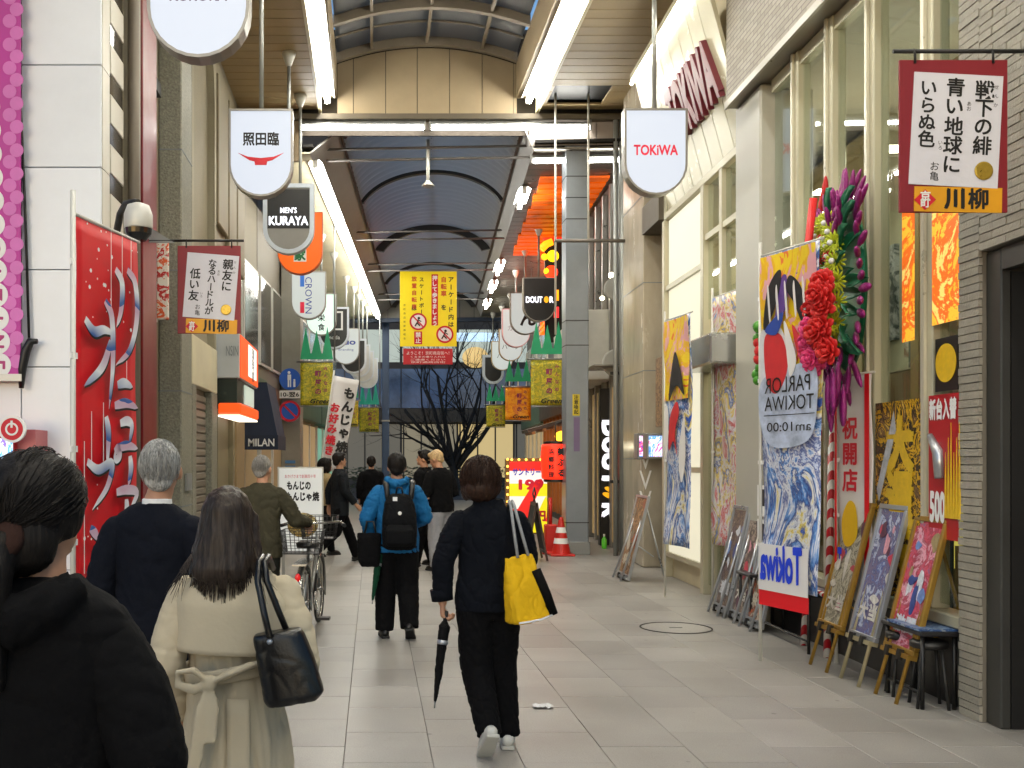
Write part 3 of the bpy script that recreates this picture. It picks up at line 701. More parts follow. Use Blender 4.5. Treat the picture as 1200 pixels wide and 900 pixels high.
# slanted sign fascia, entrance and lit panels further on
tb = empty('parlour_entrance', 'pale lit entrance front with a slanted fascia of raised maroon letters', 'building', RO, -RA)
ya, yb_ = y_pil1 + .02, RY(783)
m_lit = glow('lit_cream_panel', '#f0ead0', .62, .4)
# slanted fascia: leans out over the passage at its top; single boards with joints
n = 8
fz0, fz1 = 4.95, 6.75
m_fas = mat('pale_fascia', '#b5b096', .25, .1, var=.03)
for k in range(n):
    y0 = ya + (yb_ - ya) * k / n + .008; y1 = ya + (yb_ - ya) * (k + 1) / n - .008
    MB().add([(.02, y0, fz0), (.02, y1, fz0), (-.45, y1, fz1), (-.45, y0, fz1), (.06, y0, fz0), (.06, y1, fz0), (-.41, y1, fz1 + .02), (-.41, y0, fz1 + .02)],
             [(0, 3, 2, 1), (4, 5, 6, 7), (0, 1, 5, 4), (2, 3, 7, 6), (0, 4, 7, 3), (1, 2, 6, 5)]).build('fascia_panel', m_fas, tb, fix=True)
up = Vector((-.47, 0, fz1 - fz0)).normalized()
fm = face_frame(Vector((.02, ya, fz0)) + Vector((-.012, 0, -.012)), (0, -1, 0), up)     # x runs toward the viewer: text reads from the far end
lw = yb_ - ya
lettering([('TOKIWA', -lw * .36, .95, .5, {'w': 1.75, 'h': .62, 'bold': .05})], mat('maroon_letter', '#5e1622', .4), tb, fm, 'raised_letters', ext=.05)
MB().bb(-.52, -.4, ya, yb_, fz1 + .02, fz1 + .1).build('fascia_cap', m_mull, tb)
MB().cyl((-.5, ya + .1, fz1 - .02), (-.5, yb_, fz1 - .02), .02, n=8).build('edge_tube', glow('edge_tube', '#fffef4', 25), tb)
MB().bb(-.06, .3, ya, yb_, fz0 - .1, fz0).build('fascia_sill', m_mull, tb, bevel=.01)
MB().bb(.08, .5, ya, yb_, fz0, 9).build('backing_wall', m_in, tb)
# lit panels between rails (far part) and windows (near part)
ym = RY(829)
for z0, z1 in ((3.95, fz0 - .12), (2.75, 3.88), (1.5, 2.68), (.35, 1.43)):
    MB().bb(-.02, .0, ym + .1, yb_ - .1, z0, z1).build('lit_panel', m_lit, tb, bevel=.004)
    MB().bb(-.05, .02, ym, yb_, z0 - .065, z0 - .002).build('panel_rail', m_mull, tb)
MB().bb(.05, .5, ym, yb_, 0, fz0 - .1).build('panel_back', m_in, tb)
for y in (ym, yb_): MB().bb(-.07, .05, y - .06, y + .06, 0, fz0 - .1).build('mullion', m_mull, tb, bevel=.006)
ymm = (ya + ym) / 2
MB().bb(-.06, .05, ymm - .05, ymm + .05, 3.2, fz0 - .1).build('mullion', m_mull, tb)
for a, b in ((ya + .03, ymm - .05), (ymm + .05, ym - .06)):
    for z0, z1 in ((4.25, fz0 - .12), (3.25, 4.18)):
        MB().bb(-.01, .0, a, b, z0, z1).build('glass_pane', m_glass, tb)
    MB().bb(-.05, .04, a, b, 4.18, 4.25).build('transom', m_mull, tb)
MB().bb(-.35, .05, ya + .1, ym - .02, 2.62, 2.95).build('awning_box', mat('brushed_silver', '#b9bcbd', .25, .9, var=.15), tb, bevel=.02)
for k in range(3):
    y0 = ya + .05 + k * (ym - ya) / 3
    f = MB().bb(-.04, .03, y0, y0 + .09, 0, 2.62).build('door_stile', m_mull, tb)
    MB().bb(-.01, .005, y0 + .09, y0 + (ym - ya) / 3, .12, 2.6).build('door_glass', m_glass, tb)
MB().bb(1.2, 1.3, ya, yb_, 0, 5).build('lobby_wall', mat('lobby_wall', '#9a8a66', .5, var=.2), tb)
MB().bb(.3, 1.0, ya + .2, ym - .2, 2.9, 2.94).build('lobby_lamp', glow('lobby_lamp', '#fff1d0', 4), tb)
MB().bb(-.03, .06, yb_ + .0, yb_ + .12, 0, 6.4).build('end_post', m_mull, tb)

# marbled pilaster building with the screens and a navy upright sign, at the near half's far corner
mbld = empty('marble_front_building', 'shop front with a marbled beige pilaster before the entrance with the lit panels', 'building', RO, -RA)
m_marble = mat('beige_marble', '#a89f8d', .25, var=.25, scale=2.2, stretch=(1, 1, .35))
y3 = RY(760); y4 = RY(736)
MB().bb(-.08, .6, y3, y4, 0, 9.2).build('marble_pilaster', m_marble, mbld, bevel=.015)
for z in (1.6, 2.9, 4.2, 5.5): MB().bb(-.084, .6, y3 - .003, y4, z, z + .012).build('joint', m_joint, mbld)
MB().bb(.25, .6, yb_ + .12, y3, 0, 9).build('recess_wall', mat('recess_wall', '#5b5347', .6), mbld)
MB().bb(.22, .25, yb_ + .5, y3 - .1, 1.2, 3.6).build('navy_sign', mat('navy_sign', '#12203a', .4), mbld)
MB().bb(.1, .25, yb_ + .12, yb_ + .45, .0, 5.4).build('pale_post', m_cream, mbld)
MB().bb(-.1, .6, yb_ + .12, y3 - .02, 4.9, 5.3).build('dark_beam', mat('beam_dark', '#4b4336', .6), mbld)
for k, (yy, c) in enumerate(((RY(772), '#6f86e8'), (RY(760.5), '#e87fa0'))):
    s_ = MB().bb(-.2, .1, yy - .12, yy + .12, zw(538, yy), zw(508, yy)).build('screen_case', m_steel, mbld, bevel=.01)
    MB().bb(-.17, .07, yy - .124, yy - .121, zw(535, yy), zw(511, yy)).build('screen', art('screen_art_%d' % k, ['#2b3fb8', '#d94f86', '#e8e0ff', '#5a9cf0', '#30306a'], 3, 2, k, emit=1.0), s_)
MB().bb(-.05, .0, yb_ + .14, yb_ + .5, zw(500, 14.4), zw(420, 14.4)).build('picture_panel', art('brown_art', ['#3a2a20', '#6b4f3a', '#9c7f5d', '#2a1c18'], 9, 2, 3), mbld)
zz_ = zw(590, 15.2)
lettering([('V', 0, .3, .3, {'h': .28}), ('V', 0, 0, .3, {'h': .28}), ('V', 0, -.3, .3, {'h': .28})], m_whiteink, mbld, face_frame((-.05, y3 - .015, zz_ + .35), (1, 0, 0), (0, 0, 1)), 'chevrons')

# corner pipes at the end of the near half
cp = empty('corner_pipes', 'bundle of tall grey pipes rising to the ceiling beside the marbled pilaster', 'pipe', (xw(730, 16.95), 16.95, 0))
for dx, r, c in ((0, .06, m_pipe), (.13, .045, m_steel), (-.12, .04, m_pipe)): MB().cyl((dx, 0, 0), (dx, 0, 7.3), r).build('pipe', c, cp)
for z in (1.2, 3.0, 5.2): MB().bb(-.2, .2, .03, .06, z, z + .05).build('pipe_clamp', m_dark, cp)

# square arcade pillar
pl = empty('arcade_pillar', 'square grey steel pillar with yellow and purple stickers by the red lantern', 'pillar', (xw(676.5, 17.1), 17.1, 0))
MB().bb(-.19, .19, 0, .38, .0, 7.0).build('shaft', mat('blue_grey_paint', '#7f868e', .35, .3, var=.1, dirt=.1), pl, bevel=.012)
MB().bb(-.215, .215, -.025, .405, 0, .22).build('base_plate', m_steel, pl, bevel=.01)
for py in (207, 232, 257, 376, 405, 613): MB().bb(-.193, .193, -.003, .383, zw(py, 17.1), zw(py, 17.1) + .015).build('seam', m_dark, pl)
st = MB().bb(-.08, .04, -.006, -.001, zw(487, 17.1), zw(462, 17.1)).build('yellow_sticker', mat('yellow_sticker', '#c9b31c', .5), pl)
lettering([('注意喚起', 0, .12, .08, {'v': 1, 'bold': .02})], m_ink, pl, FRONT(-.02, -.008, zw(474, 17.1)))
MB().bb(-.06, .04, -.006, -.001, zw(529, 17.1), zw(489, 17.1)).build('purple_sticker', mat('purple_sticker', '#6a5a7d', .5), pl)

# cafe and eateries on the far half, glass-shop side
cafe = empty('cafe_building', 'grey cafe front beyond the pipes, with round signs and a white soffit', 'building', far(0, .25, 0), -FAX)
m_al = mat('aluminium', '#8d8c88', .3, .7, var=.12)
MB().bb(4.3, 5.0, 0, 6.5, 0, 9).build('wall', mat('cafe_wall', '#4a4741', .4, var=.3), cafe)
for k in range(7):
    MB().bb(4.2, 4.3, .5 + k * .85, .62 + k * .85, 0, 6.6).build('steel_fin', m_al, cafe, bevel=.01)
MB().bb(3.7, 4.28, 1.6, 5.8, 3.05, 4.35).build('white_bulkhead', mat('bulkhead', '#c9c8be', .5), cafe, bevel=.02)
for k in range(4): MB().bb(4.24, 4.29, .7 + k * 1.1, 1.5 + k * 1.1, .1, 2.9).build('cafe_window', glow('cafe_window', '#a98d5c', .22), cafe)
MB().bb(3.75, 4.2, .3, 1.4, 3.2, 3.22).build('ceiling_strip', m_al, cafe)
MB().sph((4.2, 1.2, 4.9), .05).sph((4.15, 1.9, 4.6), .04).build('spot_lamp', glow('spot_lamp', '#fff0c8', 14), cafe)
dark = empty('eatery_building', 'black fronted eatery glowing with orange and red lights behind the square pillar', 'building', far(0, 6.8, 0), -FAX)
MB().bb(4.3, 5.0, 0, 6.2, 0, 9).build('wall', mat('eatery_black', '#0d0a09', .4), dark)
MB().bb(4.05, 4.3, .1, 6.0, 2.7, 3.3).build('fascia', mat('eatery_wood', '#2f1d12', .5), dark)
MB().bb(4.24, 4.29, .3, 5.8, .3, 2.6).build('eatery_window', glow('eatery_window', '#d98a32', .9), dark)
for k in range(8): MB().bb(4.15, 4.24, .3 + k * .78, .38 + k * .78, .2, 2.7).build('timber_post', mat('timber', '#8a5a2a', .5, var=.2), dark)
for k in range(9):
    MB().bb(4.06, 4.26, .1, 6.0, 5.2 + k * .15, 5.28 + k * .15).build('lit_slat', glow('orange_slat', '#ff6a08', 1.2), dark)
for k in range(18):  # added slats; their emission stands in for orange neon light on the ceiling
    MB().bb(2.95 + .02 * (k % 3), 4.2, -5.2 + k * .4, -4.92 + k * .4, 6.70, 6.735).build('soffit_glow_slat', mat('painted_soffit_glow', '#ff6a0a', .4, var=.75, scale=.8, emit=.42), dark)
far_building('grey metal clad shop between the black eatery and the street end', 13.05, 20, '#7d7a74', m_pw, 8, side=1, gs=.4)

# ================================================================== ACROSS THE STREET
ob = empty('office_building', 'dark building across the street with blue glass band and lit ground floor', 'building', (0, 58, 0))
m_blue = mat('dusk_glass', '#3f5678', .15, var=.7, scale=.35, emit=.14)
MB().bb(-14, 22, .2, 8, 0, 26).build('wall', mat('office_wall', '#1b1f27', .6), ob)
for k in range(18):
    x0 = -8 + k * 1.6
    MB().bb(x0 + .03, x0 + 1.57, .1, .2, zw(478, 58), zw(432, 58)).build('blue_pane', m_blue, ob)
for k in range(9):
    x0 = -8 + k * 3.2
    MB().bb(x0 + .08, x0 + 3.12, .1, .2, zw(424, 58), zw(386, 58)).build('upper_window', glow('pale_upper', '#b6c2ba', .65, .3), ob)
    MB().bb(x0 + .06, x0 + 3.14, .1, .2, zw(560, 58), zw(497, 58)).build('ground_window', glow('ground_lit_%d' % (k % 3), ['#9c937c', '#c9b27c', '#77746a'][k % 3], [.45, .75, .35][k % 3], .3), ob)
    for q in range(3): MB().bb(x0 + .1 + q * 1.0, x0 + .18 + q * 1.0, .04, .1, zw(560, 58), zw(497, 58)).build('window_post', m_dark, ob)
MB().bb(-12, 20, -.6, .2, zw(495, 58), zw(480, 58)).build('canopy_band', m_black, ob)
MB().bb(3.0, 9.0, -.05, .1, zw(400, 58), zw(390, 58)).build('blue_sign', glow('blue_sign', '#b9d8f2', .8), ob)
MB().sph((xw(557, 58), -.1, zw(419, 58)), (.75, .2, .6)).build('round_sign', glow('round_lamp', '#d9b878', .6), ob)
hedge = MB()
rr_ = random.Random(5)
for k in range(2600):
    x, y, zc = rr_.uniform(-3.2, 8.5), rr_.uniform(48.2, 49.4), rr_.uniform(.02, 1.25) ** .9
    a, b = rr_.uniform(0, 6.3), rr_.uniform(-.9, .9); s_ = rr_.uniform(.06, .13)
    M_ = Matrix.Translation((x, y, zc)) @ rotm('Z', a) @ rotm('X', b)
    hedge.add([(-s_, 0, 0), (0, -s_ * .5, 0), (s_, 0, 0), (0, s_ * .5, .02)], [(0, 1, 2, 3)], M_)
hd = hedge.build('hedge', mat('hedge_leaf', '#2c3a22', .6)); tag(hd, 'dark clipped hedge at the street end below the bare tree', 'hedge', kind='stuff')
# bare tree
tr = empty('bare_tree', 'leafless street tree with many thin branches beyond the arcade end', 'tree', (xw(533, 45), 45, 0))
m_bark = mat('bark', '#241f1b', .8, bump=.3)
trunk = MB(); twigs = MB(); rt = random.Random(12)
def branch(p, d, L_, r, lvl):
    pts = [Vector(p)]; rs = [r]; dd = Vector(d).normalized(); n = 4
    for i in range(n):
        dd = (dd + Vector((rt.uniform(-.22, .22), rt.uniform(-.22, .22), rt.uniform(-.04, .16)))).normalized()
        pts.append(pts[-1] + dd * L_ / n); rs.append(r * (1 - .45 * (i + 1) / n))
    (trunk if lvl < 2 else twigs).tube(pts, rs, 8 if lvl < 2 else 5 if lvl < 4 else 3)
    if lvl >= 5 or r < .006: return
    for q in range(4 if lvl < 1 else 3 if lvl < 4 else 2):
        i = rt.choice((1, 2, 3, 4)) if lvl else rt.choice((2, 3, 4)); a = rt.uniform(0, 6.28); sp = rt.uniform(.45, .95)
        o1 = dd.orthogonal().normalized(); o2 = dd.cross(o1)
        nd = dd * math.cos(sp) + (o1 * math.cos(a) + o2 * math.sin(a)) * math.sin(sp); nd.z = nd.z * .9 + .12
        branch(pts[i], nd, L_ * rt.uniform(.62, .85), rs[i] * .62, lvl + 1)
branch((0, 0, 0), (0, 0, 1), 2.0, .2, 0)
for a, l_ in ((-.95, 3.0), (-.6, 3.2), (-.2, 3.4), (.3, 3.3), (.65, 3.2), (1.0, 2.8)):
    branch((a * .1, 0, 1.0), (a, rt.uniform(-.3, .3), 1), l_, .11, 1)
tr.scale = (1.0, 1.0, 1.22)
trunk.build('trunk', m_bark, tr); twigs.build('crown', m_bark, tr)
bp_ = empty('blue_post', 'slim blue steel post at the far end of the arcade beside the green lit shop', 'post', (xw(452, 38.2), 38.2, 0))
MB().bb(-.13, .13, -.08, .08, .12, 6.8).build('shaft', mat('blue_post_paint', '#3a4d6b', .4, .3), bp_, bevel=.015)
MB().bb(-.2, .2, -.16, .16, 0, .12).build('foot_plate', m_steel, bp_); MB().bb(-.15, .15, -.1, .1, 3.0, 3.06).build('collar', m_steel, bp_)
# ================================================================== HANGING SHOP SIGNS
def ushape(w, h, inset=0.0, n=14):
    r = w / 2 - inset; zb = w / 2
    pts = [(-r, h - inset), ]
    pts += [(-r * math.cos(math.pi * t / n), zb - r * math.sin(math.pi * t / n)) for t in range(n + 1)]
    pts += [(r, h - inset)]
    return pts
m_rim = mat('sign_rim', '#8f8c86', .35, .5)
m_rimw = mat('sign_rim_white', '#c4ccd6', .35, .2)
m_lit_sign = glow('sign_face_lit', '#e4ecfa', .66, .15)
m_dim_sign = glow('sign_face_dim', '#e4ebe6', .52, .15)
def pendant(label, px, bottom_py, w_px, Y, face, letters=(), rim=m_rim, rimw=.022, ceil=None, ratio=1.37, extra=None, thick=.16):
    w = w_px * Y / F; h = w * ratio; X, Z = xw(px, Y), zw(bottom_py, Y)
    ceil = ceil or (CZ if Y < 17 else 6.76)
    t = empty('hanging_sign', label, 'shop sign', (X, Y, Z), 0, 'hanging shop signs')
    Mx = face_frame((0, thick, 0), (1, 0, 0), (0, 0, 1))            # local z of the prism points to the viewer (-Y)
    MB().ringprism(ushape(w, h), ushape(w, h, rimw), thick, Mx).build('casing', rim, t)
    MB().prism(ushape(w, h, rimw * .97), thick - .03, Mx, .015).build('face', face, t)
    fr = face_frame((0, .0145, 0), (1, 0, 0), (0, 0, 1))
    for m_, items in letters: lettering([(s, a * w, b * h, c * w, o) for s, a, b, c, o in items], m_, t, fr)
    if extra: extra(t, w, h)
    MB().cyl((0, thick / 2, h), (0, thick / 2, ceil - Z), .026).build('pole', m_pipe, t)
    MB().lathe([(.03, -.2), (.045, -.17), (.075, -.1), (.1, -.03), (.1, 0)], (0, thick / 2, ceil - Z), 18).build('ceiling_cap', m_white_metal, t)
    return t
def deco(poly_or_none, mname, col, depth=.004, glw=0):
    def fn(t, w, h): MB().prism([(a * w, b * h) for a, b in poly_or_none], depth, face_frame((0, .0145, 0), (1, 0, 0), (0, 0, 1))).build('emblem', mat(mname, col, .5), t)
    return fn
m_purple = mat('purple_ink', '#4b3a6a', .5); m_navyink = mat('navy_ink', '#25358a', .5); m_greenink = mat('green_ink', '#1c6a3a', .5)
m_yellowink = mat('yellow_ink', '#d9a520', .5); m_blueink = mat('blue_ink', '#2a6fd0', .5); m_pinkred = mat('pinkred_ink', '#e0173f', .5)
pendant('largest lit white hanging sign, purple letters cut by the top of the picture', 232, 67, 120, 7.15, m_lit_sign, [(m_purple, [('KURORA', 0, .455, .18, {'w': .4, 'bold': .015})])])
bowl = [(-.36, .50), (-.2, .455), (0, .44), (.2, .455), (.36, .50), (.3, .47), (.18, .415), (.1, .40), (.09, .36), (-.09, .36), (-.1, .40), (-.18, .415), (-.3, .47)]
pendant('lit white sign with black characters over a red bowl shape', 305.5, 230, 75, 11.5, m_lit_sign, [(m_ink, [('照田臨', 0, .66, .22, {'w': .4, 'bold': .03})])], extra=deco(bowl, 'bowl_red', '#d31027'))
def kuraya(t, w, h):
    fr = face_frame((0, .0148, 0), (1, 0, 0), (0, 0, 1))
    MB().prism([(-.41 * w, .36 * h), (.41 * w, .36 * h), (.41 * w, .92 * h), (-.41 * w, .92 * h)], .003, fr).build('black_field', m_black, t)
    lettering([("MEN'S", 0, .62 * h, .15 * w, {'w': .32 * w, 'bold': .02}), ('KURAYA', 0, .47 * h, .2 * w, {'w': .76 * w, 'h': .17 * w, 'bold': .03})], glow('white_letter', '#f4f6ff', .9), t, face_frame((0, .011, 0), (1, 0, 0), (0, 0, 1)))
pendant('black over grey hanging sign with white letters and a thick pale rim', 338, 297, 60, 14.5, mat('grey_face', '#8a8884', .5), rim=m_rimw, rimw=.06, extra=kuraya)
def ie(t, w, h):
    fr = face_frame((0, .0148, 0), (1, 0, 0), (0, 0, 1))
    MB().prism([(-.14 * w, .2 * h), (.14 * w, .2 * h), (.14 * w, .42 * h), (-.14 * w, .42 * h)], .003, fr).build('white_field', m_whiteink, t)
    lettering([('家', 0, .31 * h, .26 * w, {'bold': .04})], m_greenink, t, face_frame((0, .011, 0), (1, 0, 0), (0, 0, 1)))
pendant('orange hanging sign with a green character on white, behind the black sign', 351.5, 321, 53, 16.2, glow('orange_sign', '#ff6a12', .6, .4), rim=mat('orange_rim', '#c8541a', .4), rimw=.012, extra=ie)
def crown(t, w, h):
    fr = face_frame((0, .0145, 0), (1, 0, 0), (0, 0, 1))
    MB().prism([(-.24 * w, .68 * h), (-.12 * w, .68 * h), (-.12 * w, .92 * h), (-.24 * w, .92 * h)], .003, fr).build('blue_block', m_blueink, t)
    MB().prism([(-.24 * w, .13 * h), (-.12 * w, .13 * h), (-.12 * w, .36 * h), (-.24 * w, .36 * h)], .003, fr).build('red_block', m_pinkred, t)
    lettering([('CROWN', 0, .5 * h, .28 * w, {'rot': -math.pi / 2, 'w': .76 * h, 'h': .19 * w})], m_navyink, t, fr)
pendant('pale hanging sign with letters turned sideways and a blue and a red block', 361.5, 374, 41, 21, m_dim_sign, extra=crown)
pendant('pale green white sign with small black characters behind the sideways lettered sign', 376.5, 393, 36, 23.4, glow('pale_green_face', '#d5e8e0', .55), [(m_ink, [('栄', 0, .42, .24, {'bold': .02}), ('食', 0, .2, .24, {'bold': .02})])])
def blk(t, w, h):
    fr = face_frame((0, .0148, 0), (1, 0, 0), (0, 0, 1))
    MB().ringprism([(-.3 * w, .45 * h), (.3 * w, .45 * h), (.3 * w, .9 * h), (-.3 * w, .9 * h)], [(-.24 * w, .49 * h), (.24 * w, .49 * h), (.24 * w, .86 * h), (-.24 * w, .86 * h)], .003, fr).build('white_square', m_whiteink, t)
    lettering([('moda', 0, .28 * h, .18 * w, {'w': .4 * w})], m_whiteink, t, fr)
pendant('black hanging sign with a white outlined square, behind the pale green one', 391, 409, 36, 25.5, mat('black_face', '#0d0d0e', .4), rim=m_rimw, rimw=.05, extra=blk)
pendant('white sign with dark blue letters and a peach tinted foot', 405.5, 427, 31, 28.8, m_dim_sign, [(m_navyink, [('suo', .05, .6, .3, {'w': .45, 'bold': .03}), ('Branding', 0, .4, .12, {'w': .42})])])
pendant('black faced sign with a white rim beyond the dark blue lettered sign', 414.5, 438, 30, 30.5, mat('black_face', '#0d0d0e', .4), [(m_whiteink, [('食', .1, .7, .3, {'bold': .03})])], rim=m_rimw, rimw=.06)
for (px, by, w_, Y), lb in zip(((420, 442, 28, 32), (425, 448, 27, 33.2), (430, 455, 26, 34.6)), ('white edged sign, first of the last three by the blue post', 'white edged sign in the middle of the last three by the blue post', 'white edged sign closest to the blue post, last of its row')):
    pendant(lb, px, by, w_, Y, mat('white_face', '#c6c8c8', .4), rim=m_rimw, rimw=.04)
pendant('lit white sign with pinkish red letters hanging before the slanted pale fascia', 769, 228, 74, 11.7, m_lit_sign, [(m_pinkred, [('TOKiWA', 0, .52, .2, {'w': .5, 'h': .115, 'bold': .03})])])
def doutor(t, w, h):
    fr = face_frame((0, .0148, 0), (1, 0, 0), (0, 0, 1))
    lettering([('DOUT', -.155 * w, .5 * h, .22 * w, {'w': .5 * w, 'h': .18 * w, 'bold': .05}), ('R', .38 * w, .5 * h, .22 * w, {'w': .11 * w, 'h': .18 * w, 'bold': .05})], glow('white_letter', '#f4f6ff', .9), t, fr)
    MB().sph((.22 * w, .012, .5 * h), (.075 * w, .006, .1 * w)).build('bean', glow('yellow_bean', '#e8a818', .8), t)
pendant('black hanging sign with white letters and a yellow bean by the square pillar', 632, 377, 38, 22.7, mat('black_face', '#0d0d0e', .4), extra=doutor)
pendant('white round bottomed sign with one black brush character behind the black sign with the bean', 616, 392, 36, 25, m_dim_sign, [(m_ink, [('ん', .1, .4, .6, {'bold': .03})])])
pendant('white sign with small grey letters below the brush character sign', 605, 407, 33, 27.9, m_dim_sign, [(mat('grey_ink', '#77757c', .5), [('カフェ', 0, .5, .22, {})])], rim=mat('pink_rim', '#c79a9e', .4))
pendant('white parking sign with black letters, larger of the two alike', 598.5, 423, 27.5, 31.8, m_dim_sign, [(m_ink, [('パーク', 0, .45, .26, {})])], rim=mat('tan_rim', '#a58a5c', .4))
pendant('white parking sign with black letters, smaller and further of the two alike', 588.5, 434, 25, 34.4, m_dim_sign, [(m_ink, [('パー', 0, .5, .26, {})])], rim=mat('tan_rim', '#a58a5c', .4))
pendant('black and white sign at the far end on the parking sign side', 578, 450, 25, 36, mat('black_face', '#0d0d0e', .4), rim=m_rimw, rimw=.09)

# ================================================================== SENRYU POEM BOARDS
def poem(label, x0, x1, y0, y1, Y, cols, skew, wall_dir):
    w, h = (x1 - x0) * Y / F, (y1 - y0) * Y / F; X, Z = xw((x0 + x1) / 2, Y), zw(y1, Y)
    t = empty('poem_board', label, 'sign', (X, Y, Z), 0, 'maroon poem boards')
    MB().bb(-w / 2, w / 2, 0, .015, 0, h).build('board', m_maroon, t, bevel=.003)
    pw, ph = w * .82, h * .735
    Mp = Matrix.Translation((-.01 * w, 0, .17 * h)) @ rotm('Y', skew)
    MB().bb(-pw / 2, pw / 2, -.006, -.001, .0, ph, Mp).build('paper', mat('poem_paper', '#d3d3dc', .7, var=.05, bump=.15, bscale=25), t)
    MB().bb(-pw / 2 + .04 * w, pw / 2 + .03 * w, -.005, -.001, 0.002 * h, .165 * h, rotm('Y', skew * .4)).build('yellow_band', mat('poem_yellow', '#d99a12', .5), t)
    fr = Matrix.Translation((0, -.0075, 0)) @ Mp @ face_frame((0, 0, 0), (1, 0, 0), (0, 0, 1))
    items = []; s = pw * .2
    for s_, cx, top, size, step in cols: items.append((s_, cx * pw, top * ph, size * pw, {'v': 1, 'step': step * ph, 'bold': .022}))
    lettering(items, m_ink, t, fr, 'lettering')
    lettering([('せんか', .43 * pw, .9 * ph, .055 * pw, {'v': 1, 'step': .08 * ph}), ('あお', .13 * pw, .74 * ph, .055 * pw, {'v': 1}), ('いろ', -.17 * pw, .38 * ph, .055 * pw, {'v': 1}), ('お亀', -.22 * pw, .17 * ph, .11 * pw, {'v': 1})], m_ink, t, fr, 'lettering')
    fb = face_frame((0, -.0075, 0), (1, 0, 0), (0, 0, 1))
    MB().lathe([(.085 * w, 0), (.085 * w, .004), (.07 * w, .006)], (0, 0, 0), 24, face_frame((.27 * w, -.007, .27 * h), (1, 0, 0), (0, 0, 1))).build('gold_seal', mat('gold_seal', '#b89a3c', .3, .6, var=.2, scale=40), t)
    q = .1 * w
    dm = MB().prism([(-q, 0), (0, -q * .95), (q, 0), (0, q * .95)], .003, face_frame((-.27 * w, -.006, .082 * h), (1, 0, 0), (0, 0, 1))).build('red_diamond', m_redink, t)
    lettering([('京', -.27 * w, .105 * h, .1 * w, {'bold': .03}), ('町', -.27 * w, .058 * h, .09 * w, {'bold': .03})], m_whiteink, t, face_frame((0, -.0105, 0), (1, 0, 0), (0, 0, 1)))
    lettering([('川', .0 * w, .088 * h, .2 * w, {'bold': .05}), ('柳', .22 * w, .088 * h, .2 * w, {'bold': .03})], m_ink, t, fb, 'lettering')
    br = MB().cyl((-w * .55, .01, h + .05), (w * .55 + (.45 if wall_dir > 0 else 0), .01, h + .05), .012, n=8)
    if wall_dir < 0: br.cyl((-w * .55 - .35, .01, h + .05), (-w * .5, .01, h + .05), .012, n=8)
    br.build('bracket_arm', m_dark, t)
    for a in (-.36, .36): MB().tube([(a * w, .01, h + .06), (a * w, -.004, h + .03), (a * w, -.006, h - .02)], .007, 6).build('hook', m_dark, t)
    if wall_dir > 0: MB().prism([(0, 0), (.42, 0), (.42, .22)], .02, face_frame((w * .62, .02, h + .03), (1, 0, 0), (0, 0, 1))).build('gusset', m_steel, t)
    else: MB().prism([(0, 0), (-.32, 0), (-.32, .2)], .02, face_frame((-w * .55, .02, h + .03), (1, 0, 0), (0, 0, 1))).build('gusset', m_steel, t, fix=True)
poem('maroon board with a three line brush poem hanging from the grey brick wall', 1054, 1181, 70, 249, 5.6,
     [('戦下の緋', .3, .87, .22, .165), ('青い地球に', -.03, .88, .22, .172), ('いらぬ色', -.33, .86, .2, .15)], math.radians(3.0), 1)
poem('maroon board with a brush poem by the speckled granite pillar', 208, 282, 288, 391, 9.6,
     [('親友に', .3, .86, .21, .17), ('なるハードルが', 0, .86, .17, .122), ('低い友', -.32, .68, .21, .17)], math.radians(4.5), -1)

# ================================================================== RED RENEWAL-OPEN FLAG
def nobori(name, label, A, Bv, ztop, zbot, m, base=None, pole_at='A', group=None, lean=0.0, stripes=False, wav=.02, topbar=True, cat='banner flag', poleh=.12, pole_to=0.0):
    """vertical flag between plan points A (pole edge) and Bv; returns (thing, face matrix looking from the A->B left side)"""
    A, Bv = Vector(A), Vector(Bv); d = (Bv - A); w = d.length; ang = math.atan2(d.y, d.x); h = ztop - zbot
    t = empty(name, label, cat, (A.x, A.y, 0), ang, group)
    rx = random.random() * 6
    def fn(u, v):
        z = zbot + h * v; y = wav * math.sin(u * 5 + v * 7 + rx) * (1.1 - v) + wav * .5 * math.sin(v * 13 + rx)
        return (u * w + lean * (ztop - z), y, z)
    MB().grid(fn, 10, 26).build('cloth', m, t, solid=.002)
    p = MB()
    if stripes:
        pm = m_white_metal
    px0 = -.02
    p.cyl((px0 + lean * ztop, 0, pole_to), (px0, 0, ztop + poleh), .014, n=8).build('pole', m_white_metal, t)
    if topbar: MB().cyl((px0, 0, ztop + .01), (w + .03, 0, ztop + .01), .009, n=8).build('top_rod', m_white_metal, t)
    for k in range(4): MB().box((px0 + lean * (h * (k + .5) / 4) + .005, 0, ztop - h * (k + .5) / 4), (.06, .012, .03)).build('clip', m_whiteink, t)
    if base: MB().lathe([(.17, 0), (.17, .05), (.1, .09), (.03, .1), (.03, .2)], (px0 + lean * ztop, 0, 0)).build('base', m_dark, t)
    return t, w, h
m_flagred = mat('flag_red', '#d40c1c', .55, var=.06, scale=5)
t, w, h = nobori('banner_flag', 'tall red flag with chrome renewal opening characters beside the white building', (xw(88, 5.0), 5.0), (xw(160, 5.63), 5.63), zw(253, 5.0), zw(690, 5.0), m_flagred, base=True, wav=.012)
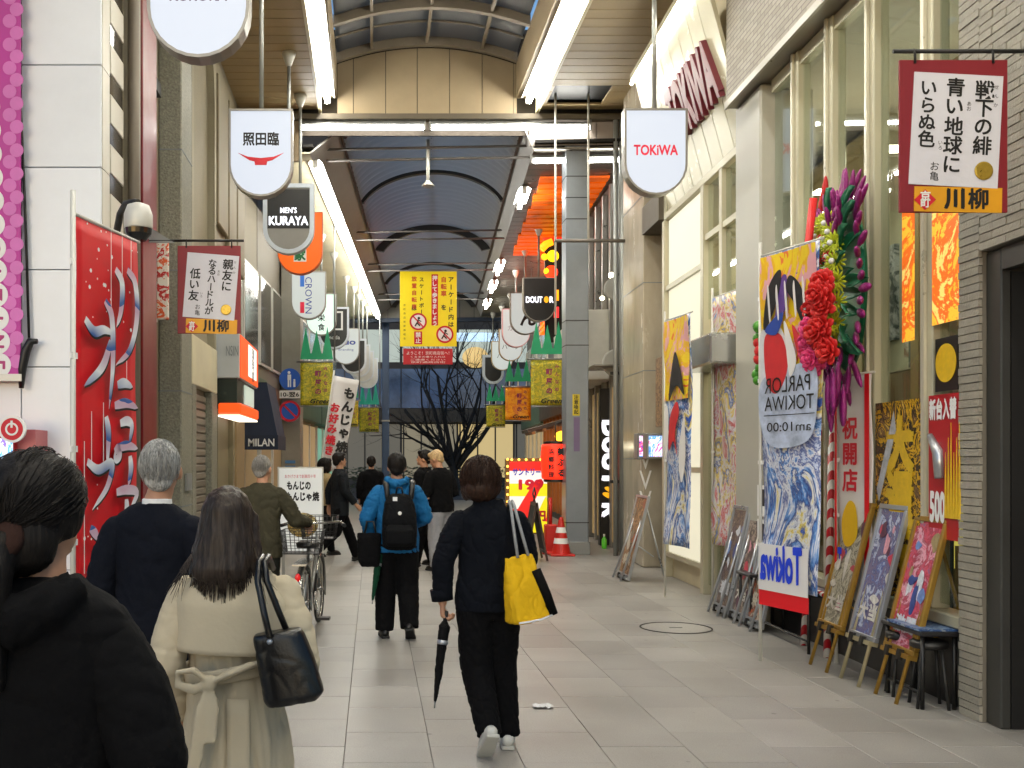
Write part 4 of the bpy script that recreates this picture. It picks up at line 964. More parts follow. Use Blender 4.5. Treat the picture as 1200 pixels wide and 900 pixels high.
def chrome():
    m, nt, N, L, b = _nt('chrome_letter')
    tc = N.new('ShaderNodeTexCoord'); sp = N.new('ShaderNodeSeparateXYZ'); L.new(tc.outputs['Object'], sp.inputs[0])
    ns = N.new('ShaderNodeTexNoise'); ns.inputs['Scale'].default_value = 3; L.new(tc.outputs['Object'], ns.inputs['Vector'])
    ad = N.new('ShaderNodeMath'); ad.operation = 'MULTIPLY_ADD'; ad.inputs[1].default_value = 4.4; L.new(sp.outputs[2], ad.inputs[0]); L.new(ns.outputs[0], ad.inputs[2])
    fr = N.new('ShaderNodeMath'); fr.operation = 'FRACT'; L.new(ad.outputs[0], fr.inputs[0])
    cr = N.new('ShaderNodeValToRGB'); e = cr.color_ramp.elements; e[0].color = lin('#1d55a0'); e[0].position = .05; e[1].color = lin('#e8ecf2'); e[1].position = .45
    q = e.new(.9); q.color = lin('#c9a9c0'); L.new(fr.outputs[0], cr.inputs[0]); L.new(cr.outputs[0], b.inputs['Base Color']); b.inputs['Roughness'].default_value = .35; return m
m_chrome = chrome()
fr = face_frame((0, -.035, 0), (1, 0, 0), (0, 0, 1))
zt = zw(253, 5.0)
def ribbon(mb, pts, wd, y, dx=0.0, dz=0.0):
    """brush stroke: flat ribbon along a spline, swelling in the middle"""
    q = [Vector(p) for p in pts]; q = [q[0] * 2 - q[1]] + q + [q[-1] * 2 - q[-2]]; c = []
    for i in range(1, len(q) - 2):
        for k in range(8):
            u = k / 8; p0, p1, p2, p3 = q[i - 1:i + 3]
            c.append(.5 * ((2 * p1) + (p2 - p0) * u + (2 * p0 - 5 * p1 + 4 * p2 - p3) * u * u + (3 * p1 - p0 - 3 * p2 + p3) * u ** 3))
    c.append(q[-2]); n = len(c); vs = []
    for i, p in enumerate(c):
        d = (c[min(i + 1, n - 1)] - c[max(i - 1, 0)]).normalized(); t_ = i / (n - 1)
        w_ = wd * (.3 + .75 * math.sin(math.pi * min(1, t_ * .72 + .22)) ** 1.2) * (1 if t_ < .9 else (1.02 - t_) * 8.3)
        for s_ in (-1, 1): vs.append((p.x - d.y * w_ * s_ + dx, y, p.y + d.x * w_ * s_ + dz))
    mb.add(vs, [(2 * i, 2 * i + 1, 2 * i + 3, 2 * i + 2) for i in range(n - 1)])
KANA = [[((.34, .2), (.41, .26), (.4, .4), (.35, .5)), ((.47, .18), (.56, .24), (.58, .42), (.5, .6), (.34, .7))],
        [((.03, .5), (.12, .55), (.22, .53), (.33, .54)), ((.23, .38), (.3, .46), (.31, .7), (.27, .93)), ((.29, .58), (.2, .72), (.02, .83))],
        [((.36, .8), (.44, .785), (.53, .8)), ((.33, .91), (.46, .89), (.59, .91))], [((.24, .97), (.265, 1.06), (.25, 1.22))],
        [((.39, 1.0), (.47, .985), (.52, 1.01), (.49, 1.11)), ((.36, 1.13), (.47, 1.115), (.59, 1.13))], [((.5, 1.17), (.51, 1.24), (.48, 1.33))],
        [((.35, 1.36), (.46, 1.35), (.58, 1.37), (.5, 1.46)), ((.46, 1.4), (.46, 1.48), (.4, 1.56))], [((.4, 1.58), (.4, 1.66), (.34, 1.76)), ((.49, 1.56), (.5, 1.72), (.6, 1.64))],
        [((.05, 1.2), (.16, 1.24), (.3, 1.21), (.25, 1.33), (.1, 1.44)), ((.33, 1.15), (.37, 1.13), (.38, 1.17), (.34, 1.19), (.33, 1.15))], [((.08, 1.53), (.13, 1.56), (.17, 1.6)), ((.05, 1.76), (.2, 1.7), (.36, 1.52))]]
for ch in KANA:
    for m_, y_, dx, dz, k_ in ((m_ink, -.034, .009, -.009, 1.0), (m_chrome, -.0375, 0, 0, .9)):
        mb_ = MB()
        for st_ in ch: ribbon(mb_, [(u, zt - v) for u, v in st_], .028 * k_, y_, dx, dz)
        mb_.build('brush_letter' if m_ is m_chrome else 'letter_shade', m_, t)
beads = MB(); rb = random.Random(3)
for cx, a, b in ((.3, .0, .5), (.42, .0, .24), (.52, .0, .2), (.47, .66, .8), (.1, .95, 1.2), (.22, .9, 1.2), (.03, 1.1, 1.75)):
    beads.bb(cx - .003, cx + .003, -.0335, -.033, zt - b, zt - a)
for k in range(46):
    x_, z_, r_ = rb.uniform(.02, .6), zt - (rb.uniform(.02, .5) if k < 30 else rb.uniform(1.3, 1.75)), rb.choice((.004, .006, .011)); beads.prism([(x_ + r_ * math.cos(e), z_ + r_ * math.sin(e)) for e in (0, 1, 2, 3.1, 4.2, 5.2)], .001, face_frame((0, -.033, 0), (1, 0, 0), (0, 0, 1)))
beads.build('speckle_print', m_whiteink, t, kind='stuff')

# ================================================================== FLAGS ALONG THE GLASS SHOP
a_wave = art('wave_print', ['#d9dde8', '#2a5db0', '#cfd8ea', '#173f96', '#e8e8ea', '#5d8fd0', '#12307a', '#dfe3ea', '#d8c23a', '#1d4da8'], 2.2, 1.6, 1.0, aspect=(1, 1, .55), hard=False)
a_top = art('kabuki_print', ['#e0742e', '#e6c41e', '#e8c820', '#e2b01c', '#d8a0a8', '#e8cc28', '#d65a3a', '#d8d8d2'], 2.4, .8, 4.2, aspect=(1.2, 1, .8), detail=4)
a_mix = art('mixed_print', ['#e0dcd4', '#3c6cb8', '#e0dcd4', '#c83a3c', '#d9dee6', '#e0c038', '#2a5db0', '#e0dcd4'], 4.0, 1.2, 8.0, aspect=(1, 1, .6), hard=False)
def printed(mats, t, w, z0, z1, y=-.03, name='print'): MB().grid(lambda u, v: (u * w * .96 + .02 * w, y + .012 * math.sin(u * 5 + v * 6), z0 + (z1 - z0) * v), 8, 10).build(name, mats, t)
m_flagw = mat('flag_white', '#d9d7d6', .6, var=.04)
A3 = (xw(893, 8.1), 8.1); B3 = (xw(962, 7.45), 7.45)
zt, zb = zw(291, 7.75), .6
t, w, h = nobori('banner_flag', 'largest printed flag, blue wave below a black haired figure, half before the flower wreath', A3, B3, zt, zb, a_wave, group='printed parlour flags', wav=.025)
printed(a_top, t, w, zt - .95, zt - .01, -.022, 'upper_print')
def spline(pts, n=5):
    o = []; L_ = len(pts)
    for i in range(L_):
        p0, p1, p2, p3 = (Vector(pts[(i + k) % L_]) for k in (-1, 0, 1, 2))
        for s in range(n):
            u = s / n; o.append(tuple(.5 * ((2 * p1) + (p2 - p0) * u + (2 * p0 - 5 * p1 + 4 * p2 - p3) * u * u + (3 * p1 - p0 - 3 * p2 + p3) * u ** 3)))
    return o
def blob2(t, pts, m, y, name='print_shape'): pts = spline(pts); MB().prism(pts, .002, face_frame((0, y, 0), (1, 0, 0), (0, 0, 1))).build(name, m, t, fix=True)
m_pr_red = mat('print_red', '#c02a30', .5, var=.15, scale=7); m_pr_black = mat('print_black', '#17171c', .5); m_pr_violet = mat('print_violet', '#5a3a86', .5, var=.3, scale=5); m_pr_blue = mat('print_blue', '#1f3f94', .5, var=.2, scale=8)
V_ = lambda pts: [(u, zt - v) for u, v in pts]
blob2(t, V_([(.1, .585), (.14, .31), (.24, .175), (.31, .165), (.29, .31), (.19, .51)]), m_pr_black, -.06)
blob2(t, V_([(.37, .31), (.41, .215), (.53, .31), (.6, .51), (.55, .585), (.46, .43)]), m_pr_black, -.06)
blob2(t, V_([(.24, .49), (.3, .235), (.37, .215), (.37, .43), (.29, .51)]), m_pr_violet, -.057)
blob2(t, V_([(.12, .6), (.24, .51), (.34, .49), (.26, .64)]), m_pr_blue, -.062)
blob2(t, V_([(.04, .7), (.12, .56), (.3, .6), (.42, .9), (.36, 1.2), (.1, 1.16)]), mat('print_offwhite', '#cfd0d4', .5, var=.2, scale=6), -.0525)
blob2(t, V_([(.1, .74), (.14, .62), (.31, .66), (.38, .9), (.26, 1.09), (.14, 1.01)]), m_pr_red, -.055)
blob2(t, V_([(.43, .585), (.58, .78), (.62, .94), (.5, .82)]), m_pr_red, -.055)
blob2(t, V_([(.34, .55), (.41, .66), (.48, .86), (.41, .975), (.37, .78)]), m_flagw, -.058)
for q in range(5): blob2(t, V_([(.15 + .1 * q, .28 + .05 * (q % 2)), (.165 + .1 * q, .27), (.19 + .1 * q, .5), (.175 + .1 * q, .52)]), m_flagw, -.064)
blob2(t, V_([(.06, 1.0), (.3, .92), (.66, .9), (.7, 1.2), (.6, 1.46), (.2, 1.5), (.05, 1.3)]), mat('print_pale', '#b4c0d8', .5, var=.45, scale=5), -.0535)
fr = face_frame((0, -.066, 0), (1, 0, 0), (0, 0, 1))
lettering([('PARLOR', .38, zt - 1.03, .14, {'w': .52, 'h': .12, 'mirror': 1}), ('TOKIWA', .4, zt - 1.17, .14, {'w': .56, 'h': .11, 'mirror': 1}), ('am10:00', .4, zt - 1.35, .1, {'w': .5, 'h': .07, 'mirror': 1}), ('_', .4, zt - 1.26, .1, {'w': .58, 'h': .006})], m_ink, t, fr, 'mirrored_lettering')
MB().bb(.03, .6, -.055, -.05, zb - .02, zb + .34).build('white_hem', m_flagw, t)
lettering([('Tokiwa', .3, zb + .2, .2, {'w': .48, 'h': .26, 'bold': .04, 'mirror': 1})], mat('royal_ink', '#1d3fd0', .5), t, face_frame((0, -.06, 0), (1, 0, 0), (0, 0, 1)))
MB().bb(.03, .6, -.05, -.045, zb - .14, zb - .02).build('red_hem', m_flagred, t)
def small_flag(label, px0, px1, ptop, pbot, Y0, Y1, seed):
    A, B_ = (xw(px0, Y1), Y1), (xw(px1, Y0), Y0); zt, zb = zw(ptop, (Y0 + Y1) / 2), zw(pbot, (Y0 + Y1) / 2)
    t, w, h = nobori('banner_flag', label, A, B_, zt, zb, a_mix if seed else a_wave, group='printed parlour flags', wav=.02, pole_to=0)
    if not seed:
        printed(a_top, t, w, zt - h * .36, zt - .01, -.022, 'upper_print')
        blob2(t, [(w * .3, zt - h * .36), (w * .45, zt - h * .2), (w * .6, zt - h * .16), (w * .9, zt - h * .34), (w * .6, zt - h * .3)], m_pr_black, -.05)
        blob2(t, [(w * .3, zt - h * .58), (w * .35, zt - h * .44), (w * .6, zt - h * .37), (w * .7, zt - h * .42), (w * .55, zt - h * .5), (w * .62, zt - h * .6), (w * .48, zt - h * .54)], m_pr_red, -.05)
        blob2(t, [(w * .1, zt - h * .5), (w * .2, zt - h * .38), (w * .3, zt - h * .44), (w * .22, zt - h * .62)], m_flagw, -.052)
        blob2(t, [(w * .7, zt - h * .6), (w * .9, zt - h * .44), (w * .95, zt - h * .62), (w * .8, zt - h * .72)], m_flagw, -.052)
    return t
small_flag('narrow printed flag with a yellow top in front of the lit panels', 780, 810, 372, 640, 11.2, 11.9, 0)
small_flag('narrow flag with busy red and blue print at the entrance awning', 836, 866, 345, 640, 10.9, 11.5, 1)
t, w, h = nobori('banner_flag', 'white flag edged in red with vertical red characters under the purple flower tails', (xw(982, 8.0), 8.0), (xw(1022, 7.62), 7.62), zw(440, 7.8), zw(704, 7.8), m_flagw, group='printed parlour flags', wav=.015)
for a, b in ((0, .05), (.88, 1.0)): MB().bb(a * w, b * w, -.03, -.025, zw(704, 7.8), zw(440, 7.8)).build('red_edge', m_flagred, t)
zt = zw(486, 7.8)
lettering([('祝開店', .48 * w, zt - .1, .18, {'v': 1, 'step': .2, 'bold': .03})], m_redink, t, face_frame((0, -.036, 0), (1, 0, 0), (0, 0, 1)))
blob2(t, [(.3 * w, zt - .98), (.25 * w, zt - .8), (.45 * w, zt - .66), (.65 * w, zt - .7), (.7 * w, zt - .9), (.5 * w, zt - 1.0)], mat('print_yellow', '#e0b418', .5), -.036)
lettering([('Tokiwa', .42 * w, zt - 1.14, .2, {'w': .6 * w, 'h': .22, 'bold': .04})], mat('royal_ink', '#1d3fd0', .5), t, face_frame((0, -.037, 0), (1, 0, 0), (0, 0, 1)))
# ================================================================== SIGNS AND BANNERS FURTHER DOWN
def tree_banner(label, px0, px1, ctop, cbot, ttop, tbot, Y, cloth, npk=3, teal='#0f8a5c'):
    w = (px1 - px0) * Y / F; X = xw((px0 + px1) / 2, Y); Z = zw(cbot, Y)
    t = empty('street_banner', label, 'banner', (X, Y, Z), 0, 'street banners with green tree panels')
    hc = (cbot - ctop) * Y / F
    MB().grid(lambda u, v: ((u - .5) * w, .02 * math.sin(u * 6) * (1 - v), hc * v), 8, 8).build('cloth', cloth, t, solid=.003)
    fr = face_frame((0, -.025, 0), (1, 0, 0), (0, 0, 1))
    lettering([('みんなの', .28 * w, .86 * hc, .13 * w, {'v': 1, 'step': .17 * hc, 'bold': .03}), ('町屋の', 0.05 * w, .74 * hc, .2 * w, {'v': 1, 'step': .21 * hc, 'bold': .04})], mat('plum_ink', '#8a2452', .5), t, fr)
    lettering([('Green', .12 * w, .1 * hc, .2 * w, {'w': .62 * w, 'bold': .02, 'shear': .3})], m_ink, t, fr)
    MB().cyl((-w * .62, 0, hc + .02), (w * .62, 0, hc + .02), .018, n=8).build('rod', m_steel, t); MB().cyl((-w * .5, 0, -.02), (w * .5, 0, -.02), .012, n=8).build('rod', m_steel, t)
    z0, z1 = zw(tbot, Y) - Z, zw(ttop, Y) - Z; pk = []
    for k in range(npk):
        a = -w / 2 + w * k / npk; b = a + w / npk
        pk += [(a + .02 * w, z0 + (z1 - z0) * .18), ((a + b) / 2, z1 - (.1 * (z1 - z0) if k % 2 else 0)), (b - .02 * w, z0 + (z1 - z0) * .18)]
    MB().prism([(-w / 2, z0), ] + pk + [(w / 2, z0)], .03, face_frame((0, .02, 0), (1, 0, 0), (0, 0, 1))).build('tree_panel', mat('tree_green_' + teal[1:], teal, .5, var=.1, emit=.12), t, fix=True)
    for k in range(npk): MB().bb(-w / 2 + w * (k + .5) / npk - .015, -w / 2 + w * (k + .5) / npk + .015, -.012, .02, hc + .03, z0).build('tree_trunk', m_white_metal, t)
    MB().cyl((w * .55, .05, hc + .02), (w * .55, .05, 6.75 - Z), .018, n=8).build('drop_rod', m_steel, t)
m_leafy = art('leafy_print', ['#a89a1c', '#c9b820', '#8a8c22', '#c2ae24', '#6f7424'], 7, 1.0, 2.0); m_orangey = art('orange_print', ['#e89a10', '#f0ac18', '#e08a10', '#c86a18'], 7, 1.0, 5.0)
tree_banner('yellow green banner under a green tree panel beside the round traffic signs', 352, 390, 425, 475, 383, 421, 22.3, m_leafy)
tree_banner('pale yellow banner half behind the white leaning flag', 398, 420, 470, 500, 443, 466, 29.5, m_leafy)
tree_banner('small yellow banner under a teal tree panel nearest the blue post', 421, 444, 478, 506, 448, 474, 35.5, m_leafy, teal='#1a9a86')
tree_banner('large yellow green banner under three green tree peaks beside the square pillar', 622, 661, 422, 475, 377, 415, 20.2, m_leafy)
tree_banner('bright orange banner under a green tree panel', 592, 622, 454, 492, 421, 447, 27.5, m_orangey)
tree_banner('smallest yellow banner in the row beyond the orange banner', 570, 592, 475, 500, 450, 470, 35.5, m_leafy)

# overhead yellow notice
Y = 29.5; x0, x1, y0, y1 = 469, 535.5, 318, 406
t = empty('overhead_notice', 'large yellow notice hanging over the middle of the arcade with red bicycle warnings', 'notice', (xw(502, Y), Y, zw(y1, Y)))
w, h = (x1 - x0) * Y / F, (y1 - y0) * Y / F
MB().bb(-w / 2, w / 2, 0, .03, 0, h).build('panel', mat('notice_yellow', '#e0cc0c', .5, var=.04, emit=.18), t, bevel=.005)
fr = face_frame((0, -.004, 0), (1, 0, 0), (0, 0, 1)); fr2 = face_frame((0, -.012, 0), (1, 0, 0), (0, 0, 1))
lettering([('アーケード内は', .4 * w, .89 * h, .17, {'v': 1, 'step': .215, 'bold': .03}), ('を', .27 * w, .52 * h, .17, {'bold': .03}), ('スケートボード', -.12 * w, .89 * h, .14, {'v': 1, 'step': .185, 'bold': .03}), ('は', -.25 * w, .28 * h + .5, .16, {'bold': .03}), ('京町商店街振興組合', -.42 * w, .55 * h, .07, {'v': 1, 'step': .12})], m_ink, t, fr)
lettering([('自転車', .27 * w, .89 * h, .17, {'v': 1, 'step': .2, 'bold': .04}), ('放置自転車', -.25 * w, .9 * h, .15, {'v': 1, 'step': .2, 'bold': .04})], mat('notice_red', '#c05018', .5), t, fr, 'red_lettering')
MB().bb(.055 * w, .17 * w, -.008, 0, .28 * h, .96 * h).build('red_column', m_redink, t)
lettering([('押して歩きましょう', .112 * w, .91 * h, .15, {'v': 1, 'step': .163, 'bold': .04})], m_whiteink, t, fr2)
MB().bb(-.25 * w, -.11 * w, -.008, 0, .03 * h, .2 * h).build('red_block', m_redink, t)
lettering([('禁止', -.18 * w, .155 * h, .16, {'v': 1, 'bold': .03})], m_whiteink, t, fr2)
for cx, cz in ((-.18 * w, .33 * h), (.29 * w, .16 * h)):
    M_ = face_frame((cx, -.004, cz), (1, 0, 0), (0, 0, 1))
    c = MB().lathe([(.24, 0), (.24, .006)], (0, 0, 0), 28, M_).build('roundel', m_whiteink, t)
    o_ = [(.25 * math.cos(a * math.pi / 14), .25 * math.sin(a * math.pi / 14)) for a in range(28)]; i_ = [(a * .8, b * .8) for a, b in o_]
    MB().ringprism(o_, i_, .012, M_).build('red_ring', m_redink, c)
    MB().sph((.02, .1, .008), (.04, .04, .003), 10, 6, M_).tube([(.0, .06, .008), (-.03, -.03, .008), (.05, -.12, .008)], .02, 6, M_).tube([(-.03, -.03, .008), (-.09, -.13, .008)], .02, 6, M_).tube([(0, .05, .008), (.09, .0, .008)], .016, 6, M_).build('figure', m_ink, c)
    MB().bb(-.21, .21, -.02, .02, .013, .017, M_ @ rotm('Z', -.8)).build('red_bar', m_redink, c)
for a in (-.4, .4): MB().cyl((a * w, .015, h), (a * w, .015, 6.95 - zw(y1, Y) + .0), .012, n=8).build('hanger', m_steel, t)
t = empty('welcome_board', 'dark red welcome board hung below the yellow notice', 'sign', (xw(501.5, Y), Y, zw(427, Y)))
w, h = 58 * Y / F, 18.5 * Y / F
MB().bb(-w / 2, w / 2, 0, .03, 0, h).build('panel', mat('welcome_red', '#a81420', .5, emit=.1), t, bevel=.004)
lettering([('ようこそ！京町商店街へ！', 0, .72 * h, .11, {'w': .86 * w, 'h': .1}), ('くるまの乗り入れは', 0, .48 * h, .06, {'w': .7 * w}), ('ご遠慮ください', 0, .3 * h, .06, {'w': .7 * w}), ('京町通商店街', 0, .14 * h, .06, {'w': .7 * w})], m_whiteink, t, fr)
for a in (-.3, .3): MB().cyl((a * w, .015, h), (a * w, .015, h + .05), .01, n=6).build('hanger', m_steel, t)

# pink banner with lettered discs on the white wall
pb = empty('pink_banner', 'magenta dotted banner with white lettered discs on the white panelled wall', 'banner', (xw(24, 8.2), 8.2, zw(447, 8.2)))
hh = zw(-90, 8.2) - zw(447, 8.2)
MB().bb(-1.05, 0, 0, .02, .05, hh).build('cloth', mat('magenta', '#b52a93', .5, var=.1), pb, bevel=.004)
MB().bb(-1.06, .012, -.012, .03, 0, .06).build('lower_rail', m_white_metal, pb, bevel=.004)
ltr = 'MAGAZINE'
for k in range(24):
    zc = zw(428 - 27.5 * k, 8.2) - zw(447, 8.2)
    if zc > hh - .1: break
    xd = -.175 - k * .008
    d = MB().lathe([(.1, 0), (.1, .004)], (0, 0, 0), 24, face_frame((xd, -.001, zc), (1, 0, 0), (0, 0, 1))).build('disc', m_whiteink, pb)
    if k < 8: lettering([(ltr[7 - k], xd, zc, .15, {'rot': -math.pi / 2, 'bold': .03})], mat('magenta_ink', '#a3206a', .5), pb, face_frame((0, -.0065, 0), (1, 0, 0), (0, 0, 1)), 'letter')
    for q in (0, .095): MB().lathe([(.055, 0), (.055, .002)], (0, 0, 0), 18, face_frame((-.03 - q * .6, -.0005, zc + q + .03), (1, 0, 0), (0, 0, 1))).build('dot', mat('pale_pink_dot', '#cf6cb8', .5), pb)
cb = empty('wall_cable', 'black cable running down the white panelled wall to a wrapped bundle', 'cable', (0, 8.28, 0))
MB().tube([P(17, -60, 8.27), P(20, 30, 8.27), P(24, 120, 8.26), P(30, 260, 8.26), P(34, 396, 8.26)], .012, 6).build('wire', m_black, cb, loc=(0, -8.28, 0))
MB().tube([P(44, 400, 8.22), P(36, 400, 8.22), P(30, 412, 8.22), P(26, 432, 8.22), P(25, 455, 8.22)], [.02, .035, .04, .035, .02], 8).build('wrapped_bundle', m_black, cb, loc=(0, -8.28, 0))
# charger kiosk
ks = empty('charger_kiosk', 'red power bank kiosk with a round power symbol sign and blue screen', 'kiosk', (xw(0, 7.9), 7.9, 0))
MB().bb(-.5, .1, 0, .35, 0, zw(500, 7.9)).build('cabinet', mat('kiosk_red', '#b3101c', .35), ks, bevel=.02)
MB().bb(.1, .24, .1, .4, 0, zw(503, 7.9)).build('side_panel', mat('kiosk_pink', '#b8686a', .5), ks)
MB().bb(-.42, .1, -.01, 0, zw(560, 7.9), zw(514, 7.9)).build('screen', art('kiosk_screen', ['#5aa8e8', '#d9ecff', '#8a6ad0', '#3a78d8'], 4, 1, emit=.9), ks)
ms = face_frame((xw(16, 7.9) - xw(0, 7.9), -.03, zw(503, 7.9)), (1, 0, 0), (0, 0, 1))
dd = MB().lathe([(.085, -.02), (.085, .01)], (0, 0, 0), 28, ms).build('round_sign', m_redink, ks)
cir = lambda r, n=28: [(r * math.cos(2 * math.pi * k / n), r * math.sin(2 * math.pi * k / n)) for k in range(n)]
MB().ringprism(cir(.105), cir(.086), .03, ms, -.02).build('rim', m_whiteink, dd)
MB().ringprism(cir(.05), cir(.036), .004, ms, .011).bb(-.008, .008, .01, .065, .012, .018, ms).build('power_symbol', m_whiteink, dd)
MB().bb(-.3, -.05, -.02, .0, zw(507, 7.9), zw(487, 7.9)).build('notice_plate', m_whiteink, ks)
# dome camera
dc = empty('dome_camera', 'white domed security camera on a curved black arm by the red pilaster', 'camera', (xw(150, 7.9), 7.9, zw(282, 7.9)))
hx = (177 - 145) / 2 * 7.9 / F
MB().lathe([(hx * .55, .0), (hx * .95, .05), (hx, .09)], (.08, 0, 0), 20).build('lens_dome', mat('smoked_dome', '#16181b', .08), dc)
MB().lathe([(hx, .09), (hx * 1.04, .1), (hx * 1.04, .2), (hx * .8, .27), (hx * .3, .29)], (.08, 0, 0), 20).build('housing', m_white_metal, dc)
MB().tube([(.08, 0, .29), (.04, .02, .3), (-.04, .1, .31), (-.12, .25, .27), (-.18, .38, .16)], .03, 8).build('arm', m_black, dc)

# Santa-like side panel becomes an upright illustrated board
ib = empty('illustrated_board', 'narrow upright white board with orange and red print beside the granite pillar', 'sign', (xw(184, 10.35), 10.35, zw(375, 10.35)))
MB().bb(0, .12, -.02, .02, 0, .8).build('board', art('orange_red_print', ['#d6d0c4', '#d65a28', '#dcd8ce', '#b32020', '#d8d4ca'], 4, 1.2, 6), ib, bevel=.01)
MB().bb(-.02, 0, -.025, .025, -.02, .82).build('edge', m_white_metal, ib)

# orange box sign with grey end
ob_ = empty('box_sign', 'orange shop fascia box with white lettered window and a pale grey end face', 'shop sign', (-1.85, 14.2, 0))
za, zb_ = zw(443, 14.2), zw(390, 14.2)
MB().bb(-.35, 0, 0, 2.2, za, zb_).build('casing', mat('pale_grey_box', '#b4b8bb', .35, var=.06), ob_, bevel=.01)
MB().bb(.0, .012, .03, 2.18, za + .02, zb_ - .02).build('orange_face', glow('orange_face', '#ff5a14', .7, .4), ob_)
MB().bb(.013, .02, .9, 1.9, za + .1, zb_ - .06).build('white_window', glow('white_window', '#f2eee6', .8), ob_)
lettering([('珈琲館', 1.4, (za + zb_) / 2 + .16, .18, {'v': 1, 'step': .17, 'bold': .04})], m_ink, ob_, face_frame((.024, 0, 0), (0, 1, 0), (0, 0, 1)))
lettering([('NSIN', -.1, zb_ - .25, .12, {'w': .17, 'h': .14})], mat('mid_grey_ink', '#7d8388', .5), ob_, face_frame((0, -.012, 0), (1, 0, 0), (0, 0, 1)))
MB().bb(-.35, -.04, .05, 2.1, zw(480, 14.2), za).build('dark_band', mat('dark_green_band', '#10201a', .4), ob_)
MB().bb(-.04, -.02, .8, 1.9, zw(470, 14.2), za - .04).build('menu_panel', glow('menu_panel', '#b9c8bc', .5), ob_)
MB().bb(-.3, .02, .02, 2.2, zw(485, 14.2), zw(472, 14.2)).build('orange_ledge', glow('orange_face', '#ff5a14', .7, .4), ob_, bevel=.02)
MB().bb(-.3, 0, .02, 2.2, zw(488, 14.2), zw(486, 14.2)).build('ledge_lamp', glow('ledge_lamp', '#fff6e0', 1.6), ob_)
# awning
aw = empty('shop_awning', 'navy awning with white capital letters projecting from the tan shop', 'awning', (xw(286, 18.2), 18.2, zw(527, 18.2)))
aw_w = (325 - 286) * 18.2 / F; z1 = zw(510, 18.2) - zw(527, 18.2); z2 = zw(448, 18.2) - zw(527, 18.2)
m_navy = mat('navy_canvas', '#16233c', .7, var=.08)
MB().add([(0, 0, z1), (aw_w, 0, z1), (aw_w * .68, 0, z2), (0, 0, z2), (0, 1.6, z1), (aw_w, 1.6, z1), (aw_w * .68, 1.6, z2), (0, 1.6, z2)], [(0, 1, 2, 3), (1, 5, 6, 2), (4, 7, 6, 5), (3, 2, 6, 7), (0, 3, 7, 4)]).build('canopy', m_navy, aw, fix=True)
MB().bb(0, aw_w + .01, -.006, .006, 0, z1).bb(aw_w, aw_w + .012, .007, 1.6, 0, z1).build('valance', mat('navy_valance', '#0f1c33', .7), aw)
lettering([('MILAN', aw_w * .52, z1 * .5, .2, {'w': .46, 'h': .13, 'bold': .02})], m_whiteink, aw, face_frame((0, -.012, 0), (1, 0, 0), (0, 0, 1)))
lettering([('PPN', aw_w * .15, z2 * .55, .16, {'w': .2, 'h': .12, 'bold': .03, 'rot': .25})], m_whiteink, aw, face_frame((0, -.012, 0), (1, 0, 0), (0, 0, 1)))
# traffic signs on the pilaster
Ys = 23.75
def roundsign(name, label, py, face, fn):
    t = empty(name, label, 'traffic sign', (xw(340, Ys), Ys - .08, zw(py, Ys)))
    M_ = face_frame((0, 0, 0), (1, 0, 0), (0, 0, 1)); r = 12.5 * Ys / F
    MB().lathe([(r, -.015), (r, 0)], (0, 0, 0), 32, M_).build('plate', face, t); fn(t, r, M_)
    MB().cyl((0, .02, -.05), (0, .1, -.05), .02, n=8).build('bracket', m_steel, t)
m_signblue = mat('sign_blue', '#1550a8', .4, emit=.08)
def ped(t, r, M_):
    b = MB().sph((-.02, .6 * r, .004), (.14 * r, .14 * r, .004), 10, 6, M_)
    b.bb(-.22 * r, .12 * r, -.1 * r, .42 * r, .001, .005, M_).bb(-.2 * r, -.06 * r, -.75 * r, -.1 * r, .001, .005, M_).bb(0, .12 * r, -.75 * r, -.1 * r, .001, .005, M_).build('adult_figure', m_whiteink, t)
    MB().sph((.42 * r, -.1 * r, .004), (.1 * r, .1 * r, .004), 10, 6, M_).bb(.32 * r, .52 * r, -.75 * r, -.2 * r, .001, .005, M_).build('child_figure', m_whiteink, t)
roundsign('pedestrian_sign', 'round blue pedestrian sign with white adult and child figures', 444.5, m_signblue, ped)
def nopark(t, r, M_):
    MB().ringprism(cir(r * 1.0), cir(r * .78), .004, M_, .001).bb(-.8 * r, .8 * r, -.09 * r, .09 * r, .001, .005, M_ @ rotm('Z', -.785)).build('red_ring_and_bar', mat('sign_red', '#c0142a', .4, emit=.06), t)
roundsign('no_parking_sign', 'round blue no parking sign with red ring and slash', 482, m_signblue, nopark)
pt = empty('time_plate', 'small white plate reading 10 to 6 between the two round signs', 'traffic sign', (xw(340, Ys), Ys - .08, zw(467, Ys)))
MB().bb(-.25, .25, 0, .012, 0, .18).build('plate', m_whiteink, pt, bevel=.02); lettering([('10-翌6', 0, .09, .13, {'w': .42, 'bold': .02})], m_ink, pt, face_frame((0, -.003, 0), (1, 0, 0), (0, 0, 1)))
MB().cyl((0, .012, .09), (0, .1, .09), .02, n=8).build('bracket', m_steel, pt)
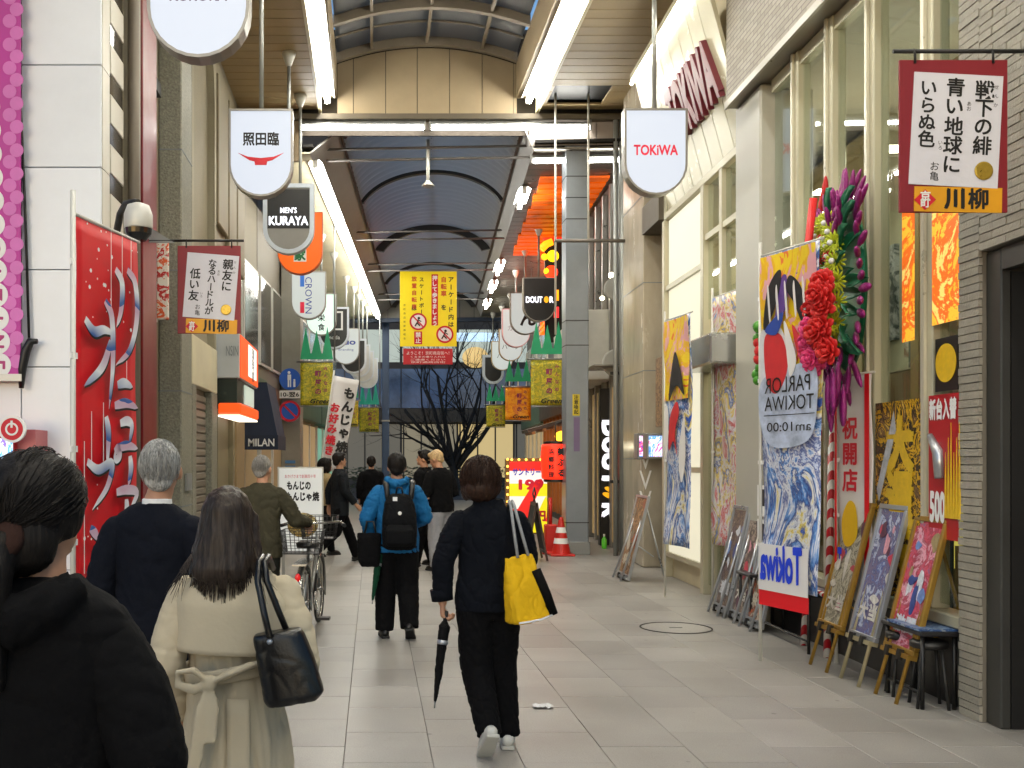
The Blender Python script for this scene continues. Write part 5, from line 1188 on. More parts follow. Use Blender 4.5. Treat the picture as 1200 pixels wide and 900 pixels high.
# leaning white flag
Yl = 19.0
lf = empty('banner_flag', 'white flag leaning across, with black and red savoury pancake characters', 'banner flag', (xw(377, Yl), Yl, 0))
q = [P(376, 552, Yl), P(401, 552, Yl), P(421, 446, Yl), P(392, 440, Yl)]; o0 = lf.location
q = [v - Vector(o0) for v in q]
MB().grid(lambda u, v: (q[0].lerp(q[1], u)).lerp(q[3].lerp(q[2], u), v) + Vector((0, .03 * math.sin(v * 7 + u * 4), 0)), 8, 16).build('cloth', m_flagw, lf, solid=.003)
dirv = (q[3] - q[0]).normalized(); wv = (q[1] - q[0]).normalized()
fl = face_frame(q[0] + Vector((0, -.05, 0)), dirv.cross(Vector((0, 1, 0))) * -1 if False else (Vector((0, -1, 0)).cross(dirv)) * -1, dirv)
lettering([('もんじゃ焼と', .32, 1.5, .22, {'v': 1, 'step': .25, 'bold': .05})], m_ink, lf, fl)
lettering([('お好み焼き', .1, 1.2, .18, {'v': 1, 'step': .2, 'bold': .05})], m_redink, lf, fl)
MB().tube([q[0] + dirv * -1.9 * .0 + Vector((-.03, .02, -1.36)), q[0] + Vector((-.02, .02, 0)), q[3] + dirv * .1 + Vector((-.02, .02, 0))], .015, 8).build('pole', m_white_metal, lf)
MB().lathe([(.16, 0), (.16, .06), (.03, .1)], (q[0].x - .03, .02, 0)).build('base', m_dark, lf)
# okonomiyaki board
Yb = 13.2
bo = empty('menu_board', 'white standing board with black brush lettering and a photo of a savoury pancake', 'signboard', (xw(352, Yb), Yb, 0))
bw = 50 * Yb / F; bz0, bz1 = zw(648, Yb), zw(549, Yb)
MB().bb(-bw / 2, bw / 2, 0, .03, bz0, bz1).build('panel', glow('board_face', '#d4d6d4', .3), bo, bevel=.004)
MB().bb(-bw / 2 - .02, bw / 2 + .02, .01, .05, bz0 - .02, bz1 + .02).build('frame', m_white_metal, bo)
fb = face_frame((0, -.004, 0), (1, 0, 0), (0, 0, 1))
lettering([('もんじの', -.02, bz1 - .22, .12, {'w': .3, 'bold': .05}), ('もんじゃ焼', .03, bz1 - .36, .12, {'w': .42, 'bold': .05})], m_ink, bo, fb)
lettering([('おかげさまで創業四十年', 0, bz1 - .1, .05, {'w': .4})], m_redink, bo, fb, 'red_lettering')
MB().sph((.03, -.004, bz0 + .36), (.2, .012, .16), 24, 10).build('pancake_photo', art('pancake', ['#8a6a2a', '#b8964a', '#5a4a20', '#cdb878', '#6a7a2a'], 14, 2), bo)
for a in (-1, 1): MB().bb(a * bw * .4 - .02, a * bw * .4 + .02, 0.0, .05, 0, bz0).build('leg', m_steel, bo); MB().bb(a * bw * .4 - .02, a * bw * .4 + .02, -.15, .3, 0, .03).build('foot', m_steel, bo)
# cafe upright sign
Yd = 18.7
ds = empty('upright_sign', 'tall black upright sign with white letters running down it beside the grey pipes', 'shop sign', (xw(715, Yd), Yd, 0))
dw = 24 * Yd / F; dz0, dz1 = zw(640, Yd), zw(455, Yd)
MB().bb(-dw / 2, dw / 2, 0, .14, max(.02, dz0), dz1).build('casing', m_black, ds, bevel=.01)
fd = face_frame((0, -.004, 0), (1, 0, 0), (0, 0, 1)); m_wl = glow('white_letter', '#f4f6ff', .9)
step = (569 - 492) / 4 * Yd / F
for k, ch in enumerate('DOUT'): lettering([(ch, 0, zw(502 + k * 19.5, Yd), .3, {'rot': -math.pi / 2, 'w': .26, 'h': .27, 'bold': .06})], m_wl, ds, fd, 'letter')
lettering([('R', 0, zw(598, Yd), .3, {'rot': -math.pi / 2, 'w': .22, 'h': .27, 'bold': .06})], m_wl, ds, fd, 'letter')
M_ = Matrix.Translation((.02, -.004, zw(578, Yd))) @ rotm('Y', .35)
MB().sph((0, 0, .055), (.15, .008, .05), 14, 8, M_).sph((0, 0, -.055), (.15, .008, .05), 14, 8, M_).build('coffee_bean', glow('yellow_bean', '#e8a818', .8), ds)
for k, (py, r) in enumerate(((338, 14), (425, 16))):
    rs_ = empty('round_sign', ['round grey sign above the cafe lamp box', 'large pale round sign below the cafe lamp box'][k], 'shop sign', (xw(722, 18.0), 18.0, zw(py, 18.0)))
    MB().lathe([(r * 18 / F, -.03), (r * 18 / F, .03), (r * 18 / F * .9, .04)], (0, 0, 0), 28, face_frame((0, 0, 0), (1, 0, 0), (0, 0, 1))).build('disc', mat('pale_disc', '#a9aaa4', .4, var=.1), rs_)
    MB().bb(0, .3, .0, .04, -.02, .02).build('bracket', m_dark, rs_)
# lantern, lit menu sign, cone, A-board
Yn = 17.6
ln = empty('paper_lantern', 'red paper lantern with black characters hanging by the square pillar', 'lantern', (xw(651, Yn), Yn, zw(565, Yn)))
lh = 48 * Yn / F; lr = 17 * Yn / F
prof = [(lr * .8, .05)] + [(lr * (.93 + .07 * math.sin(math.pi * i / 14)) + (.006 if i % 2 else 0), .06 + (lh - .12) * i / 14) for i in range(15)] + [(lr * .8, lh - .05)]
MB().lathe(prof, (0, 0, 0), 28).build('paper_shade', glow('lantern_red', '#ff2a10', 1.15), ln)
MB().lathe([(lr * .7, 0), (lr * .82, .01), (lr * .82, .06)], (0, 0, 0), 24).build('bottom_ring', m_black, ln); MB().lathe([(lr * .82, lh - .06), (lr * .82, lh - .01), (lr * .6, lh)], (0, 0, 0), 24).build('top_ring', m_black, ln)
lettering([('美ぶる', .05, lh * .74, .14, {'v': 1, 'step': .18, 'bold': .05}), ('浜郷料理', -.12, lh * .74, .1, {'v': 1, 'step': .13, 'bold': .04})], m_ink, ln, face_frame((0, -lr * 1.06, 0), (1, 0, 0), (0, 0, 1)))
MB().tube([(0, 0, lh), (.0, 0, lh + .3), (.3, .1, lh + .45)], .012, 6).build('hanger', m_dark, ln)
Ym = 18.4
mn = empty('lit_menu_sign', 'glowing red yellow and white menu sign edged with bulbs', 'illuminated sign', (xw(619, Ym), Ym, 0))
sw = 52 * Ym / F; sz1 = zw(537, Ym); sz0 = .25
MB().bb(-sw / 2, sw / 2, 0, .18, sz0, sz1).build('casing', mat('menu_casing', '#7a5a2a', .4), mn, bevel=.01)
pz = [sz0 + (sz1 - sz0) * k / 6 for k in range(7)]
cols_ = ['#f2e21a', '#e8241c', '#f2ece0', '#f2e21a', '#f4f0ea', '#e8241c']
for k in range(6):
    MB().bb(-sw / 2 + .06, sw / 2 - .06, -.008, 0, pz[k] + (.03 if k == 0 else 0), pz[k + 1] - (.06 if k == 5 else 0)).build('lit_field', glow('menu_' + cols_[k][1:], cols_[k], .8, .3), mn)
blob2(mn, [(-.3, pz[1]), (-.1, pz[1]), (.25, pz[4]), (.1, pz[4])], glow('menu_e8241c', '#e8241c', .8, .3), -.012, 'slash'); blob2(mn, [(.05, pz[0] + .1), (.3, pz[1]), (.33, pz[3]), (.2, pz[2])], glow('menu_f2e21a', '#f2e21a', .8, .3), -.012, 'slash')
lettering([('サントリー', -.03, pz[5] - .02, .14, {'w': .5, 'bold': .04})], mat('royal_ink', '#1d3fd0', .5), mn, face_frame((0, -.014, 0), (1, 0, 0), (0, 0, 1)))
lettering([('199', .05, pz[4] - .02, .24, {'w': .42, 'bold': .05}), ('円', .22, pz[1] + .1, .2, {'bold': .05})], m_pinkred, mn, face_frame((0, -.014, 0), (1, 0, 0), (0, 0, 1)))
m_bulb = glow('bulb', '#ffb84a', 3)
for k in range(11): MB().sph((-sw / 2 + .025, -.02, sz0 + .08 + k * (sz1 - sz0 - .1) / 10), .022, 8, 6).build('bulb', m_bulb, mn)
for k in range(6): MB().sph((-sw / 2 + .1 + k * (sw - .15) / 5, -.02, sz1 - .025), .022, 8, 6).build('bulb', m_bulb, mn)
for a in (-.3, .3): MB().bb(a - .03, a + .03, -.05, .25, 0, sz0).build('foot', m_dark, mn)
cn = empty('traffic_cone', 'red traffic cone with white bands at the foot of the pillar', 'cone', (xw(657.5, 17.0), 17.0, 0))
MB().lathe([(.16, .03), (.035, .62), (.02, .64)], (0, 0, 0), 20).build('body', mat('cone_red', '#c22016', .45), cn)
MB().bb(-.2, .2, -.2, .2, 0, .035).build('base', mat('cone_red', '#c22016', .45), cn, bevel=.01)
for z in (.2, .38): MB().lathe([(.16 - (z - .03) / .59 * .125 + .004, z), (.16 - (z + .07) / .59 * .125 + .006, z + .09)], (0, 0, 0), 20).build('white_band', m_whiteink, cn)
cn2 = empty('cone_bar_stand', 'red barrier stand beside the traffic cone under the lantern', 'barrier', (xw(645, 17.3), 17.3, 0))
MB().bb(-.1, .1, -.1, .1, 0, .5).bb(-.16, .16, -.16, .16, 0, .05).build('body', mat('cone_red', '#c22016', .45), cn2, bevel=.02); MB().cyl((0, 0, .5), (0, 0, .95), .03).build('stem', mat('cone_red', '#c22016', .45), cn2)
ab = empty('folding_board', 'dark wooden folding board standing open in front of the lit menu sign', 'signboard', (xw(626, 16.2), 16.2, 0))
for s_ in (-1, 1):
    M_ = Matrix.Translation((0, 0, .92)) @ rotm('Y', s_ * .18)
    f = MB()
    for yy in (-.25, .25): f.box((0, yy, -.46), (.03, .04, .92), M_)
    f.box((0, 0, -.03), (.03, .5, .05), M_).box((0, 0, -.78), (.03, .5, .05), M_).build('leaf_frame', mat('dark_wood', '#3a2418', .5, var=.2), ab)
    MB().box((0, 0, -.4), (.012, .46, .7), M_).build('leaf_panel', mat('chalk_black', '#161513', .7), ab)
MB().tube([(0, -.1, .92), (-.03, -.05, 1.05), (0, 0, 1.15), (.03, .05, 1.05), (0, .1, .92)], .012, 6).build('handle', m_dark, ab)
# red and yellow eatery emblems beside the pillar
em = empty('neon_emblem', 'glowing red and yellow emblem lights on the black eatery wall', 'illuminated sign', P(644, 340, 23.6))
for px, py, r, c in ((643, 277, 8, '#ff2a10'), (655, 275, 6, '#e81a10'), (648, 300, 7, '#ffd018'), (638, 301, 4, '#ffb018'), (646, 319, 8, '#ff3a14'), (641, 318, 4, '#ffc018')):
    v = P(px, py, 23.6) - P(644, 340, 23.6); MB().sph((v.x, 0, v.z), (r * 23.6 / F, .06, r * 23.6 / F), 14, 8).build('lamp', glow('neon_' + c[1:], c, 1.6), em)
MB().tube([P(634, 292, 23.6) - P(644, 340, 23.6), P(640, 286, 23.6) - P(644, 340, 23.6), P(647, 283, 23.6) - P(644, 340, 23.6)], .09, 8).build('lamp', glow('neon_ffa018', '#ffa018', 1.6), em)
for py, c in ((346, '#ffa018'), (366, '#ff3030')): 
    v = P(652, py, 23.6) - P(644, 340, 23.6); MB().bb(v.x - .05, v.x + .05, -.03, .03, v.z - .12, v.z + .12).build('lamp', glow('neon_' + c[1:], c, 1.6), em)
MB().bb(-.1, .4, .05, .1, -1.2, 1.4).build('backing', m_black, em)
# wall fish ornament over the lantern
og = empty('eatery_canopy', 'dark timber canopy with warm yellow lamps over the red lantern', 'canopy', (xw(650, 18.3), 18.3, zw(505, 18.3)))
M_ = rotm('Y', -.28)
MB().bb(-.5, .45, -.3, .5, .1, .16, M_).build('roof_board', mat('dark_wood', '#3a2418', .5, var=.2), og)
for k in range(5): MB().bb(-.45 + k * .2, -.39 + k * .2, -.32, .5, .05, .1, M_).build('rafter', mat('timber', '#8a5a2a', .5, var=.2), og)
MB().sph((.12, -.1, -.1), (.14, .05, .1)).build('lamp', glow('fish_lamp', '#ffc030', 2.2), og); MB().sph((.32, -.1, -.28), .06).sph((-.2, -.1, -.3), .04).build('lamp', glow('spot_lamp', '#fff0c8', 14), og)
MB().bb(.46, .5, -.1, .1, -.6, .1).build('bracket', m_dark, og)
# ================================================================== FLOWER WREATH
wr = empty('flower_wreath', 'large opening wreath of purple, red and lime artificial flowers on striped poles', 'flower wreath', (3.64, 7.95, 0), -RA - math.radians(13))
wz = zw(345, 8.05); rw = random.Random(4)
# disc lies in the local YZ plane, faces -X
def on(r, a, x=0.0): return (x, r * math.cos(a), wz + r * math.sin(a))
m_pur = mat('purple_foil', '#8a1c70', .4, .2, var=.35, scale=30, bump=.4, bscale=60); m_lime = mat('lime_petal', '#b9c424', .6, var=.15, scale=20); m_rose = mat('red_rose', '#c01818', .6, var=.2, scale=30); m_pink = mat('pink_gauze', '#d83a78', .6, var=.3, scale=30); m_teal = mat('green_foil', '#1a6a4a', .4, .2, var=.3, scale=14); m_green2 = mat('bright_green', '#3f8a1c', .5, var=.25, scale=30)
MB().lathe([(.6, -.02), (.62, 0), (.6, .02)], (0, 0, 0), 36, Matrix.Translation((.05, 0, wz)) @ rotm('Y', math.pi / 2)).build('backing_disc', m_teal, wr)
def petal(L_, w_, m, parent, M_, nm):
    MB().grid(lambda u, v: ((u - .5) * w_ * math.sin(math.pi * min(.98, v + .04)) ** .6, .035 * math.sin(v * 2.5) + .02 * (u - .5) ** 2 * 8, v * L_), 4, 8).build(nm, m, parent, solid=.004).matrix_local = M_
for ring, (r0, L_, n_, xo) in enumerate(((.66, .28, 52, .0), (.58, .22, 46, -.07), (.52, .2, 40, -.13))):
    for k in range(n_):
        a = 2 * math.pi * k / n_ + ring * .09
        mid = -.75 < math.sin(a) < .62
        if mid and ring: continue
        if mid: L_ = .17
        else: L_ = (.28, .22, .2)[ring]
        M_ = Matrix.Translation(on(r0, a, xo)) @ rotm('X', a - math.pi / 2) @ rotm('Y', rw.uniform(-.3, .3)) @ rotm('X', rw.uniform(-.15, .15))
        MB().sph((0, 0, L_ / 2), (.022, .034, L_ / 2), 8, 8).build('purple_feather', m_pur, wr).matrix_local = M_
def flower(c, r, m, nm, petals=14, core=None):
    B = MB(); M_ = Matrix.Translation(c) @ rotm('Z', .75) @ rotm('Y', -math.pi / 2) @ rotm('Z', rw.uniform(0, 1)) @ rotm('X', rw.uniform(-.3, .3))
    if core is m_rose or core is m_pink:      # layered cup of broad petals
        for ring_, (n_, rr, tilt) in enumerate(((6, .62, .25), (6, .45, .7), (4, .26, 1.15))):
            for k in range(n_):
                B.sph((0, 0, 0), (r * .42, r * .34, .007), 8, 5, M_ @ rotm('Z', 2 * math.pi * (k + .5 * ring_) / n_ + rw.uniform(-.15, .15)) @ Matrix.Translation((r * rr, 0, .02 + .016 * ring_)) @ rotm('Y', -tilt))
    else:
        for ring_, (n_, rr, tilt) in enumerate(((petals, .62, .12), (petals, .45, .5))):
            for k in range(n_):
                B.sph((0, 0, 0), (r * .42, r * .11, .006), 6, 4, M_ @ rotm('Z', 2 * math.pi * (k + .5 * ring_) / n_) @ Matrix.Translation((r * rr, 0, .012 + .014 * ring_)) @ rotm('Y', -tilt))
    f = B.build(nm, m, wr)
    MB().sph((0, 0, .06), (r * .24, r * .24, .02), 8, 6, M_).build('flower_heart', core or m_whiteink, f)
for k in range(22):
    a = 2 * math.pi * k / 22; flower(on(.53 + .02 * (k % 2), a, -.12), .095, m_lime, 'lime_flower')
for k in range(44):
    a = 2 * math.pi * k / 44 + rw.uniform(-.05, .05); r0 = rw.uniform(.3, .6)
    petal(.26, .1, m_teal, wr, Matrix.Translation(on(r0, a, -.03 - .04 * rw.random())) @ rotm('X', a - math.pi / 2) @ rotm('Z', math.pi / 2) @ rotm('X', rw.uniform(-.2, .5)), 'green_leaf')
for k in range(22):
    a = 2 * math.pi * k / 22; flower(on(.4, a, -.13), .07, m_lime if k % 3 else m_rose, 'lime_flower' if k % 3 else 'red_flower')
for k in range(14):
    c = (-.24 + rw.uniform(-.05, .03), -.62 + rw.uniform(-.16, .12), 2.66 + rw.uniform(-.3, .22))
    flower(c, .105, m_rose, 'red_rose', 9, m_rose)
for k in range(16):
    c = Vector((-.27 + rw.uniform(-.04, .04), -.5 + rw.uniform(-.08, .08), 2.42 + rw.uniform(-.18, .14)))
    flower(c, .09, m_pink, 'pink_bloom', 11, m_pink)
for k in range(12):
    MB().sph((-.15 + rw.uniform(-.08, .08), -.6 + rw.uniform(-.2, .14), 2.08 + rw.uniform(-.2, .12)), (.022, .028, .14), 8, 8).build('purple_tail', m_pur, wr)
for k in range(26):
    c = (-.49 + rw.uniform(-.05, .05), .85 + rw.uniform(-.06, .06), zw(372, 8.9) - rw.uniform(0, .6)); MB().sph(c, (.045, .05, .05), 8, 6).build('green_pompon', m_green2 if k > 6 else m_rose, wr)
MB().tube([(-.2, .02, wz + .75), (-.24, .0, wz + .4), (-.26, -.04, wz + .1)], .03, 8, flat=((0, 1, 0), .3)).build('red_ribbon', mat('red_ribbon', '#d82a2a', .4), wr)
MB().tube([(-.2, .02, wz + .75), (-.22, .14, wz + .45), (-.24, .16, wz + .15)], .025, 8, flat=((0, 1, 0), .3)).build('red_ribbon', mat('red_ribbon', '#d82a2a', .4), wr)
MB().tube([(-.02, .4, wz), (-.3, .65, wz + .05), (-.49, .85, zw(375, 8.9)), (-.5, .86, zw(480, 8.9))], .008, 6).build('wire_stem', m_green2, wr)
for k in range(5): MB().sph((-.1, .1 + k * .06, wz + .86 - .03 * k), (.02, .025, .08), 8, 6).build('red_feather', m_rose, wr)
def barber():
    m, nt, N, L, b = _nt('striped_pole'); tc = N.new('ShaderNodeTexCoord'); sp = N.new('ShaderNodeSeparateXYZ'); L.new(tc.outputs['Object'], sp.inputs[0])
    ad = N.new('ShaderNodeMath'); ad.operation = 'MULTIPLY_ADD'; ad.inputs[1].default_value = 7.0
    xs_ = N.new('ShaderNodeMath'); xs_.operation = 'MULTIPLY'; xs_.inputs[1].default_value = 9.0; L.new(sp.outputs[1], xs_.inputs[0]); L.new(sp.outputs[2], ad.inputs[0]); L.new(xs_.outputs[0], ad.inputs[2])
    fr = N.new('ShaderNodeMath'); fr.operation = 'FRACT'; L.new(ad.outputs[0], fr.inputs[0]); gt = N.new('ShaderNodeMath'); gt.operation = 'GREATER_THAN'; gt.inputs[1].default_value = .5; L.new(fr.outputs[0], gt.inputs[0])
    mx = N.new('ShaderNodeMix'); mx.data_type = 'RGBA'; mx.inputs[6].default_value = lin('#b01824'); mx.inputs[7].default_value = lin('#d6d3ce'); L.new(gt.outputs[0], mx.inputs[0]); L.new(mx.outputs[2], b.inputs['Base Color']); b.inputs['Roughness'].default_value = .4; return m
m_barber = barber()
for yy, xx, top in ((.3, -.06, 1.9), (.85, -.16, 1.9), (.6, .0, 1.7)): MB().cyl((xx, yy, 0), (xx * .4, yy * .75, top), .028).build('striped_leg', m_barber, wr)
MB().cyl((-.07, .3, .5), (-.14, .85, .5), .02).build('cross_bar', m_barber, wr)

# ================================================================== PICTURE EASELS
frame_cols = [[mat('ps_%d_%d' % (i, j), c, .35, var=.35, scale=30) for j, c in enumerate(r)] for i, r in enumerate((['#d8d4cc', '#c03a50', '#5a3048', '#d89aa8'], ['#d0d4dc', '#2c4488', '#9a8a60', '#6a86c0'], ['#c8c0b0', '#4a4440', '#a85a30', '#7a7468']))]
def easel(label, px, py, Y, w, hgt, artm, frame, lean=.24, legs=m_gold, z0=.32, yaw=0.0, metal_legs=True):
    """framed poster on an easel facing the passage (-X); px,py: near front foot"""
    t = empty('poster_easel', label, 'easel', (xw(px, Y), Y, 0), -RA + yaw, 'poster easels by the glass shop')
    Mf = Matrix.Translation((0, 0, z0)) @ rotm('Y', lean)
    MB().bb(0, .012, .03, w - .03, .03, hgt - .03, Mf).build('poster', artm, t)
    rp = random.Random(int(px)); cols = frame_cols[int(px) % 3]
    for q in range(9):
        cy, cz, a, b = rp.uniform(.1, .8) * w, rp.uniform(.12, .85) * hgt, rp.uniform(.04, .16) * w * 1.2, rp.uniform(.03, .13) * hgt
        pts = [(cy + a * math.cos(2 * math.pi * e / 7) * rp.uniform(.4, 1.2), cz + b * math.sin(2 * math.pi * e / 7) * rp.uniform(.4, 1.2)) for e in range(7)]
        pts = [(min(max(u, .04), w - .04), min(max(v, .04), hgt - .04)) for u, v in pts]
        MB().prism(spline(pts, 3), .0012, Mf @ face_frame((-.001 - .0006 * q, 0, 0), (0, 1, 0), (0, 0, 1)) @ Matrix.Scale(-1, 4, (0, 0, 1))).build('print_shape', cols[q % 4], t, fix=True)
    lettering([(['大当', '激闘', '祭典'][int(px) % 3], -w * .5, hgt * .2, w * .3, {'w': w * .62, 'h': hgt * .12, 'bold': .04})], cols[0], t, Mf @ face_frame((-.008, 0, 0), (0, -1, 0), (0, 0, 1)))
    fr_ = [((0, w), (0, .035)), ((0, w), (hgt - .035, hgt)), ((0, .035), (.035, hgt - .035)), ((w - .035, w), (.035, hgt - .035))]
    for (a, b), (c, d) in fr_: MB().bb(-.014, .022, a, b, c, d, Mf).build('frame_rail', frame, t, bevel=.004)
    for yy in (w * .2, w * .8):
        MB().cyl(Mf @ Vector((.03, yy, hgt * .9)), (-.09, yy + (w * .05 if yy > w / 2 else -w * .05), 0), .014, n=8).build('leg', legs, t)
    MB().cyl(Mf @ Vector((.05, w * .5, hgt * .92)), (.55, w * .5, 0), .012, n=8).build('leg', legs, t)
    MB().cyl((.12, w * .5, .5), (.4, w * .5, .3), .008, n=6).build('brace', legs, t)
    MB().bb(-.035, .03, .02, w - .02, -.03, 0, Mf).build('ledge', legs, t)
    for yy in (w * .3, w * .7): MB().bb(-.05, -.02, yy - .02, yy + .02, -.05, .02, Mf).build('peg', m_black, t)
    return t
a_bw = art('poster_grey', ['#8d8a7c', '#aeaa98', '#6a665a', '#c2bda8', '#55524a', '#979080'], 7, .9, 1, hard=False, detail=12); a_bl = art('poster_blue', ['#4a66a0', '#8aa0cc', '#c4c8d4', '#2c3f7c', '#7a6a80', '#3a5090', '#a8b4d0'], 7, .9, 2, hard=False, detail=12)
a_rd = art('poster_red', ['#b8304e', '#cf6a84', '#d8a8b8', '#902040', '#c8485e', '#8a5a80'], 7, .9, 3, hard=False, detail=12); a_dk = art('poster_dark', ['#2a2422', '#5a4a48', '#7a6a70', '#1d1a1c', '#8a7466', '#3a3036', '#b0a090'], 7, .9, 4, hard=False, detail=12)
a_d2 = art('poster_dark_b', ['#3a3034', '#6a5a60', '#c8b8a8', '#2a2226', '#c8602a', '#4a4048'], 7, .9, 9, hard=False, detail=12); a_d3 = art('poster_dark_c', ['#4a3c3c', '#7f6a6a', '#24201f', '#a8988c', '#5c4c4a'], 7, .9, 12, hard=False, detail=12); a_d4 = art('poster_brown', ['#4a342a', '#86644c', '#2a1d18', '#b89068', '#61483a', '#a8543a'], 7, .9, 15, hard=False, detail=12)
easel('gold framed easel with a red and pink game poster, closest to the brick pier', 1072, 820, 6.62, .42, .92, a_rd, m_gold)
easel('silver framed easel with a blue game poster, in the middle of three', 1026, 803, 7.12, .42, .98, a_bl, m_silver, legs=mat('pale_gold', '#b8ad8a', .35, .5))
easel('gold framed easel with a grey sketch poster, by the striped poles', 987, 788, 7.6, .44, .98, a_bw, m_gold)
for k, (a_, lb) in enumerate(((a_d2, 'silver framed dark poster with an orange flash, closest of the row of three leaning frames'), (a_d3, 'dark poster in the middle of the row of three leaning frames'), (a_dk, 'dark poster furthest along the row of three leaning frames'))):
    easel(lb, 893 - k * 20, 740, 9.42 + k * .47, .45, 1.08, a_, m_silver, lean=.2, legs=m_silver, z0=.06)
easel('single brown poster on a silver easel in front of the marbled pilaster', 737, 680, 13.3, .68, 1.1, a_d4, m_silver, lean=.24, legs=m_silver, z0=.05)
# low tables and stools along the glass front
for k, (yy, L_) in enumerate(((6.5, .55), (8.35, 1.2), (9.75, .4))):
    tb_ = empty('side_table', ['dark folding table with a blue printed cover by the brick pier', 'dark folding table behind the striped poles', 'small dark folding table behind the row of leaning frames'][k], 'table', R(-.31, yy, 0), -RA)
    MB().bb(0, .26, 0, L_, .47, .50).build('table_top', mat('table_black', '#17161a', .4), tb_, bevel=.006)
    if k < 2: MB().bb(-.005, .25, .02, L_ - .1, .502, .516).build('printed_cover', art('cover_print_%d' % k, ['#24406c', '#7088a8', '#2c4a78', '#8a94a0', '#1d2c48'] if k == 0 else ['#3a2a38', '#6a5560', '#8a8088', '#2a2026'], 5, 1.5, k), tb_)
    for xx in (.03, .23):
        for y2 in (.04, L_ - .04): MB().cyl((xx, y2, 0), (xx, y2, .47), .014, n=8).build('leg', m_black, tb_)
    MB().cyl((.03, .04, .1), (.03, L_ - .04, .1), .01, n=6).build('stretcher', m_black, tb_)
for k, yy in enumerate((6.62, 6.95)):
    stl = empty('stool', ['black stool under the table end closest to the brick pier', 'black stool under the table towards the grey sketch easel'][k], 'stool', R(-.2, yy, 0), -RA)
    MB().lathe([(.1, .38), (.115, .39), (.115, .42), (.09, .435)], (0, 0, 0), 20).build('seat', m_black, stl)
    for q in range(4): a = q * math.pi / 2 + .6; MB().cyl((.08 * math.cos(a), .08 * math.sin(a), .385), (.13 * math.cos(a), .13 * math.sin(a), 0), .011, n=8).build('leg', m_dark, stl)
# posters fixed to the glass
def glass_poster(label, px0, px1, pt0, pb0, m, bits=()):
    ya_, yb2 = RY(px1), RY(px0); ym_ = (ya_ + yb2) / 2; z1, z0 = zw(pt0, ym_), zw(pb0, ym_)
    t = empty('window_poster', label, 'poster', R(-.09, ya_, z0), -RA)
    MB().bb(0, .006, 0, yb2 - ya_, 0, z1 - z0).build('sheet', m, t)
    return t, yb2 - ya_, z1 - z0
def pframe(): return face_frame((-.004, 0, 0), (0, -1, 0), (0, 0, 1))      # text on the sheet, reading from far to near
t, w_, h_ = glass_poster('black and yellow poster with large golden slanted characters on the glass', 1040, 1093, 470, 700, art('gold_black_print', ['#17130f', '#4a3420', '#1a1512', '#d8a818', '#2a1d16', '#7a5a3a', '#e0c050'], 4.5, 2.0, 2))
lettering([('大還元', -w_ * .42, h_ * .78, w_ * .62, {'v': 1, 'step': h_ * .28, 'bold': .06})], mat('print_gold', '#dcb424', .45, var=.15, scale=20), t, pframe())
blob2_pts = [(-w_ * .95, h_ * .55), (-w_ * .55, h_ * .95), (-w_ * .5, h_ * .85), (-w_ * .9, h_ * .48)]
MB().prism(blob2_pts, .002, face_frame((-.003, 0, 0), (0, -1, 0), (0, 0, 1)) @ Matrix.Translation((0, 0, 0))).build('pale_slash', mat('print_pale2', '#b9bcc0', .5, var=.3, scale=18), t, fix=True)
t, w_, h_ = glass_poster('red poster with golden spikes and a pale revolver shape on the glass', 1104, 1140, 462, 632, mat('poster_red_flat', '#a81620', .4, var=.1))
lettering([('新台入替', -w_ * .5, h_ * .9, w_ * .24, {'w': w_ * .9, 'h': h_ * .14, 'bold': .05}), ('500', -w_ * .68, h_ * .22, .2, {'w': w_ * .5, 'h': h_ * .2, 'bold': .05})], m_whiteink, t, pframe())
MB().tube([(-.01, w_ * .9, h_ * .72), (-.01, w_ * .6, h_ * .6), (-.01, w_ * .55, h_ * .42)], [.02, .04, .035], 8).build('revolver_shape', m_silver, t)
for k in range(6): MB().prism([(0, 0), (.03, .0), (.015, h_ * (.45 + .1 * (k % 3)))], .004, face_frame((-.006 - .001 * k, w_ * .42 - k * .035, h_ * .15), (0, -1, 0), (0, 0, 1))).build('golden_spike', mat('print_gold', '#dcb424', .45, var=.15, scale=20), t)
t, w_, h_ = glass_poster('round gold sticker on a black square above the red poster', 1112, 1139, 395, 458, mat('poster_black', '#1b1a19', .4))
MB().lathe([(h_ * .36, 0), (h_ * .36, .004)], (0, 0, 0), 28, face_frame((-.002, w_ / 2, h_ * .52), (0, -1, 0), (0, 0, 1))).build('gold_disc', mat('print_gold', '#dcb424', .45, var=.15, scale=20), t)
for k, (a, b, c, d) in enumerate(((1108, 1140, 205, 378), (1072, 1086, 235, 400))):
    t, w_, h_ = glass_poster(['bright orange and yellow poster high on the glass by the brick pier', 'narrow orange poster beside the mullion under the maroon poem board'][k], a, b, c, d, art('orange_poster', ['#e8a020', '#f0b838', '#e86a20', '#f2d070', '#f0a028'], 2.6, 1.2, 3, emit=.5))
wp = empty('notice_sheets', 'white paper notices with a dark photo on the pillar beside the big flag', 'notice', R(-.16, RY(912), 0), -RA)
for k, z in enumerate((1.05, .72)):
    MB().bb(0, .006, -.18, .12, z, z + .3).build('sheet', m_whiteink, wp); MB().bb(-.003, 0, -.14, .0, z + .1, z + .26).build('dark_photo', m_pr_black, wp)
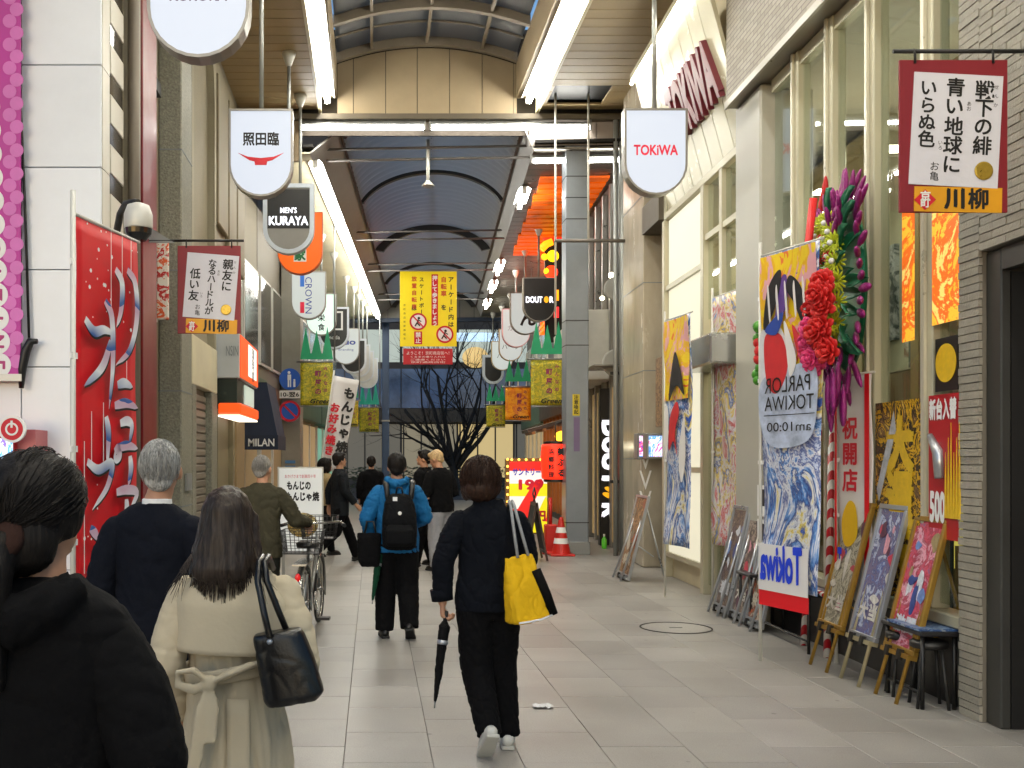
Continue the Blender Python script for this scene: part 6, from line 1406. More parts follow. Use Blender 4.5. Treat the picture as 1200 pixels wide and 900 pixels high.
# small things on the ground
mh = MB()
ring = empty('manhole_cover', 'round flush manhole ring in the paving near the row of leaning frames', 'manhole', (xw(792, 9.7), 9.7, 0))
MB().ringprism(cir(.335, 48), cir(.32, 48), .004, Matrix.Translation((0, 0, .0015))).build('joint_ring', mat('joint_dark2', '#2d2a26', .9), ring)
MB().lathe([(.3, .0015), (.3, .0035)], (0, 0, 0), 48).build('inset_paving', m_tile, ring); MB().bb(-.06, .06, -.012, .012, .004, .0055).build('lift_slot', m_dark, ring)
lt = empty('plastic_scrap', 'crumpled clear plastic scrap lying on the paving', 'litter', (xw(636, 6.6), 6.6, 0))
MB().grid(lambda u, v: ((u - .5) * .13, (v - .5) * .1, .012 + .014 * noise.noise(Vector((u * 6, v * 6, 3))) + .008 * noise.noise(Vector((u * 15, v * 15, 1)))), 14, 12).build('film', mat('clear_film', '#c9cacb', .2), lt)
bt = empty('spray_bottle', 'green plastic bottle standing by the cafe door', 'bottle', (xw(708, 18.3), 18.3, 0))
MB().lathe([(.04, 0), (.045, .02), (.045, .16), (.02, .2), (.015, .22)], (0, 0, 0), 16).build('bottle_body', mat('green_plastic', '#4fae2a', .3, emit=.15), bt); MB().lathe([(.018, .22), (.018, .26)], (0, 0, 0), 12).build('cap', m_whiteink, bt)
# bicycle
bk = empty('bicycle', 'silver city bicycle with wire baskets being wheeled away', 'bicycle', (xw(356, 9.0), 9.0, 0), -.07)
m_rub = mat('tyre_rubber', '#121212', .8); m_chr = mat('bike_chrome', '#a8a8a4', .25, .9)
def torus(c, R_, r, n=40, m=8):
    vs = []; fs = []
    for i in range(n):
        a = 2 * math.pi * i / n
        for j in range(m):
            b = 2 * math.pi * j / m; rr = R_ + r * math.cos(b); vs.append((c[0] + r * math.sin(b), c[1] + rr * math.cos(a), c[2] + rr * math.sin(a)))
    for i in range(n):
        for j in range(m): fs.append((i * m + j, ((i + 1) % n) * m + j, ((i + 1) % n) * m + (j + 1) % m, i * m + (j + 1) % m))
    return vs, fs
for yy in (0.0, 1.08):
    wh = MB().add(*torus((0, yy, .33), .315, .018), sm=True).build('wheel', m_rub, bk)
    MB().add(*torus((0, yy, .33), .295, .01, 40, 6), sm=True).build('rim', m_chr, wh)
    sp = MB()
    for k in range(18): a = k * math.pi / 9; sp.cyl((.015 * (-1) ** k, yy, .33), (0, yy + .29 * math.cos(a), .33 + .29 * math.sin(a)), .0016, n=4)
    sp.cyl((-.04, yy, .33), (.04, yy, .33), .02, n=10).build('spokes_and_hub', m_chr, wh)
    fe = MB(); fe.grid(lambda u, v: ((u - .5) * .06, yy + .352 * math.cos(-.3 + v * 2.9), .33 + .352 * math.sin(-.3 + v * 2.9) - .01 * (2 * u - 1) ** 2), 4, 20).build('mudguard', m_chr, bk, solid=.003)
frm = MB()
for pts in (((0, 0, .33), (0, .42, .3)), ((0, 0, .33), (0, .33, .74)), ((0, .42, .3), (0, .31, .8)), ((0, .42, .3), (0, .95, .72)), ((0, .33, .66), (0, .93, .8)), ((0, 1.08, .33), (0, .92, .9))): frm.cyl(pts[0], pts[1], .016, n=10)
frm.build('frame', mat('bike_silver', '#9a9c9a', .3, .7), bk)
MB().tube([(-.28, .72, .98), (-.24, .82, 1.0), (-.05, .92, .98), (.05, .92, .98), (.24, .82, 1.0), (.28, .72, .98)], .012, 8).build('handlebar', m_chr, bk)
for s in (-1, 1): MB().cyl((s * .275, .73, .98), (s * .3, .62, .975), .017, n=10).build('grip', m_black, bk)
sd_ = MB(); sd_.loft([(0, .26, .80, .1, .12), (0, .28, .84, .11, .14), (0, .3, .86, .07, .11)], 20); sd_.build('saddle', m_black, bk)
def basket(c, w, d, h):
    b = MB(); n = 9
    for k in range(n + 1):
        u = -w / 2 + w * k / n
        for yy in (-d / 2, d / 2): b.cyl((c[0] + u * .85, c[1] + yy * .85, c[2]), (c[0] + u, c[1] + yy, c[2] + h), .0025, n=4)
        v = -d / 2 + d * k / n
        for xx in (-w / 2, w / 2): b.cyl((c[0] + xx * .85, c[1] + v * .85, c[2]), (c[0] + xx, c[1] + v, c[2] + h), .0025, n=4)
    for q in range(5):
        s = .85 + .15 * q / 4; z = c[2] + h * q / 4; p = [(c[0] + a * w / 2 * s, c[1] + e * d / 2 * s, z) for a, e in ((-1, -1), (1, -1), (1, 1), (-1, 1), (-1, -1))]
        b.tube(p, .004 if q in (0, 4) else .0025, 4)
    b.bb(c[0] - w * .42, c[0] + w * .42, c[1] - d * .42, c[1] + d * .42, c[2], c[2] + .006); return b
basket((0, -.05, .78), .36, .28, .2).build('rear_basket', m_dark, bk); basket((0, 1.12, .82), .36, .28, .22).build('front_basket', m_dark, bk)
MB().bb(-.06, .06, -.3, .28, .69, .705).build('rear_rack', m_chr, bk)
MB().sph((0, -.37, .6), (.025, .012, .035)).build('red_reflector', mat('reflector_red', '#d01418', .2, emit=.2), bk)
MB().lathe([(.085, -.004), (.085, .004)], (0, 0, 0), 24, Matrix.Translation((.05, .42, .3)) @ rotm('Y', math.pi / 2)).build('chainring', m_chr, bk)
for s in (-1, 1):
    cr_ = MB().cyl((s * .06, .42, .3), (s * .08, .42 - s * .06, .3 - s * .15), .01, n=8).build('crank', m_chr, bk); MB().bb(s * .08, s * .19, .37 - s * .06, .47 - s * .06, .285 - s * .15, .31 - s * .15).build('pedal', m_black, cr_)
MB().tube([(-.08, .05, .33), (-.1, .0, .12), (-.2, -.05, .02)], .01, 6).build('kickstand', m_chr, bk)
# ================================================================== PEOPLE
def solid(name, B, m, parent, voxel=.012, smooth=5, disp=None, post=None):
    me = B.mesh(name)
    o = bpy.data.objects.new(name, me)
    r = o.modifiers.new('r', 'REMESH'); r.mode = 'VOXEL'; r.voxel_size = voxel; r.use_smooth_shade = True
    s = o.modifiers.new('s', 'SMOOTH'); s.factor = .5; s.iterations = smooth
    me = evaluate(o); me.name = name
    n = len(me.vertices)
    if disp or post:
        co = np.empty(n * 3); me.vertices.foreach_get('co', co); co = co.reshape(-1, 3)
        if disp:
            no = np.empty(n * 3); me.vertices.foreach_get('normal', no); no = no.reshape(-1, 3)
            d = np.array([disp(p) for p in co.tolist()]); co = co + no * d[:, None]
        if post: co = post(co)
        me.vertices.foreach_set('co', co.ravel()); me.update()
    me.polygons.foreach_set('use_smooth', [True] * len(me.polygons))
    return put(name, me, m, parent)
def wrinkle(amp=.006, f=(8, 8, 5), seed=0.0, fine=.25):
    def fn(p):
        q = Vector((p[0] * f[0] + seed, p[1] * f[1], p[2] * f[2] + .35 * p[0] * f[0]))
        a = max(0, 1 - abs(noise.noise(q)) * 5.0); c = max(0, 1 - abs(noise.noise(q * 1.7 + Vector((7, 3, 1)))) * 5.0); b = noise.noise(q * .8)
        return amp * (.6 * b - 1.0 * a * a - .7 * c)
    return fn
def strands(amp=.004, f=(70, 70, 6), seed=0.0):
    def fn(p): return amp * (noise.noise(Vector((p[0] * f[0] + seed, p[1] * f[1], p[2] * f[2]))) + .6 * noise.noise(Vector((p[0] * f[0] * .3, p[1] * f[1] * .3 + seed, p[2] * f[2] * .6))))
    return fn
def fabric(name, hexc, rough=.9, bump=.3, bs=30, var=.15):
    return mat(name, hexc, rough, var=var, scale=7, bump=bump, bscale=bs, spec=.12)
def hairmat(name, hexc, rough=.38):
    if name in MATS: return MATS[name]
    m, nt, N, L, b = _nt(name); MATS[name] = m; c = lin(hexc)
    tc = N.new('ShaderNodeTexCoord'); mp = N.new('ShaderNodeMapping'); mp.inputs['Scale'].default_value = (160, 160, 7); L.new(tc.outputs['Object'], mp.inputs[0])
    t = N.new('ShaderNodeTexNoise'); t.inputs['Scale'].default_value = 1; t.inputs['Detail'].default_value = 3; L.new(mp.outputs[0], t.inputs['Vector'])
    cr = N.new('ShaderNodeValToRGB'); e = cr.color_ramp.elements; e[0].position = .3; e[0].color = tuple(x * .45 for x in c[:3]) + (1,); e[1].position = .72; e[1].color = tuple(min(1, x * 1.7) for x in c[:3]) + (1,)
    L.new(t.outputs[0], cr.inputs[0]); L.new(cr.outputs[0], b.inputs['Base Color']); b.inputs['Roughness'].default_value = rough; b.inputs['Specular IOR Level'].default_value = .22
    bp = N.new('ShaderNodeBump'); bp.inputs['Strength'].default_value = .5; bp.inputs['Distance'].default_value = .004; L.new(t.outputs[0], bp.inputs['Height']); L.new(bp.outputs[0], b.inputs['Normal'])
    return m
m_skin = mat('skin', '#b98a6e', .5, var=.08, scale=12, spec=.4)
def chain(B, pts, rs, n=14):
    """rounded limb: tube with hemispherical ends"""
    pts = [Vector(p) for p in pts]
    B.tube(pts, rs, n); B.sph(pts[0], rs[0], n, 8); B.sph(pts[-1], rs[-1], n, 8)
    for p, r in zip(pts[1:-1], rs[1:-1]): B.sph(p, r * .99, n, 8)
def hand(B, Wp, d, nrm, side, curl):
    """Wp wrist, d forearm direction, nrm palm normal (fingers curl toward it), side: thumb direction"""
    Wp, d, nrm, side = Vector(Wp), Vector(d).normalized(), Vector(nrm).normalized(), Vector(side).normalized()
    for k in range(4):
        off = side * (.026 - .0175 * k)
        kn = Wp + d * (.083 - .004 * abs(k - 1.2)) + off
        B.tube([Wp + off * .55, kn], [.016, .0125], 8); B.sph(kn, .0125, 8, 6)
        L3 = [(.040, .026, .02), (.045, .029, .022), (.042, .027, .021), (.033, .021, .018)][k]
        p = kn; dir_ = d.copy(); ax = dir_.cross(nrm)
        pts, rr = [p], [.0098]
        for s_, l_ in enumerate(L3):
            dir_ = (Matrix.Rotation(curl[s_], 3, ax) @ dir_).normalized(); p = p + dir_ * l_; pts.append(p); rr.append([.0092, .0086, .0075][s_])
        B.tube(pts, rr, 8)
        for q, r in zip(pts[1:], rr[1:]): B.sph(q, r, 8, 6)
    a = Wp + d * .02 + side * .02; b = Wp + d * .05 + side * .045 + nrm * .012; c = b + (d * .7 + nrm * .6 - side * .2).normalized() * .032; e = c + (d * .5 + nrm * .5 - side * .6).normalized() * .024
    B.tube([a, b, c, e], [.016, .0125, .0105, .009], 8)
    for q, r in ((b, .0125), (c, .0105), (e, .009)): B.sph(q, r, 8, 6)
TORSO = [(.74, .135, .095), (.82, .165, .115), (.90, .168, .118), (1.0, .142, .102), (1.08, .138, .1), (1.2, .16, .112), (1.3, .168, .105), (1.355, .14, .085), (1.40, .07, .06)]
def joints(**kw):
    J = dict(LS=(-.165, 0, 1.325), LE=(-.215, -.02, 1.07), LW=(-.22, .05, .85), RS=(.165, 0, 1.325), RE=(.215, -.02, 1.07), RW=(.22, .05, .85),
             LH=(-.085, 0, .84), LK=(-.095, .02, .46), LA=(-.095, -.01, .09), RH=(.085, 0, .84), RK=(.095, .02, .46), RA=(.095, -.01, .09), lfoot=0, rfoot=0)
    J.update(kw); return J
def lerp(a, b, t): return Vector(a).lerp(Vector(b), t)
def bend_fn(bend):
    """forward bend of everything above the hip: (pitch angle, start height)"""
    if not bend: return lambda v: Vector(v)
    a, z0 = bend
    def fn(v):
        v = Vector(v); k = min(1, max(0, (v.z - z0) / .35)); an = a * k
        r = v - Vector((0, 0, z0)); return Vector((r.x, r.y * math.cos(an) + r.z * math.sin(an), -r.y * math.sin(an) + r.z * math.cos(an))) + Vector((0, 0, z0))
    return fn
def person(label, loc, rz, S, J, jacket, pants, shoes, hair, head=(0, 0), bend=None, hx=0.0, vox=.011, hands=None, skin=None, group=None):
    t = empty('person', label, 'person', loc, rz, group); t.scale = (S, S, S)
    bf = bend_fn(bend)
    def T(B):                     # bend the finished pieces
        if bend: B.v = [tuple(bf(v)) for v in B.v]
        return B
    sk = skin or m_skin
    Mh = Matrix.Translation((hx, .0, 1.44)) @ rotm('Z', head[0]) @ rotm('X', head[1]) @ Matrix.Translation((0, 0, -1.44))
    B = MB()
    B.loft([(0, 0, z - (.02 if z > 1.25 else 0), rx * .88, ry * .9) for z, rx, ry in TORSO], 24)
    chain(B, [(0, -.005, 1.36), (hx, .0, 1.46)], [.058, .052])
    B.sph((0, -.012, 1.552), (.076, .093, .1), 20, 12, Mh); B.sph((0, .035, 1.492), (.056, .062, .062), 16, 10, Mh); B.sph((0, .045, 1.535), (.06, .052, .05), 16, 10, Mh)
    B.sph((0, .099, 1.512), (.012, .018, .022), 10, 8, Mh); B.sph((0, .085, 1.45), (.022, .018, .014), 10, 8, Mh)
    for s in (-1, 1): B.sph((s * .077, -.002, 1.52), (.011, .024, .032), 10, 8, Mh)
    for s in 'LR':
        S0 = Vector(J[s + 'S']); chain(B, [Vector((S0.x * .88, S0.y, S0.z - .045)), J[s + 'E'], J[s + 'W']], [.042, .036, .027])
        d = Vector(J[s + 'W']) - Vector(J[s + 'E'])
        hp = (hands or {}).get(s, {})
        sd = 1 if s == 'R' else -1
        hand(B, J[s + 'W'], hp.get('d', d), hp.get('n', (-sd, 0, 0)), hp.get('side', (0, 1, 0)), hp.get('curl', (.35, .4, .3)))
        chain(B, [J[s + 'H'], J[s + 'K'], J[s + 'A']], [.085, .055, .038])
    body = solid('body', T(B), sk, t, vox, 3)
    # face
    for s in (-1, 1):
        MB().sph((s * .031, .078, 1.54), (.012, .011, .009), 10, 6, Mh)
        e = T(MB().sph((s * .031, .083, 1.54), (.013, .012, .0085), 10, 6, Mh)).build('eye', m_eye, t)
        T(MB().sph((s * .032, .093, 1.563), (.017, .008, .004), 10, 5, Mh)).build('eyebrow', hair[1], t)
    T(MB().sph((0, .091, 1.468), (.022, .009, .007), 10, 6, Mh)).build('mouth', m_lip, t)
    # trousers
    if pants:
        B = MB(); pr = pants.get('r', (.1, .078, .066)); z1 = pants.get('top', 1.0)
        B.loft([(0, 0, z, rx * 1.03, ry * 1.06) for z, rx, ry in TORSO if z <= z1], 24)
        for s in 'LR':
            H_, K_, A_ = Vector(J[s + 'H']), Vector(J[s + 'K']), Vector(J[s + 'A'])
            end = A_ + (A_ - K_).normalized() * pants.get('drop', .03)
            chain(B, [H_, lerp(H_, K_, .5), K_], [pr[0], (pr[0] + pr[1]) / 2, pr[1]]); B.tube([K_, lerp(K_, end, .5), end], [pr[1], (pr[1] + pr[2]) / 2, pr[2]], 16)
        solid('trousers', B, pants['m'], t, vox * 1.1, 4, wrinkle(pants.get('amp', .005), (9, 9, 9), len(label)))
    # jacket
    if jacket:
        B = MB(); k = jacket.get('k', 1.12); hem = jacket.get('hem', .78); fl = jacket.get('flare', 1.0)
        rings = [(0, 0, hem, .165 * k * fl, .118 * k * fl)] + [(0, 0, z, max(rx, .15) * k, max(ry, .108) * k) for z, rx, ry in TORSO if hem + .04 < z < 1.33] + [(0, 0, 1.345, .145 * k, .095 * k), (0, -.005, 1.39, .085 * k, .072 * k), (0, -.005, jacket.get('collar', 1.41), .07 * k, .066 * k)]
        B.loft(rings, 28); B0 = B; sleeves = []
        sr = jacket.get('sleeve', (.073, .062, .05))
        for s in 'LR':
            if jacket.get('sleeveless'): continue
            S_, E_, W_ = Vector(J[s + 'S']), Vector(J[s + 'E']), Vector(J[s + 'W'])
            cuff = lerp(E_, W_, jacket.get('cuff', .93))
            B = MB(); chain(B, [Vector((S_.x * .93, S_.y, S_.z - .035)), lerp(S_, E_, .5), E_], [sr[0], (sr[0] + sr[1]) / 2, sr[1]]); B.tube([E_, lerp(E_, cuff, .5), cuff], [sr[1], (sr[1] + sr[2]) / 2, sr[2]], 16)
            sleeves.append(B)
        B = B0
        for ex in jacket.get('extra', ()): ex(B)
        solid('jacket', T(B), jacket['m'], t, vox * 1.05, 4, wrinkle(jacket.get('amp', .006), jacket.get('f', (8, 8, 6)), len(label) * 1.7))
        for q, SB in enumerate(sleeves): solid('sleeve', T(SB), jacket['m'], t, vox * 1.05, 5, wrinkle(jacket.get('amp', .006) * jacket.get('sk', .65), jacket.get('sf', (7, 7, 15)), q * 5.3 + len(label)))
    # shoes
    for s in 'LR':
        A_ = Vector(J[s + 'A']); pitch = J[s.lower() + 'foot']
        M_ = Matrix.Translation(A_ + Vector((0, 0, 0))) @ rotm('X', pitch) @ rotm('Z', -.12 if s == 'R' else .12)
        B = MB(); B.tube([(0, -.06, -.045), (0, -.02, -.035), (0, .06, -.04), (0, .13, -.052), (0, .17, -.06)], [.034, .045, .044, .038, .024], 12, M_); B.sph((0, -.058, -.042), .035, 12, 8, M_); B.sph((0, .165, -.06), .024, 12, 8, M_)
        B.tube([(0, -.025, -.04), (0, -.02, .03)], [.042, .045], 12, M_)
        sh = solid('shoe', B, shoes[0], t, .009, 2)
        sole = [(-.036, -.085), (.036, -.085), (.04, .0), (.048, .09), (.04, .16), (.015, .195), (-.015, .195), (-.04, .16), (-.048, .09), (-.04, .0)]
        MB().prism(sole, .022, M_, -.089).build('sole', shoes[1], sh, bevel=.004)
    # hair
    hair[0](t, Mh, hair[1], bf if bend else None)
    return t
m_eye = mat('eye_dark', '#17120f', .2); m_lip = mat('lip', '#8f5048', .5)
def hair_short(t, Mh, m, bf):
    B = MB(); B.sph((0, -.02, 1.567), (.086, .1, .098), 20, 14, Mh); B.sph((0, -.06, 1.51), (.066, .045, .06), 14, 10, Mh)
    for s in (-1, 1): B.sph((s * .07, -.01, 1.555), (.017, .05, .045), 12, 8, Mh)
    B.sph((0, .045, 1.62), (.06, .05, .035), 14, 8, Mh)
    if bf: B.v = [tuple(bf(v)) for v in B.v]
    solid('hair', B, m, t, .009, 3, strands(.006, (60, 60, 14), 2))
def hair_cut(t, Mh, m, bf):          # thin cropped hair
    B = MB(); B.sph((0, -.02, 1.562), (.081, .093, .096), 20, 14, Mh); B.sph((0, -.055, 1.5), (.06, .045, .055), 14, 10, Mh)
    if bf: B.v = [tuple(bf(v)) for v in B.v]
    solid('hair', B, m, t, .009, 3, strands(.003, (80, 80, 20), 5))
    fine_hair(t, Mh, m, (0, -.022, 1.555), (.083, .096, .1), lambda rn: Vector((rn.uniform(-1, 1), rn.uniform(-1, -.1), rn.uniform(-.8, -.1))), 160, 9, bf, None, .0)
def hair_bob(t, Mh, m, bf):
    B = MB(); B.sph((0, -.025, 1.56), (.112, .118, .11), 20, 14, Mh); B.sph((0, -.045, 1.49), (.116, .1, .085), 20, 12, Mh)
    for s in (-1, 1): B.sph((s * .078, .0, 1.5), (.03, .06, .09), 14, 10, Mh)
    B.sph((0, .05, 1.63), (.07, .05, .035), 14, 8, Mh)
    if bf: B.v = [tuple(bf(v)) for v in B.v]
    solid('hair', B, m, t, .009, 4, strands(.008, (45, 45, 9), 3))
    fine_hair(t, Mh, m, (0, -.03, 1.545), (.117, .122, .125), lambda rn: Vector((rn.uniform(-1, 1), rn.uniform(-1, .1), rn.uniform(-1.0, -.7))), 200, 6, bf)
def hair_bun(t, Mh, m, bf):
    B = MB(); B.sph((0, -.022, 1.563), (.098, .112, .104), 20, 14, Mh); B.sph((0, -.07, 1.49), (.084, .062, .08), 14, 10, Mh)
    for s in (-1, 1): B.sph((s * .074, -.01, 1.54), (.02, .055, .06), 12, 8, Mh)
    B.tube([(0, -.12, 1.50), (-.01, -.155, 1.44), (-.02, -.16, 1.36), (-.02, -.15, 1.27), (.0, -.145, 1.2)], [.03, .048, .05, .04, .015], 14, Mh)
    solid('hair', B, m, t, .008, 3, strands(.0035, (90, 90, 9), 3))
    fine_hair(t, Mh, m, (0, -.022, 1.563), (.098, .112, .104), lambda rn: Vector((rn.uniform(-.25, .25), -1, rn.uniform(-.75, -.45))), 260, 4, None, lambda rn: Vector((rn.uniform(-1, 1), rn.uniform(.2, .7), rn.uniform(.1, .9))).normalized())
    MB().lathe([(.03, -.02), (.046, -.008), (.046, .008), (.03, .02)], (0, 0, 0), 20, Mh @ Matrix.Translation((0, -.125, 1.495)) @ rotm('X', math.radians(65))).build('hair_tie', fabric('scrunchie', '#35241f'), t)
def hair_long(t, Mh, m, bf):
    B = MB(); B.sph((0, -.02, 1.562), (.085, .1, .098), 20, 14, Mh)
    B.loft([(0, -.11, 1.335, .06, .012), (-.005, -.11, 1.355, .09, .03), (0, -.095, 1.385, .102, .05), (0, -.07, 1.43, .1, .068), (0, -.045, 1.5, .093, .084), (0, -.025, 1.56, .083, .094), (0, -.02, 1.62, .06, .07)], 28, Mh)
    for s in (-1, 1): B.tube([(s * .075, .02, 1.56), (s * .086, .0, 1.47), (s * .1, -.04, 1.4), (s * .115, -.08, 1.35)], [.024, .028, .024, .008], 10, Mh)
    solid('hair', B, m, t, .008, 3, strands(.007, (75, 75, 4), 6))
    g = MB(); rn = random.Random(8)
    for k in range(220):
        u = rn.uniform(-1, 1); x = u * .1; pts = []
        for q in range(7):
            v = q / 6; pts.append(Mh @ Vector((x * (.75 + .35 * v) + rn.uniform(-.004, .004), -.105 - .035 * v + .09 * u * u * (1 - v * .4), 1.6 - .28 * v - rn.uniform(0, .05) * v)))
        g.tube(pts, [.0015, .002, .002, .002, .0018, .0014, .0005], 4)
    for k in range(26):
        s = rn.choice((-1, 1)); pts = [Mh @ Vector((s * .1, -.05, 1.45)), Mh @ Vector((s * rn.uniform(.11, .14), -.1, 1.38)), Mh @ Vector((s * rn.uniform(.12, .2), -.125, rn.uniform(1.27, 1.34)))]
        g.tube(pts, [.002, .0018, .0005], 4)
    g.build('loose_strands', m, t, kind='stuff')
def surf(d, c, r, lift):
    d = Vector(d).normalized(); return Vector((c[0] + d.x * (r[0] + lift), c[1] + d.y * (r[1] + lift), c[2] + d.z * (r[2] + lift)))
def fine_hair(t, Mh, m, c, r, ends, n, seed, bf=None, start=None, lift=.002):
    rn = random.Random(seed); g = MB()
    for k in range(n):
        a = start(rn) if start else Vector((rn.uniform(-.35, .35), rn.uniform(-.5, .3), 1)).normalized(); b = ends(rn).normalized(); pts = []
        lf = lift + rn.uniform(-.001, .005)
        for q in range(8):
            d = a.lerp(b, q / 7); pts.append(Mh @ surf(d, c, r, lf + .002 * math.sin(q + k)))
        if bf: pts = [bf(p) for p in pts]
        g.tube(pts, [.0006, .0011, .0012, .0012, .0012, .0011, .0009, .0004], 3)
    g.build('loose_strands', m, t, kind='stuff')
h_black = hairmat('black_hair', '#120e0c', .62); h_brown = hairmat('brown_hair', '#2a1a12', .55); h_grey = hairmat('grey_hair', '#9a9a98', .5); h_white = hairmat('silver_hair', '#8e8a84', .55); h_blond = hairmat('straw_hair', '#b59a72', .5); h_long = hairmat('dark_long_hair', '#2e2621', .4)
f_black = fabric('black_cloth', '#0b0b0d'); f_navyblk = fabric('navy_black_cloth', '#0d1017'); f_suit = fabric('navy_suit', '#10131c'); f_olive = fabric('olive_cloth', '#3d3a2d'); f_blue = fabric('blue_shell', '#1b5f92', .7, .35); f_beige = fabric('trench_beige', '#b9ad95', .75, .05, 60, .05)
f_grey = fabric('pale_grey_cloth', '#8f9096'); f_char = fabric('charcoal_suit', '#1d2024'); f_tan = fabric('tan_cloth', '#9b8b66')
s_black = (mat('black_leather', '#0d0c0b', .4), mat('black_sole', '#101010', .7)); s_white = (mat('white_sneaker', '#c9c9c2', .5, var=.06), mat('sneaker_sole', '#b9b8b0', .6))

# woman with dark tied hair closest to the camera
def hood(B): B.tube([(-.1, -.06, 1.40), (-.06, -.11, 1.36), (0, -.13, 1.33), (.06, -.11, 1.36), (.1, -.06, 1.40)], [.035, .05, .06, .05, .035], 12)
person('woman with black tied back hair in a dark hooded coat, closest to the viewer', (xw(47, 2.05), 2.05, 0), -.05, .972, joints(LW=(-.2, .16, .95), RW=(.2, .14, .9), RE=(.235, -.03, 1.05), RS=(.145, 0, 1.285), LS=(-.145, 0, 1.285)),
       dict(m=f_black, k=1.2, hem=.7, sleeve=(.088, .082, .066), amp=.006, extra=(hood,)), dict(m=f_black), s_black, (hair_bun, h_black), head=(-.22, .02), vox=.009)
# grey haired man in a dark suit
def collar(B): pass
t = person('grey haired man in a dark navy suit standing before the red flag', (xw(181, 4.25), 4.25, 0), -.05, 1.015, joints(RS=(.155, 0, 1.31), LS=(-.155, 0, 1.31)), dict(m=f_suit, k=1.08, hem=.72, sleeve=(.078, .068, .058), collar=1.40, amp=.006), dict(m=f_suit), s_black, (hair_cut, h_grey), head=(.05, .05), hx=.03)
MB().lathe([(.062, 1.38), (.06, 1.412), (.056, 1.416)], (.012, -.004, 0), 24).build('shirt_collar', m_whiteink, t)

# woman in the trench coat
def trench_skirt(B): B.loft([(0, 0, .42, .235, .18), (0, 0, .6, .215, .165), (0, 0, .8, .19, .148), (0, 0, .96, .16, .126), (0, 0, 1.05, .15, .118)], 32)
tw = person('woman with long dark hair in a belted beige trench coat', (xw(276, 3.2), 3.2, 0), 0.0, .915,
            joints(LS=(-.172, 0, 1.32), LE=(-.228, -.06, 1.06), LW=(-.2, .06, .86), RS=(.172, 0, 1.32), RE=(.232, -.09, 1.07), RW=(.18, .13, 1.02)),
            dict(m=f_beige, k=1.05, hem=.9, sleeve=(.07, .066, .062), amp=.009, f=(13, 13, 2.2), sf=(5, 5, 13), sk=.5, extra=(trench_skirt,)), dict(m=f_black, r=(.072, .058, .05), top=.85, amp=.002), s_black, (hair_long, h_long), head=(-.08, .0), hx=-.025, vox=.009)
def flap(u, v):                     # storm flap across the shoulder blades
    a = math.pi * (1.08 + .84 * u); zz = 1.375 - .27 * v
    rx = (.115 + .085 * min(1, v * 3.0)) * 1.0 + .015 * v; ry = (.083 + .042 * min(1, v * 2.5)) + .03 * v
    return (rx * math.cos(a), ry * math.sin(a) - .006 - .004 * math.sin(u * 9), zz - .03 * abs(u - .5) * (1 - v) - .02 * (u - .5))
MB().grid(flap, 36, 16).build('storm_flap', f_beige, tw, solid=.008)
belt = [(.17 * math.cos(a), .139 * math.sin(a) - .002, 1.04 + .035 * math.sin(a * 1 + 1.6) * .3 + (.02 * math.cos(a) if math.sin(a) < 0 else 0)) for a in [2 * math.pi * k / 40 for k in range(41)]]
MB().tube(belt, .026, 10, flat=((1, 0, 0), .32)).build('belt', f_beige, tw)
kx, ky, kz = -.062, -.165, 1.02
knot = MB(); knot.sph((kx, ky, kz), (.026, .02, .03), 12, 8)
knot.tube([(kx, ky, kz), (kx - .05, ky - .012, kz + .045), (kx - .1, ky - .005, kz + .035), (kx - .105, ky, kz - .005), (kx - .05, ky - .01, kz - .02), (kx, ky, kz)], [.014, .022, .02, .018, .02, .014], 8, flat=((0, 0, 1), .55))
knot.tube([(kx, ky, kz), (kx + .06, ky - .01, kz + .03), (kx + .13, ky + .006, kz + .055), (kx + .18, ky + .035, kz + .06)], [.016, .027, .026, .02], 8, flat=((0, 0, 1), .5))
knot.tube([(kx, ky, kz), (kx - .022, ky - .016, kz - .09), (kx - .035, ky - .03, kz - .2), (kx - .05, ky - .04, kz - .3)], [.014, .026, .026, .024], 8, flat=((0, 1, 0), .3))
knot.tube([(kx, ky, kz), (kx + .012, ky - .014, kz - .08), (kx + .005, ky - .03, kz - .19)], [.014, .024, .022], 8, flat=((0, 1, 0), .3))
solid('belt_knot', knot, f_beige, tw, .006, 2)
MB().grid(lambda u, v: (-.01 + .075 * u + .01 * v, -(.128 + .062 * v + .006) - .004 * u, .96 - .54 * v), 4, 10).build('back_vent', f_beige, tw, solid=.006)
# her shoulder bag
m_leather = mat('black_bag_leather', '#08080a', .3, var=.1, bump=.05, bscale=160)
bg = empty('shoulder_bag', "black leather shoulder bag on the trench coat woman's arm", 'bag', (xw(344, 3.02), 3.02, zw(823, 3.02)))
bl = MB(); bl.loft([(0, 0, 0, .075, .05, .6), (.005, 0, .02, .09, .06, .6), (-.002, 0, .12, .085, .055, .6), (-.012, 0, .2, .076, .045, .6), (-.015, 0, .215, .07, .04, .6)], 28, rotm('Y', -.16))
solid('pouch', bl, m_leather, bg, .006, 3, wrinkle(.0018, (9, 9, 9), 2))
for dx, dy in ((-.03, -.05), (.015, .03)):
    p0 = Vector((-.035 + dx, dy, .2)); p3 = P(308, 660, 3.05) - Vector(bg.location) + Vector((dx * .4, .0, 0))
    MB().tube([p0, p0.lerp(p3, .35) + Vector((-.005, -.012, 0)), p0.lerp(p3, .75) + Vector((-.01, -.012, 0)), p3, p3 + Vector((.004, .07, .012)), p3 + Vector((.01, .14, -.03))], .011, 8, flat=((1, 0, 0), .9)).build('strap', m_leather, bg)
    MB().sph((p0.x, p0.y - .004, p0.z - .012), .009, 10, 6).build('stud', m_silver, bg)

